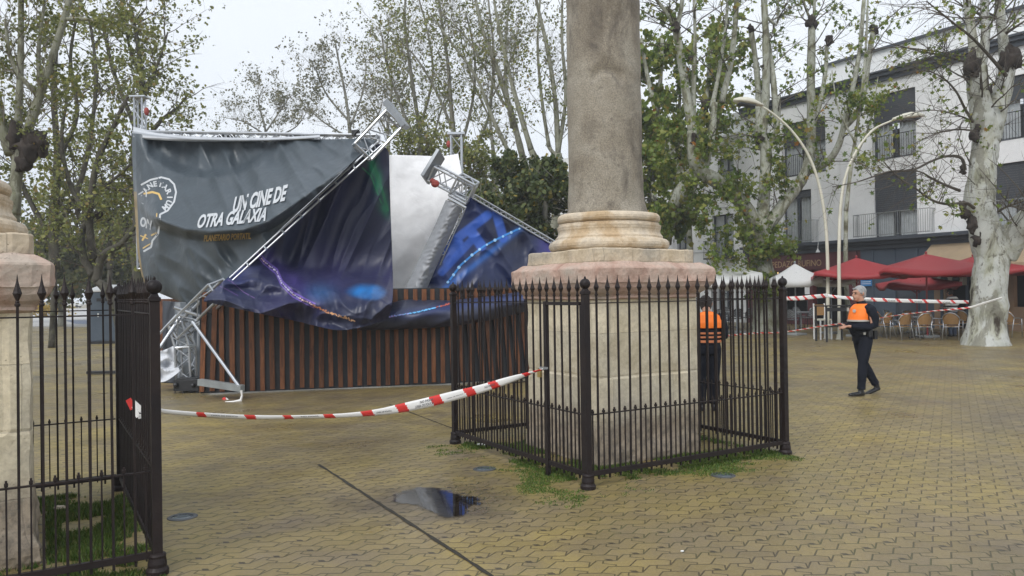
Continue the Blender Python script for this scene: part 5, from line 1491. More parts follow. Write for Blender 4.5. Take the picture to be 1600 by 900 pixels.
def window(t, a, b_, c, d, depth=0.22, split=2, blind=0.0, rail=False, glass=None, hbar=None):
    f = MB(); y = depth - 0.05; w_ = 0.06
    for x in (a + w_ / 2, b_ - w_ / 2): f.box((x, y, (c + d) / 2), (w_, 0.06, d - c))
    for z in (c + w_ / 2, d - w_ / 2): f.box(((a + b_) / 2, y, z), (b_ - a - 2 * w_, 0.06, w_))
    for k in range(1, split): f.box((a + (b_ - a) * k / split, y, (c + d) / 2), (w_ * 1.2, 0.055, d - c - 2 * w_))
    if hbar: f.box(((a + b_) / 2, y, c + (d - c) * hbar), (b_ - a - 2 * w_, 0.05, w_))
    fo = f.build('window', MAT['trimdark'], t, local=True)
    g_ = MB(); g_.box(((a + b_) / 2, y + 0.02, (c + d) / 2), (b_ - a - 0.06, 0.012, d - c - 0.06))
    g_.build('pane', glass or MAT['glass'], fo, local=True)
    q = MB()
    for k in range(18):
        x0 = a + (b_ - a) * k / 18; x1 = a + (b_ - a) * (k + 1) / 18
        if 7 <= k <= 9: continue
        q.box(((x0 + x1) / 2, y + 0.08 + 0.02 * (k % 2), (c + d) / 2), (x1 - x0, 0.01, d - c - 0.1))
    q.build('curtain', MAT['curtain'], fo, local=True)
    if blind:
        q = MB(); zz = d - (d - c) * blind; n_ = int((d - zz) / 0.09)
        for k in range(n_): q.box(((a + b_) / 2, depth - 0.13, d - 0.045 - k * 0.09), (b_ - a - 0.02, 0.03, 0.084))
        q.build('roller_blind', MAT['screen'], fo, local=True)
    if rail:
        q = MB(); h = 1.0
        for k in range(int((b_ - a) / 0.11) + 1): q.box((a + k * 0.11, -0.03, c + h / 2 + 0.03), (0.014, 0.014, h))
        q.box(((a + b_) / 2, -0.03, c + h + .02), (b_ - a, 0.03, 0.03)); q.box(((a + b_) / 2, -0.03, c + .05), (b_ - a, 0.03, 0.02))
        q.build('railing', MAT['black'], fo, local=True)
    return fo
def rect(x0, x1, y0, y1):
    xm = (x0 + x1) / 2; a0 = fpx(x0, (y0 + y1) / 2)[0]; a1 = fpx(x1, (y0 + y1) / 2)[0]
    return a0, a1, fpx(xm, y1)[1], fpx(xm, y0)[1]

A = thing('white_apartment_building', 'white three storey building with dark cornice above the shops and red parasols', 'building', F0, BROT)
aL = fpx(1163, 185)[0]; zc = fpx(1440, 112)[1]; zb = fpx(1430, 372)[1]
W1 = rect(1364, 1431, 143, 247); W2 = rect(1366, 1433, 267, 374); W3 = rect(1223, 1290, 188, 273); W4 = rect(1224, 1268, 298, 382)
W5 = rect(1558, 1640, 115, 215); W6 = rect(1554, 1630, 252, 352)
W7 = (W5[1] + 3.2, W5[1] + 5.2, W5[2], W5[3]); W8 = (W7[0], W7[1], W6[2], W6[3])
up_h = [W1, W3, W5, W7]; lo_h = [W2, W4, W6, W8]
z1_, z0_ = zc, zb
for h in (W2, W4, W6, W8):
    pass
lo_h = [(h[0], h[1], zb + 0.12, h[3]) for h in lo_h]
b = MB(); wall_holes(b, aL, 13, zb, zc, up_h + lo_h, 0.25)
b.add([(aL, 0, zb), (aL, 10, zb), (aL, 10, zc + .4), (aL, 0, zc + .4)], [(3, 2, 1, 0)])
b.add([(aL, 10, 0), (13, 10, 0), (13, 10, zc), (aL, 10, zc)], [(0, 1, 2, 3)])
b.add([(13, 0, 0), (13, 10, 0), (13, 10, zc), (13, 0, zc)], [(0, 1, 2, 3)])
b.add([(aL, .3, zc + .39), (13, .3, zc + .39), (13, 10, zc + .39), (aL, 10, zc + .39)], [(0, 1, 2, 3)])
b.build('wall', MAT['plaster'], A, local=True)
b = MB()
for z, o_, h in ((zc + 0.10, 0.12, 0.2), (zc + 0.28, 0.24, 0.16), (zc + 0.40, 0.32, 0.08)): b.box(((aL + 13) / 2, -o_ / 2 + 0.05, z), (13 - aL + 0.3, o_ + 0.1, h))
b.build('cornice', MAT['trimdark'], A, local=True)
aT = fpx(1290, 100, 1.2)[0]
b = MB(); zt = fpx(1575, 20, 1.2)[1]
b.box(((aT + 13) / 2, 5.2, (zc + .4 + zt) / 2), (13 - aT, 8.0, zt - zc - .4)); b.build('attic', MAT['plaster'], A, local=True)
b = MB(); b.box(((aT + 13) / 2, 5.2, zt + 0.05), (13 - aT + .3, 8.3, 0.1)); b.build('attic_edge', MAT['trimdark'], A, local=True)
window(A, *W1, split=2, blind=.5, rail=True); window(A, *W3, split=2, blind=.45, rail=True); window(A, *W5, split=2, blind=.4, rail=True); window(A, *W7, split=2, blind=.5, rail=True)
for h, bl in zip(lo_h, (.62, .15, .6, .5)): window(A, *h, split=2, blind=bl)
# balconies of the first floor
for h, e in ((lo_h[0], .75), (lo_h[1], .4), (lo_h[2], .75)):
    q = MB(); a, b_ = h[0] - e, h[1] + e; z = zb + .16
    for k in range(int((b_ - a) / 0.10) + 1): q.box((a + k * 0.10, -0.42, z + .5), (0.013, 0.013, .95))
    for z2 in (z + 1.0, z + .06): q.box(((a + b_) / 2, -.42, z2), (b_ - a, .03, .03))
    for x in (a, b_):
        for k in range(4): q.box((x, -.08 - k * .1, z + .5), (.013, .013, .95))
        q.box((x, -.21, z + 1.0), (.03, .42, .03))
    q.build('balcony_railing', MAT['steelgrey'], A, local=True)
# shop band
b = MB()
b.box(((aL + 13) / 2, -.24, zb + .05), (13 - aL, .55, .14)); b.box(((aL + 13) / 2, -.12, zb - .10), (13 - aL, .3, .16)); b.box(((aL + 13) / 2, -.05, zb - .27), (13 - aL, .14, .18))
b.build('shop_cornice', MAT['trimdark'], A, local=True)
zs = zb - .36
s0, s1 = fpx(1345, 430)[0], fpx(1459, 430)[0]; s2 = fpx(1516, 430)[0]
b = MB(); dr = rect(1270, 1340, 430, 520); wn_ = rect(1205, 1262, 430, 520)
wall_holes(b, aL, s0, 0, zs, [(wn_[0], wn_[1], .55, 2.55), (dr[0], dr[1] - .5, 0.02, 2.55)], .3)
b.build('wine_red_shopfront', MAT['wine'], A, local=True)
b = MB(); b.box(((aL + s0) / 2, -.06, zs - .42), (s0 - aL - .3, .10, .72)); sg = b.build('fascia_board', MAT['wine'], A, local=True)
vs, fs = text_mesh('PEDAZO RUFINO', 0.42, 0.004, 0); w_ = max(v.x for v in vs)
x0 = fpx(1208, 410)[0]; x1 = fpx(1286, 404)[0]
b = MB(); b.add([(x0 + v.x / w_ * (x1 - x0), -.118, zs - .62 + v.y) for v in vs], fs); b.build('sign_lettering', simple('gold_letters', (0.42, 0.28, 0.15), (0.36, 0.24, 0.12), 5, .4), sg, local=True)
b = MB(); wall_holes(b, s0, s1, 0, zs, [(s0 + 1.6, s0 + 2.7, .02, 2.5)], .2)
b.build('slate_blue_shopfront', MAT['slate'], A, local=True)
b = MB(); b.box((s0 + 2.15, .15, 1.26), (1.1, .05, 2.48)); b.box((s0 + 2.15, .115, 1.8), (.8, .03, 1.0)); b.box((s0 + 2.15, .115, .65), (.8, .03, .9)); b.build('door', MAT['trimdark'], A, local=True)
b = MB()
for k in range(5): b.box((s0 + .6 + k * 1.02, -.03, zs / 2), (.10, .06, zs - .1))
b.build('pilaster', MAT['slate'], A, local=True)
r4 = rect(1347, 1364, 437, 447)
b = MB(); b.box(((r4[0] + r4[1]) / 2, -.08, (r4[2] + r4[3]) / 2), (r4[1] - r4[0], .03, r4[3] - r4[2])); pl = b.build('blue_sign', simple('blue_enamel', (0.03, 0.20, 0.50), (0.03, 0.17, 0.45), 3, .3), A, local=True)
b = MB()
for k, z in enumerate((.66, .36)): b.box(((r4[0] + r4[1]) / 2, -.1, r4[2] + (r4[3] - r4[2]) * z), ((r4[1] - r4[0]) * .86, .006, .025))
b.build('sign_line', MAT['white'], pl, local=True)
b = MB(); li = (s2 + 1.6, s2 + 4.6, .9, 2.6)
wall_holes(b, s1, 13, 0, zs, [(s2 - 1.0, s2 + .1, .02, 2.4), li, (s2 + 5.5, s2 + 8, .02, 2.6)], .25)
b.build('terracotta_shopfront', MAT['tan'], A, local=True)
# interiors behind the openings
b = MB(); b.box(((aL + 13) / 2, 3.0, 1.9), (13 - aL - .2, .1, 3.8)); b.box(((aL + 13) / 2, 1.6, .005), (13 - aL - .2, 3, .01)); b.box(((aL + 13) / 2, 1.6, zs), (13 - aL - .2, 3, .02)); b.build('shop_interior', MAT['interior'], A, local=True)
em = bpy.data.materials.new('warm_lamp'); em.use_nodes = True; e_ = em.node_tree.nodes['Principled BSDF']; e_.inputs['Emission Color'].default_value = (1, .62, .28, 1); e_.inputs['Emission Strength'].default_value = 5; e_.inputs['Base Color'].default_value = (.8, .6, .4, 1)
for x, y in ((1248, 443), (1257, 443), (1289, 443), (1216, 452)):
    a_, z_ = fpx(x, y, .5); b = MB(); b.ball((a_, .5, z_), .05, 10); b.tube([(a_, .5, z_), (a_, .5, zs)], .006, 4, False); b.build('hanging_bulb', em, A, True, True)
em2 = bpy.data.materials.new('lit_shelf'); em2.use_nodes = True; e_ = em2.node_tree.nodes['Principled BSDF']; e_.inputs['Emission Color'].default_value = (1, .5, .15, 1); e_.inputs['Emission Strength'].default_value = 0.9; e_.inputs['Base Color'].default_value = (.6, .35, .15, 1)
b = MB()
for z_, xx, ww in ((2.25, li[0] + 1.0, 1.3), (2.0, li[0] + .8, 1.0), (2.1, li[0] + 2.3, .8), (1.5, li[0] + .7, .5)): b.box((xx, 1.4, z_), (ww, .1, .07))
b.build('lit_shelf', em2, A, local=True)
# AC unit
ra = rect(1472, 1512, 430, 443)
b = MB(); b.box(((ra[0] + ra[1]) / 2, -.18, (ra[2] + ra[3]) / 2), (ra[1] - ra[0], .32, ra[3] - ra[2] + .15)); ac = b.build('air_conditioner', simple('pale_metal', (.45, .42, .36), (.38, .36, .31), 3, .5), A, local=True)
b = MB()
for k in (.28, .74): b.lathe((ra[0] + (ra[1] - ra[0]) * k, -.335, (ra[2] + ra[3]) / 2), [(.15, 0), (.15, .02), (.02, .025)], 20, (0, -1, 0))
b.build('fan_grille', MAT['black'], ac, local=True)
# awning
az0 = fpx(1500, 408)[1]
b = MB(); vs = []
for i in range(25):
    x = fpx(1458, 390)[0] + i * .36
    for y_, z_ in ((-.1, zs + .05), (-1.3, zs - .85), (-1.32, zs - 1.05 - .03 * (i % 2))): vs.append((x, y_, z_))
b.add(vs, [(i * 3 + j, i * 3 + j + 1, i * 3 + j + 4, i * 3 + j + 3) for i in range(24) for j in range(2)])
aw = b.build('awning', simple('tan_canvas', (.36, .27, .17), (.30, .23, .15), 2, .8), A, local=True); s_ = aw.modifiers.new('t', 'SOLIDIFY'); s_.thickness = .012
b = MB()
for x in (1258, 1293):
    a_, z_ = fpx(x - 3, 392); b.tube([(a_, -.05, z_ + .5), (a_, -.5, z_ + .45), (a_, -.55, z_ + .1)], .015, 6, False); b.lathe((a_, -.55, z_ - .08), [(.10, 0), (.08, .06), (.03, .14), (.02, .2)], 14)
b.build('shop_lamp', MAT['white'], A, local=True)
# white solar panel or sign piece at the building's corner
# --- building B
B_ = thing('old_white_house', 'older white house with moulded eaves and black balconies, left of the dark cornice', 'building', F0 + AX * aL, BROT)
zB = fpx(1150, 218)[1]; zBt = fpx(1140, 205)[1] + .9
def lx(r): return (r[0] - aL, r[1] - aL, r[2], r[3])
w1 = lx(rect(1121, 1146, 246, 296)); w2 = lx(rect(1112, 1146, 335, 402)); w3 = lx(rect(1057, 1076, 346, 390)); w4 = lx(rect(1050, 1066, 250, 285)); w5 = lx(rect(1120, 1146, 430, 505)); w6 = lx(rect(1056, 1080, 440, 500))
w7 = (w3[0] - 4.5, w3[1] - 4.2, w3[2], w3[3]); w8 = (w4[0] - 5, w4[1] - 4.6, w4[2], w4[3])
w5 = (w5[0], w5[1], .02, w5[3]); w6 = (w6[0], w6[1], .02, w6[3])
b = MB(); wall_holes(b, -24, 0, 0, zBt, [w1, w2, w3, w4, w5, w6, w7, w8], .3, .03)
b.add([(0, .03, 0), (0, 9, 0), (0, 9, zBt), (0, .03, zBt)], [(0, 1, 2, 3)]); b.add([(-24, .03, zBt), (0, .03, zBt), (0, 9, zBt), (-24, 9, zBt)], [(0, 1, 2, 3)]); b.add([(-24, 9, 0), (0, 9, 0), (0, 9, zBt), (-24, 9, zBt)], [(0, 1, 2, 3)])
b.build('wall', MAT['plaster'], B_, local=True)
b = MB()
for z, o_, h in ((zB, .16, .12), (zB + .13, .26, .1), (zB + .26, .34, .12)): b.box((-12, -o_ / 2 + .04, z), (24, o_, h))
b.build('eaves_moulding', MAT['white'], B_, local=True)
for h in (w1, w2, w3, w4, w5, w6, w7, w8):
    window(B_, *h, depth=.28, split=2, hbar=.6)
for h in (w2, w3):
    q = MB(); a, b_ = h[0] - .25, h[1] + .25; z = h[2]
    q.box(((a + b_) / 2, -.18, z - .05), (b_ - a, .45, .08))
    for k in range(int((b_ - a) / .1) + 1): q.box((a + k * .1, -.38, z + .45), (.014, .014, .9))
    q.box(((a + b_) / 2, -.38, z + .9), (b_ - a, .03, .03))
    for x in (a + .15, b_ - .15): q.beam((x, -.3, z - .08), (x, .0, z - .45), .03, .03)
    q.build('balcony', MAT['black'], B_, local=True)
# cables on the front
b = MB()
for z in (zB - 3.5, 3.7): b.tube([(-20 + k * 2, -.03, z + .1 * math.sin(k)) for k in range(11)], .012, 5, False)
b.build('cable', MAT['black'], B_, local=True)
# buildings closing the far side beyond the trees
C_ = thing('far_building', 'low pale building far behind the booth, glimpsed between the trunks', 'building', (10, 84, 0), 0.1)
b = MB(); hs_ = [(-24 + k * 4, -22.6 + k * 4, 1.2 + 3 * j, 3.0 + 3 * j) for k in range(12) for j in range(2)]
wall_holes(b, -26, 26, 0, 7.2, hs_, .2); b.add([(-26, 0, 7.2), (26, 0, 7.2), (26, 8, 7.2), (-26, 8, 7.2)], [(0, 1, 2, 3)])
b.build('wall', simple('dull_facade', (.26, .24, .20), (.2, .19, .16), .5, .8), C_, local=True)
b = MB()
for h in hs_: b.box(((h[0] + h[1]) / 2, .2, (h[2] + h[3]) / 2), (1.4, .02, 1.8))
b.build('window', MAT['glass'], C_, local=True)

# ================================================================ street furniture
def lamp(label, bx, by, pts, head_dir, d0):
    base = G(bx, by); t = thing('street_lamp', label, 'street lamp', base, 0, 'curved double street lamps')
    d = base.y
    q = [P(x, y, d + dd) for x, y, dd in pts]; q[0].z = 0; q = crs(q, 6); n_ = len(q)
    b = MB(); b.tube(q, [0.066 - 0.038 * i / (n_ - 1) for i in range(n_)], 12); b.build('pole', MAT['cream'], t, True)
    b = MB(); b.lathe(base + Vector((0, 0, 0)), [(.14, 0), (.14, .02), (.105, .03), (.095, .16)], 16); b.build('pole_base', MAT['cream'], t)
    e = q[-1]; dr_ = (q[-1] - q[-3]).normalized(); dr_.z *= .35; dr_.normalize()
    b = MB(); Q = dr_.to_track_quat('X', 'Z').to_matrix()
    prof = [(-.15, .06, .06), (0, .12, .10), (.2, .24, .16), (.45, .29, .19), (.7, .24, .15), (.88, .10, .07)]
    vs = []; n2 = 14
    for x, ry, rz in prof:
        for k in range(n2):
            a = 2 * math.pi * k / n2; zz = math.sin(a) * rz; zz = zz if zz > 0 else zz * .35
            vs.append(e + Q @ Vector((x, math.cos(a) * ry, zz)))
    b.add(vs, [(i * n2 + k, i * n2 + (k + 1) % n2, (i + 1) * n2 + (k + 1) % n2, (i + 1) * n2 + k) for i in range(len(prof) - 1) for k in range(n2)] + [tuple(range(n2 - 1, -1, -1)), tuple((len(prof) - 1) * n2 + k for k in range(n2))])
    hd = b.build('lamp_head', MAT['cream'], t, True)
    b = MB(); b.box(e + Q @ Vector((.42, 0, -.08)), (.55, .36, .05), Q); bevel(b.build('lens', MAT['screen'], hd), .01)
    b = MB(); b.box(base + Z * 1.1 + Vector((0, -.09, 0)), (.07, .02, .14)); b.build('service_hatch', MAT['cream'], t)
LMP = 1
lamp('left one of the two cream lamps, its arm curving up left to a drooping head', 1293, 529, [(1293, 529, 0), (1293.5, 460, 0), (1293, 400, 0), (1289, 340, 0), (1279, 285, 0), (1262, 240, 0), (1236, 203, 0), (1206, 176, 0), (1186, 164, 0)], 0, 0)
lamp('right one of the two cream lamps, its arm curving up right to a thin head', 1312, 530, [(1312, 530, 0), (1311.5, 460, 0), (1311, 400, 0), (1313, 330, .1), (1320, 280, .2), (1336, 240, .3), (1362, 205, .4), (1390, 190, .5), (1402, 186, .5)], 0, 0)

# police tape in the background
tape('barrier_tape', 'distant police tape from the fence corner to the lamp poles', [(1226, 466.5, 25.5, .06, .1), (1250, 466, 25.5, .07, .1), (1280, 463, 25.5, .07, .2), (1292, 462, 25.6, .07, 0)], [(1234, 2), (1246, 2), (1258, 2), (1272, 2), (1286, 2)], 60)
tape('barrier_tape', 'distant police tape from the lamp poles to the white tree trunk', [(1293, 462, 25.7, .05, 0), (1312, 464.5, 25.5, .052, 0), (1350, 467.5, 25.0, .058, 0), (1400, 469.5, 24.5, .058, 0), (1450, 471, 24.0, .056, 0), (1514, 472, 23.4, .05, 0)], [(1304, 2), (1327, 2.5), (1365, 2.5), (1383, 2.5), (1404, 2.5), (1424, 2.5), (1446, 2.5), (1468, 2.5), (1490, 2.5), (1510, 2.2)], 240)
for k, x in enumerate((1338, 1393, 1435, 1479, 1356)):
    b = MB()
    vs, fs = text_mesh('NO PASAR', 1, 0, 0); w_ = max(v.x for v in vs); y_ = 466.5 + (x - 1338) * .032 + 3.0
    print_on(b, 'barrier_tape.002', vs, fs, lambda v: (x - 6 + 12 * v.x / w_, y_ + .2 * v.x / w_ - v.y / .72 * 3), .02)
    if b.v: b.build('tape_print', TK, bpy.data.objects['barrier_tape.002'])
tape('barrier_tape', 'thin twisted police tape running low behind the fence and up to the tree', [(1120, 526, 17, .02, .6), (1180, 521, 18, .025, .5), (1225, 519, 19, .02, .5), (1290, 509, 20, .025, .6), (1340, 503, 20.8, .018, .5), (1400, 493, 21.6, .018, .7), (1460, 486, 22.2, .02, .5), (1512, 481, 22.2, .03, .3), (1540, 473, 21.9, .035, .4), (1566, 465, 22.1, .03, .2)], [(x, 3) for x in range(1126, 1516, 11)], 500)

# ---------------------------------------------------------------- cafe terrace
def ribbed(name, label, cx, cy_apex, cy_edge, hwpx, d, rot, colm, under, polm, group, sq=True, drop=.14, sag=.16):
    ap = P(cx, cy_apex, d); ze = P(cx, cy_edge, d).z; hw = hwpx * d / F_
    base = Vector((ap.x, ap.y, 0)); t = thing(name, label, 'parasol', base, rot, group)
    n_ = 4 if sq else 8; R0 = hw * (1.414 if sq else 1.0); seg = 8; rings = 7
    vs = []; N = n_ * seg
    for i in range(rings + 1):
        f = i / rings
        for k in range(N):
            a = 2 * math.pi * (k / N) + math.pi / n_; kk = (k % seg) / seg
            rad = R0 * math.cos(math.pi / n_) / math.cos((kk - .5) * 2 * math.pi / n_ ) 
            a2 = 2 * math.pi * k / N
            sg_ = sag * math.sin(math.pi * kk) * f
            vs.append((math.cos(a2) * rad * f, math.sin(a2) * rad * f, ap.z + (ze - ap.z) * (f ** 1.05) - sg_ - .04 * math.sin(math.pi * f)))
    for k in range(N):
        x, y, z = vs[rings * N + k]; kk = k % seg
        vs.append((x * 1.005, y * 1.005, z - drop * (1.15 if kk % 4 == 2 else .9)))
    fs = [(i * N + k, i * N + (k + 1) % N, (i + 1) * N + (k + 1) % N, (i + 1) * N + k) for i in range(rings + 1) for k in range(N)]
    b = MB(); b.add(vs, fs); o = b.build('canopy', colm, t, True, True); s_ = o.modifiers.new('t', 'SOLIDIFY'); s_.thickness = .006
    b = MB(); b.tube([(0, 0, .0), (0, 0, ap.z + .06)], .028, 10); b.ball((0, 0, ap.z + .05), .045, 8); b.build('pole', polm, t, local=True)
    b = MB(); b.box((0, 0, .04), (.55, .55, .08)); bevel(b.build('base', MAT['steelgrey'], t, local=True), .01)
    b = MB()
    for k in range(n_ * 2):
        a2 = math.pi * k / n_; rr = R0 * (.97 if k % 2 == 0 else math.cos(math.pi / n_) * .97)
        b.tube([(0, 0, ap.z - .08), (math.cos(a2) * rr, math.sin(a2) * rr, ze - .05 - sag * (k % 2))], .011, 5, False)
        b.tube([(0, 0, ap.z - .75), (math.cos(a2) * rr * .5, math.sin(a2) * rr * .5, (ap.z + ze) / 2 - .08)], .009, 5, False)
    b.build('ribs', polm, t, local=True)
    return t
RC = leaf_mat('red_canvas', [(0, (.30, .032, .038)), (1, (.34, .04, .043))], .08)
WC = leaf_mat('white_canvas', [(0, (.66, .67, .66)), (1, (.72, .72, .71))], .3)
redp = simple('red_pole', (.30, .03, .035), (.25, .03, .03), 4, .4)
ribbed('parasol', 'red parasol at the front centre with a red pole, nearest to the taped tree', 1447, 397, 420, 76, 26.5, .54, RC, None, redp, 'red parasols')
ribbed('parasol', 'red parasol at the left, behind the two lamp poles', 1338, 403, 425, 66, 27.5, .50, RC, None, redp, 'red parasols')
ribbed('parasol', 'red parasol rising partly hidden behind the white tree trunk', 1520, 401, 420, 62, 28.5, .54, RC, None, redp, 'red parasols')
ribbed('parasol', 'low dark red parasol seen underneath the two front red ones', 1432, 428, 442, 50, 29.2, .54, RC, None, redp, 'red parasols')
ribbed('parasol', 'white parasol in front of the wine red shopfront, right of the forked tree', 1242, 412, 434, 36, 29.0, .54, WC, None, MAT['alu_plate'], 'white parasols', drop=.22)
ribbed('parasol', 'low white parasol behind the left red parasol and lamp poles', 1298, 428, 437, 34, 29.6, .54, WC, None, MAT['alu_plate'], 'white parasols')
ribbed('parasol', 'white parasol between the pedestal cornice and the forked tree', 1150, 415, 428, 40, 31.0, .45, WC, None, MAT['alu_plate'], 'white parasols', drop=.5)
ribbed('parasol', 'white parasol just right of the cornice, half hidden by the pedestal', 1112, 422, 438, 36, 29.5, .54, WC, None, MAT['alu_plate'], 'white parasols')

rattan = NT('rattan_weave'); rp_ = rattan.pos(True)
ck = rattan.n('ShaderNodeTexChecker'); ck.inputs['Scale'].default_value = 60; rattan.l(rp_, ck.inputs['Vector'])
rattan.setb(rattan.mix(ck.outputs['Fac'], (.36, .21, .08), (.24, .13, .05)), .6); RAT = rattan.m
dkw = NT('dark_weave'); ck = dkw.n('ShaderNodeTexChecker'); ck.inputs['Scale'].default_value = 30; dkw.l(dkw.pos(True), ck.inputs['Vector']); dkw.setb(dkw.mix(ck.outputs['Fac'], (.30, .31, .32), (.02, .02, .022)), .6); DKW = dkw.m
def bistro(weave, frame):
    t = thing('bistro_chair', 'x', 'chair')
    b = MB(); vs = []; n_ = 20
    ring = [(math.copysign(abs(math.cos(2 * math.pi * k / n_)) ** .7, math.cos(2 * math.pi * k / n_)) * .22, math.copysign(abs(math.sin(2 * math.pi * k / n_)) ** .7, math.sin(2 * math.pi * k / n_)) * .21) for k in range(n_)]
    b.add([(x, y, .43) for x, y in ring] + [(x, y, .455) for x, y in ring], [tuple(range(n_ - 1, -1, -1)), tuple(range(n_, 2 * n_))] + [(k, (k + 1) % n_, n_ + (k + 1) % n_, n_ + k) for k in range(n_)])
    b.build('seat', weave, t, local=True)
    b = MB(); rows = 6; cols = 10; vs = []
    for j in range(rows + 1):
        z = .50 + .36 * j / rows; hw = .235 * math.sqrt(max(.05, 1 - ((z - .62) / .27) ** 2)) if z > .62 else .225
        for i in range(cols + 1):
            q = -1 + 2 * i / cols; vs.append((q * hw, .22 + .07 * (z - .5) / .36 - .10 * q * q, z))
    b.add(vs, [(j * (cols + 1) + i, j * (cols + 1) + i + 1, (j + 1) * (cols + 1) + i + 1, (j + 1) * (cols + 1) + i) for j in range(rows) for i in range(cols)])
    o = b.build('backrest', weave, t, local=True); s_ = o.modifiers.new('t', 'SOLIDIFY'); s_.thickness = .014
    b = MB(); arc = []
    for k in range(17):
        a = math.pi * k / 16; arc.append((.25 * math.cos(a), .15 + .14 * math.sin(a) ** .8, .64 + .23 * math.sin(a)))
    b.tube([(.25, -.20, .62), (.25, -.05, .64)] + arc + [(-.25, -.05, .64), (-.25, -.20, .62)], .014, 8)
    b.build('arm_frame', frame, t, True, True)
    for sx in (-1, 1):
        b = MB(); b.tube([(sx * .25, -.20, .62), (sx * .24, -.22, .40), (sx * .23, -.25, 0)], .014, 8); b.build('leg', frame, t, True, True)
        b = MB(); b.tube([(sx * .24, .16, .64), (sx * .22, .19, .43), (sx * .24, .30, 0)], .014, 8); b.build('leg', frame, t, True, True)
    b = MB(); b.tube([(-.23, -.2, .42), (.23, -.2, .42), (.22, .19, .42), (-.22, .19, .42), (-.23, -.2, .42)], .011, 6); b.build('seat_frame', frame, t, local=True)
    return t
c0 = bistro(RAT, MAT['alu']); c1 = bistro(DKW, MAT['black']); c2 = bistro(MAT['steelgrey'], MAT['alu'])
def put(proto, first, x, y, rz, label, group):
    o = proto if first else copy_tree(proto)
    o.location = G(x, y); o.rotation_euler.z = rz; o['label'] = label; o['group'] = group
    return o
RG = 'rattan and aluminium terrace chairs'
put(c0, True, 1409, 531, math.pi + .25, 'rattan chair with its rounded back to the viewer, directly right of the officer', RG)
put(c0, False, 1381, 528, math.pi + .5, 'rattan chair half hidden behind the officer', RG)
put(c0, False, 1489, 531, math.pi - .75, 'rattan chair turned left, at the foot of the white tree trunk', RG)
put(c0, False, 1462, 527, math.pi * .45, 'brown rattan chair facing right, between the parasol pole and the tree', RG)
put(c0, False, 1579, 527, math.pi - 1.15, 'rattan chair alone to the right of the white tree trunk', RG)
put(c0, False, 1427, 524, .4, 'rattan chair tucked behind the table left of the red parasol pole', RG)
for x_, y_, r_, l_ in ((1440, 531, math.pi + .1, 'rattan chair at the front of the terrace, beside the red parasol pole'), (1372, 524, 2.2, 'rattan chair farthest left, directly behind the officer'), (1500, 524, 2.6, 'rattan chair tucked close against the left side of the white trunk')):
    put(c0, False, x_, y_, r_, l_, RG)
put(c2, True, 1436, 526, -1.2, 'grey metal chair under the front red parasol, left of its pole', 'grey metal terrace chairs')
put(c2, False, 1396, 521, .8, 'grey metal chair behind the first rattan chair', 'grey metal terrace chairs')
DG = 'dark terrace chairs behind the fence'
for i, (x, y, r, lab) in enumerate(((1128, 514, 2.6, 'dark woven chair nearest to the pedestal, behind the fence'), (1150, 513, 3.3, 'dark woven chair in the middle of the group behind the fence'), (1140, 508, .4, 'dark woven chair at the back of the group behind the fence'), (1166, 511, 3.8, 'dark woven chair beside the forked tree trunk'),
                                    (1238, 516, 2.4, 'striped woven chair just right of the fence corner post'), (1262, 512, 3.9, 'dark chair under the white parasol, third from the fence post'), (1250, 509, .5, 'dark chair farthest back under the white parasol'))):
    put(c1, i == 0, x, y, r, lab, DG)
def table(proto_h, r, label, x, y, group, first=[True]):
    t = thing('cafe_table', label, 'table', G(x, y), .3, group)
    b = MB(); b.lathe((0, 0, 0), [(r, proto_h - .03), (r, proto_h), (r - .01, proto_h + .005)], 28); b.build('table_top', MAT['alu_plate'], t, local=True)
    b = MB(); b.tube([(0, 0, .03), (0, 0, proto_h - .03)], .028, 8); b.build('column', MAT['steelgrey'], t, local=True)
    b = MB()
    for k in range(4): a = k * math.pi / 2; b.beam((0, 0, .05), (math.cos(a) * .3, math.sin(a) * .3, .015), .04, .025)
    b.build('foot', MAT['black'], t, local=True)
table(.73, .35, 'round metal table between the chairs left of the red parasol pole', 1432, 528, 'round terrace tables')
table(.73, .35, 'round metal table at the right, just behind the taped tree', 1550, 524, 'round terrace tables')
table(.73, .35, 'round table among the dark chairs right of the fence corner post', 1252, 514, 'round terrace tables')
table(.73, .35, 'round table among the dark chairs left of the forked tree', 1145, 512, 'round terrace tables')
# tall black bar table by the lamps
t = thing('bar_table', 'tall black bar table in front of the two lamp poles', 'table', G(1304, 533), .25)
b = MB(); b.box((0, 0, 1.14), (1.05, .62, .035)); bevel(b.build('table_top', MAT['black'], t, local=True), .004)
for sx in (-1, 1):
    for sy in (-1, 1):
        b = MB(); b.box((sx * .48, sy * .27, .56), (.045, .045, 1.12)); b.build('leg', MAT['black'], t, local=True)
b = MB(); b.box((0, -.27, .48), (.92, .035, .035)); b.box((0, .27, .48), (.92, .035, .035)); b.box((0, -.27, 1.03), (.92, .03, .12)); b.box((-.48, 0, .48), (.03, .5, .03)); b.box((.48, 0, .48), (.03, .5, .03)); b.build('frame', MAT['black'], t, local=True)
t = thing('bar_stool', 'pale framed stool with a brown back, standing behind the tall bar table', 'stool', G(1286, 530), .2)
b = MB(); b.box((0, 0, .66), (.42, .40, .05)); b.build('seat', MAT['cream'], t, local=True)
b = MB(); b.box((0, .2, .98), (.40, .03, .36)); b.build('backrest', RAT, t, local=True)
for sx in (-1, 1):
    b = MB(); b.box((sx * .20, -.18, .32), (.035, .035, .64)); b.build('leg', MAT['white'], t, local=True)
    b = MB(); b.box((sx * .20, .2, .60), (.035, .035, 1.2)); b.build('leg', MAT['white'], t, local=True)
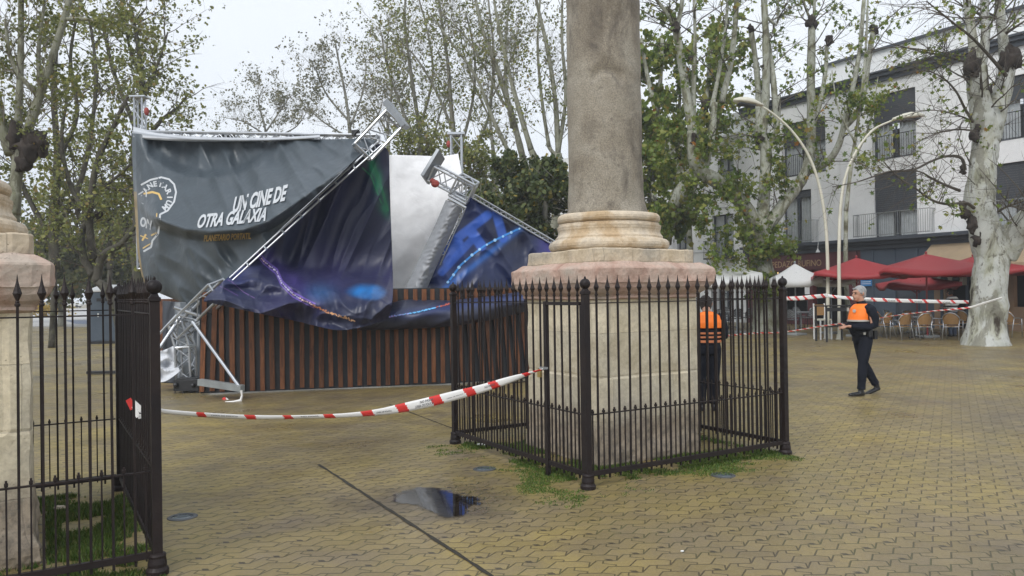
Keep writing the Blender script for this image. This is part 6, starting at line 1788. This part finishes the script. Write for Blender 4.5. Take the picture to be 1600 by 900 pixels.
# menu board
t = thing('menu_stand', 'small white menu card on a stand in front of the wine red shop', 'sign', G(1262, 512), .3)
b = MB(); b.tube([(0, 0, 0), (0, 0, 1.5)], .02, 6); b.build('post', MAT['black'], t, local=True)
b = MB(); b.box((0, -.01, 1.62), (.24, .02, .32)); b.build('card', MAT['white'], t, local=True)
# crate of bottles like dark box
# ---------------------------------------------------------------- portable toilet
t = thing('portable_toilet', 'slate blue portable toilet with a white roof, behind the left fence', 'portable toilet', G(163, 537) + Vector((0, .5, 0)), .1)
PT = simple('slate_plastic', (.075, .10, .13), (.06, .082, .11), 2, .45)
b = MB(); b.box((0, 0, 1.03), (1.12, 1.15, 1.9)); bevel(b.build('cabin', PT, t, local=True), .03)
b = MB(); b.box((0, 0, .05), (1.2, 1.2, .1)); b.build('skid_base', MAT['black'], t, local=True)
b = MB(); b.sqloft((0, 0, 0), [(.60, 1.98), (.60, 2.04), (.50, 2.12), (.30, 2.24), (.26, 2.26)], 8); b.build('roof', MAT['white'], t, True, True)
b = MB(); b.box((.05, -.585, 1.02), (.72, .02, 1.75)); 
for z in (.5, 1.0, 1.5): b.box((.05, -.60, z), (.62, .015, .06))
dr2 = b.build('door', PT, t, local=True)
b = MB(); b.box((-.22, -.61, 1.1), (.05, .03, .14)); b.build('handle', MAT['white'], dr2, local=True)
b = MB(); b.box((0, -.605, 1.68), (.55, .01, .12)); b.build('vent', MAT['black'], t, local=True)
# black metal stand lying behind
t = thing('metal_stand', 'black metal stand with two bars on the paving behind the left fence', 'stand', G(168, 585))
b = MB(); b.beam((-.45, 0, .05), (.7, .05, .05), .14, .06); b.beam((-.1, 1.2, .05), (.7, 1.2, .05), .08, .05); bevel(b.build('foot_bar', MAT['black'], t, local=True), .005)
b = MB(); b.tube([(.45, 1.2, .05), (.45, 1.2, .5), (.38, 1.2, .62), (.5, 1.2, .8)], .02, 6); b.tube([(.2, .02, .08), (.2, .02, .2)], .02, 6); b.ball((.42, 1.2, .45), .06, 8); b.build('upright', MAT['black'], t, local=True)

# far things on the left: parked cars, hedge
def car(label, x, y, rz, col):
    t = thing('parked_car', label, 'car', G(x, y), rz, 'cars parked far beyond the left fence')
    b = MB(); pr = [(-2.1, .35), (-2.12, .75), (-1.95, .92), (-1.3, 1.0), (-.75, 1.42), (.75, 1.45), (1.35, 1.0), (2.0, .9), (2.1, .6), (2.08, .35)]
    vs = [(x_, -.85 + (.12 if z_ > 1.05 else 0), z_) for x_, z_ in pr] + [(x_, .85 - (.12 if z_ > 1.05 else 0), z_) for x_, z_ in pr]; n_ = len(pr)
    b.add(vs, [tuple(range(n_)), tuple(range(2 * n_ - 1, n_ - 1, -1))] + [(k, n_ + k, n_ + (k + 1) % n_, (k + 1) % n_) for k in range(n_)])
    bevel(b.build('body', col, t, local=True), .04)
    b = MB(); b.box((0, 0, 1.2), (1.7, 1.5, .34)); b.build('window', MAT['glass'], t, local=True)
    for sx in (-1.3, 1.3):
        for sy in (-.8, .8):
            b = MB(); b.lathe((sx, sy - .08, .31), [(.02, 0), (.31, .01), (.31, .15), (.02, .16)], 18, (0, 1, 0)); b.build('wheel', MAT['black'], t, local=True)
car('white car parked far away at the street edge, behind the left fence pickets', 112, 481, .15, MAT['white'])
car('silver car parked far away, nearer to the portable toilet', 62, 482, .1, MAT['alu_plate'])
T = Tree(91); c = P(76, 484, 80); pts = [c + Vector((T.r.gauss(0, 1.1), T.r.gauss(0, .6), T.r.gauss(0, .35))) for _ in range(900)]
t = thing('yellow_shrub', 'low shrub with yellow autumn leaves far away beside the pale pavement', 'shrub', (c.x, c.y, 0))
b = MB(); 
for k in range(9): b.tube([(c.x + k * .1 - .4, c.y, 0), (c.x + (k - 4) * .3, c.y, c.z + .1)], .02, 5)
b.build('stem', TWIG, t)
link('foliage', leaf_mesh('foliage', np.array([[p.x, p.y, max(.1, p.z)] for p in pts]) - np.array([c.x, c.y, 0])[None], .14, leaf_mat('yellow_leaf', [(0, (.34, .22, .03)), (1, (.5, .36, .06))]), False), t)
b = MB()
for i, (x, y) in enumerate(((62, 505), (72, 497), (130, 494), (139, 496), (108, 496))): pass
# ground litter
for x, y, s_, lab, m_ in ((752, 697, .05, 'white scrap of paper in the grass by the far fence foot', 'white'), (94, 797, .06, 'pale stone in the grass inside the near left fence', 'lime2'), (1066, 862, .013, 'tiny white scrap on the paving in front, bottom right of centre', 'white')):
    c = G(x, y); b = MB(); b.ball(c + Z * s_ * .3, s_, 8, (1, .7, .35))
    b.v = [tuple(Vector(v) + Vector((noise.noise(Vector(v) * 30), noise.noise(Vector(v) * 31), 0)) * s_ * .4) for v in b.v]
    tag(b.build('litter' if m_ == 'white' else 'stone', MAT[m_]), lab, 'litter' if m_ == 'white' else 'stone')
# fallen leaves on the paving
# ================================================================ people (local: faces +x, left +y)
def body_obj(name, pieces, m_, parent, vox=0.014, smooth_it=3):
    b = MB()
    for kind, *args in pieces:
        if kind == 't': b.tube(*args)
        else: b.ball(*args)
    o = b.build(name, m_, parent, True, True)
    r = o.modifiers.new('r', 'REMESH'); r.mode = 'VOXEL'; r.voxel_size = vox; r.use_smooth_shade = True
    s_ = o.modifiers.new('s', 'SMOOTH'); s_.iterations = smooth_it; s_.factor = .5
    return o
skin = simple('skin', (.46, .26, .18), (.40, .21, .14), 8, .55)
navy = simple('navy_uniform', (.006, .008, .014), (.011, .013, .021), 5, .85, 0, .5, 22, .2)
orange = NT('orange_vest'); orange.setb((.95, .20, .012), .6); orange = orange.m
reflect = simple('reflective_strip', (.42, .42, .38), (.36, .36, .33), 8, .35)
shoe = simple('black_leather', (.01, .01, .011), (.016, .016, .017), 5, .35)
hairg = simple('grey_hair', (.28, .28, .28), (.40, .40, .40), 22, .8, 0, 1.0, 60)
hairb = simple('dark_hair', (.02, .016, .014), (.035, .028, .024), 20, .7, 0, 1.0, 60)
def hand(px, d, up, side, s_=1.0):       # px wrist, d direction of the palm, up normal of the back of the hand
    d = Vector(d).normalized(); up = Vector(up); up = (up - d * up.dot(d)).normalized(); sd = d.cross(up) * side
    w_ = Vector(px); out = [('t', [w_, w_ + d * .045 * s_, w_ + d * .09 * s_], [(.022, .018), (.038, .016), (.036, .013)], 10)]
    for k, (o_, l) in enumerate(((-.030, .060), (-.010, .072), (.010, .068), (.029, .052))):
        a = w_ + d * .082 * s_ + sd * o_; b_ = a + d * l * .45 - up * .008; c_ = b_ + d * l * .28 - up * .022; e_ = c_ + d * l * .05 - up * .024
        out.append(('t', [a, b_, c_, e_], [.0095, .009, .0082, .007], 8))
    a = w_ + d * .03 - sd * .026; out.append(('t', [a, a + d * .025 - sd * .022 - up * .008, a + d * .05 - sd * .024 - up * .02, a + d * .068 - sd * .012 - up * .028], [.013, .0115, .010, .008], 8))
    return out
def head_pieces(c, f=1.0):
    c = Vector(c); X = Vector((1, 0, 0))
    L = [('b', c + Vector((-.012, 0, .028)), .098, 16, (1.02, .80, 1.0)), ('b', c + Vector((.022, 0, -.045)), .075, 14, (.92, .80, .98)), ('b', c + Vector((.055, 0, -.085)), .036, 10, (.9, 1.1, .8)),
         ('t', [c + Vector((.078, 0, .022)), c + Vector((.100, 0, -.005)), c + Vector((.112, 0, -.026)), c + Vector((.092, 0, -.038))], [.010, .012, .016, .012], 8),
         ('t', [c + Vector((.084, -.026, -.056)), c + Vector((.094, 0, -.055)), c + Vector((.084, .026, -.056))], [.007, .010, .007], 8),
         ('t', [c + Vector((.080, -.045, .036)), c + Vector((.092, 0, .034)), c + Vector((.080, .045, .036))], [.010, .010, .010], 8)]
    for s_ in (-1, 1):
        L.append(('t', [c + Vector((-.012, s_ * .078, .028)), c + Vector((-.024, s_ * .092, .012)), c + Vector((-.016, s_ * .084, -.026))], [.010, .015, .009], 8))
    return L
def face_bits(parent, c, glasses=False):
    c = Vector(c)
    for s_ in (-1, 1):
        b = MB(); b.ball(c + Vector((.080, s_ * .031, .012)), .012, 10); b.build('eye', simple('eye_dark', (.05, .04, .035), (.08, .07, .06), 5, .2), parent, True, True)
    b = MB(); b.tube([c + Vector((.089, -.022, -.060)), c + Vector((.101, 0, -.060)), c + Vector((.089, .022, -.060))], [.003, .0045, .003], 6); b.build('mouth', simple('lips', (.30, .12, .09), (.27, .10, .08), 5, .5), parent, local=True)
def leg(hip, knee, ank, w_=1.0):
    hip, knee, ank = Vector(hip), Vector(knee), Vector(ank)
    return ('t', [hip + Z * .06, hip, hip.lerp(knee, .5), knee, knee.lerp(ank, .35), knee.lerp(ank, .8), ank], [.09 * w_, (.105 * w_, .10 * w_), .092 * w_, .074 * w_, .074 * w_, .062 * w_, .066 * w_], 14)
def shoe_pieces(ank, yawd, pitch=0.0):
    d = Vector((math.cos(yawd), math.sin(yawd), 0)); a = Vector(ank); dn = Vector((0, 0, -1)); dd = d * math.cos(pitch) + dn * math.sin(pitch)
    h = a - d * .055 * math.cos(pitch)
    return [('t', [a + Z * .03, a - Z * .03], [.045, .046], 10), ('t', [h - Z * .045, h + dd * .09 - Z * .048, h + dd * .18 - Z * .05, h + dd * .255 - Z * .053, h + dd * .28 - Z * .055], [(.036, .036), (.042, .036), (.046, .030), (.040, .024), (.02, .015)], 12)]

# --- officer with grey hair
o1 = thing('person', 'grey haired man in navy uniform and orange vest, walking left', 'person', G(1349, 617), math.pi + .25)
K = 1.0
hc = (.045, -.01, 1.605)
pieces = head_pieces(hc) + [('t', [(.0, 0, 1.40), (.015, 0, 1.47), (.03, 0, 1.53), (.035, 0, 1.56)], [.07, .058, .056, .055], 12)]
lw_, rw_ = (.30, .065, 1.10), (.30, -.06, 1.115)
pieces += hand(lw_, (.75, -.55, -.05), (.2, .1, 1), 1) + hand(rw_, (.75, .55, .0), (.2, -.1, 1), -1)
# forearms inside the sleeves keep the body whole
pieces += [('t', [lw_, (.12, .20, 1.08), (.0, .24, 1.12), (-.01, .20, 1.36), (0, .05, 1.40)], [.024, .03, .035, .04, .05], 8), ('t', [rw_, (.12, -.19, 1.09), (.0, -.24, 1.13), (-.01, -.20, 1.36), (0, -.05, 1.40)], [.024, .03, .035, .04, .05], 8)]
bd = body_obj('body', pieces, skin, o1, .0085, 2)
face_bits(bd, hc)
body_obj('hair', [('b', (hc[0] - .028, hc[1], hc[2] + .045), .103, 16, (1.0, .86, .93)), ('b', (hc[0] - .055, hc[1], hc[2] - .005), .086, 14, (.75, .93, .95)), ('t', [(hc[0] + .02, hc[1] + .075, hc[2] + .03), (hc[0] - .02, hc[1] + .078, hc[2] + .0)], [.016, .014], 8), ('t', [(hc[0] + .02, hc[1] - .075, hc[2] + .03), (hc[0] - .02, hc[1] - .078, hc[2])], [.016, .014], 8), ('t', [(hc[0] + .07, hc[1] - .04, hc[2] + .085), (hc[0] + .075, hc[1] + .04, hc[2] + .085)], [.018, .018], 8)], hairg, o1, .01, 2)
body_obj('trousers', [('t', [(-.015, 0, .82), (-.01, 0, .90), (.0, 0, 1.0), (.0, 0, 1.04)], [(.16, .11), (.175, .125), (.175, .135), (.17, .135)], 16),
                      leg((.0, .09, .88), (.075, .095, .50), (.115, .10, .10), 1.0), leg((-.015, -.09, .88), (-.08, -.09, .50), (-.31, -.095, .15), 1.0)], navy, o1, .013, 3)
body_obj('shoe', shoe_pieces((.12, .10, .085), 0, .0), shoe, o1, .009, 2)
body_obj('shoe', shoe_pieces((-.325, -.095, .13), 0, .30), shoe, o1, .009, 2)
jk = body_obj('jacket', [('t', [(.0, 0, .97), (.02, 0, 1.03), (.045, 0, 1.13), (.03, 0, 1.25), (.01, 0, 1.36), (.0, 0, 1.42), (.01, 0, 1.465)], [(.175, .145), (.185, .165), (.185, .175), (.185, .16), (.185, .135), (.13, .10), (.07, .068)], 18),
                         ('t', [(.0, .13, 1.40), (-.01, .205, 1.36), (-.04, .245, 1.24), (-.035, .25, 1.12), (.06, .22, 1.075), (.16, .15, 1.085), (.27, .085, 1.10)], [.07, .075, .066, .060, .056, .050, .040], 12),
                         ('t', [(.0, -.13, 1.40), (-.01, -.205, 1.36), (-.04, -.245, 1.24), (-.035, -.25, 1.13), (.06, -.22, 1.085), (.16, -.15, 1.095), (.27, -.085, 1.115)], [.07, .075, .066, .060, .056, .050, .040], 12),
                         ('t', [(.01, 0, 1.44), (.012, 0, 1.50)], [.072, .068], 12)], navy, o1, .012, 2)
body_obj('vest', [('t', [(.045, 0, 1.17), (.04, 0, 1.25), (.015, 0, 1.36), (.0, 0, 1.425), (.0, 0, 1.45)], [(.184, .174), (.188, .163), (.188, .141), (.145, .108), (.10, .085)], 20)], orange, o1, .010, 1)
b = MB(); b.tube([Vector((.045 + math.sin(a) * .187, math.cos(a) * .182, 1.185)) for a in [k * math.pi / 16 for k in range(33)]], [(.004, .016)] * 33, 6, False); b.build('reflective_strip', reflect, o1, local=True)
b = MB(); b.lathe((.195, .075, 1.34), [(.028, 0), (.028, .008), (.004, .010)], 10, (1, .35, .1)); b.box((.20, -.07, 1.36), (.02, .035, .06)); b.build('badge', reflect, o1, local=True)
b = MB()
for s_ in (-1, 1): b.beam((-.02, s_ * .16, 1.425), (-.08, s_ * .255, 1.31), .05, .012)
b.build('shoulder_flash', orange, o1, local=True)
b = MB(); n_ = 28; b.tube([Vector((.01 + math.sin(2 * math.pi * k / n_) * .15, math.cos(2 * math.pi * k / n_) * .19, 1.0)) for k in range(n_ + 1)], [(.008, .022)] * (n_ + 1), 6, False)
b.box((.02, .20, .99), (.07, .05, .10)); b.box((-.05, -.20, .98), (.08, .05, .13)); b.box((-.10, .17, .96), (.06, .05, .14)); b.build('belt', shoe, o1, local=True)
b = MB(); b.box((.10, .18, .985), (.03, .02, .035)); b.build('belt_tag', reflect, o1, local=True)
b = MB(); b.box((.385, 0, 1.115), (.11, .06, .012), Matrix.Rotation(-.3, 3, 'Y')); b.build('phone', MAT['black'], o1, local=True)

# --- second officer behind the fence, back to the viewer
o2 = thing('person', 'person in orange vest, back to the viewer, behind the middle fence bars', 'person', G(1107, 642), math.pi / 2 - .1)
hc = (.13, 0, 1.50)
pieces = head_pieces(hc) + [('t', [(-.0, 0, 1.34), (.04, 0, 1.42), (.09, 0, 1.47)], [.07, .058, .056], 12)]
l2, r2 = (.26, .10, 1.04), (.26, -.10, 1.04)
pieces += hand(l2, (.85, -.3, .1), (0, 0, 1), 1) + hand(r2, (.85, .3, .1), (0, 0, 1), -1)
pieces += [('t', [l2, (.10, .20, 1.02), (.0, .22, 1.08), (-.01, .19, 1.30), (0, .05, 1.34)], [.024, .03, .035, .04, .05], 8), ('t', [r2, (.10, -.20, 1.02), (.0, -.22, 1.08), (-.01, -.19, 1.30), (0, -.05, 1.34)], [.024, .03, .035, .04, .05], 8)]
bd = body_obj('body', pieces, skin, o2, .0085, 2); face_bits(bd, hc)
body_obj('hair', [('b', (hc[0] - .025, 0, hc[2] + .03), .106, 16, (1, .88, 1.0)), ('b', (hc[0] - .05, 0, hc[2] - .03), .085, 12, (.8, .95, .9))], hairb, o2, .01, 2)
body_obj('trousers', [('t', [(-.01, 0, .80), (-.01, 0, .90), (.0, 0, 1.0)], [(.165, .12), (.18, .135), (.17, .13)], 16), leg((.0, .085, .88), (.02, .095, .48), (-.01, .09, .10), 1.05), leg((0, -.085, .88), (.03, -.09, .48), (.01, -.08, .10), 1.05)], navy, o2, .013, 3)
body_obj('shoe', shoe_pieces((-.01, .09, .085), .1), shoe, o2, .009, 2)
body_obj('shoe', shoe_pieces((.01, -.08, .085), -.15), shoe, o2, .009, 2)
body_obj('jacket', [('t', [(-.01, 0, .92), (.0, 0, 1.0), (.0, 0, 1.12), (-.01, 0, 1.24), (.0, 0, 1.34), (.02, 0, 1.38)], [(.18, .145), (.175, .14), (.175, .14), (.19, .14), (.17, .12), (.08, .08)], 18),
                    ('t', [(.0, .13, 1.33), (.0, .195, 1.29), (-.01, .23, 1.16), (.0, .235, 1.05), (.10, .20, 1.02), (.23, .115, 1.04)], [.07, .072, .064, .058, .052, .042], 12),
                    ('t', [(.0, -.13, 1.33), (.0, -.195, 1.29), (-.01, -.23, 1.16), (.0, -.235, 1.05), (.10, -.20, 1.02), (.23, -.115, 1.04)], [.07, .072, .064, .058, .052, .042], 12)], navy, o2, .012, 2)
body_obj('vest', [('t', [(-.012, 0, 1.17), (-.012, 0, 1.24), (.0, 0, 1.33), (.015, 0, 1.36)], [(.215, .152), (.216, .154), (.19, .136), (.13, .11)], 20)], orange, o2, .010, 1)
for z in (1.10, 1.045, .985):
    b = MB(); n_ = 28; b.tube([Vector((-.003 + math.sin(2 * math.pi * k / n_) * .152, math.cos(2 * math.pi * k / n_) * .19, z)) for k in range(n_ + 1)], [(.004, .015 if z > 1 else .020)] * (n_ + 1), 6, False)
    b.build('vest_band', simple('orange_band', (.60, .20, .08), (.5, .17, .07), 6, .5), o2, local=True)

# --- person in a striped shirt on the terrace
stripe = NT('striped_shirt'); sx_ = stripe.n('ShaderNodeSeparateXYZ'); stripe.l(stripe.pos(True), sx_.inputs[0])
fr_ = stripe.math('FRACT', stripe.math('MULTIPLY', sx_.outputs[2], 8.5)); stripe.setb(stripe.mix(stripe.math('GREATER_THAN', fr_, .55), (.75, .75, .73), (.02, .02, .025)), .8)
jeans = simple('blue_jeans', (.035, .05, .085), (.05, .07, .11), 6, .8)
o3 = thing('person', 'dark haired person in a striped black and white top, back turned, near the chairs', 'person', G(1489, 526), math.pi / 2 + .4)
hc = (.10, 0, 1.50)
pieces = head_pieces(hc) + [('t', [(.0, 0, 1.32), (.04, 0, 1.40), (.07, 0, 1.45)], [.065, .055, .052], 12)]
l2, r2 = (.25, .14, 1.0), (.25, -.14, 1.0)
pieces += hand(l2, (.9, -.1, 0), (0, 0, 1), 1) + hand(r2, (.9, .1, 0), (0, 0, 1), -1) + [('t', [l2, (.06, .22, 1.03), (0, .19, 1.28), (0, .05, 1.34)], [.024, .034, .04, .05], 8), ('t', [r2, (.06, -.22, 1.03), (0, -.19, 1.28), (0, -.05, 1.34)], [.024, .034, .04, .05], 8)]
bd = body_obj('body', pieces, skin, o3, .0095, 2); face_bits(bd, hc)
body_obj('hair', [('b', (hc[0] - .025, 0, hc[2] + .03), .106, 16, (1, .88, 1.0)), ('b', (hc[0] - .045, 0, hc[2] - .03), .085, 12, (.8, .95, .9))], hairb, o3, .01, 2)
body_obj('trousers', [('t', [(0, 0, .80), (0, 0, .92)], [(.17, .13), (.165, .12)], 16), leg((.0, .085, .86), (.03, .10, .47), (0, .10, .08)), leg((0, -.085, .86), (.03, -.10, .47), (0, -.10, .08))], jeans, o3, .014, 2)
body_obj('shirt', [('t', [(0, 0, .86), (0, 0, 1.0), (0, 0, 1.2), (.0, 0, 1.33), (.02, 0, 1.38)], [(.185, .14), (.18, .135), (.20, .14), (.17, .12), (.07, .07)], 18),
                   ('t', [(0, .13, 1.31), (0, .20, 1.27), (.0, .24, 1.1), (.04, .235, 1.03), (.16, .18, 1.01)], [.07, .07, .06, .055, .045], 12), ('t', [(0, -.13, 1.31), (0, -.20, 1.27), (.0, -.24, 1.1), (.04, -.235, 1.03), (.16, -.18, 1.01)], [.07, .07, .06, .055, .045], 12)], stripe.m, o3, .013, 2)
body_obj('shoe', shoe_pieces((0, .10, .085), 0), shoe, o3, .011, 1)
body_obj('shoe', shoe_pieces((0, -.10, .085), 0), shoe, o3, .011, 1)
# ================================================================ damp air
hz = bpy.data.materials.new('haze'); hz.use_nodes = True
ht = hz.node_tree; ht.nodes.clear()
ho = ht.nodes.new('ShaderNodeOutputMaterial'); hv = ht.nodes.new('ShaderNodeVolumePrincipled')
hv.inputs['Color'].default_value = (.93, .96, 1, 1); hv.inputs['Density'].default_value = 0.0013; hv.inputs['Anisotropy'].default_value = 0.0
ht.links.new(hv.outputs[0], ho.inputs['Volume'])
b = MB(); b.box((10, 130, 19), (400, 340, 40))
tag(b.build('haze', hz), kind='stuff')
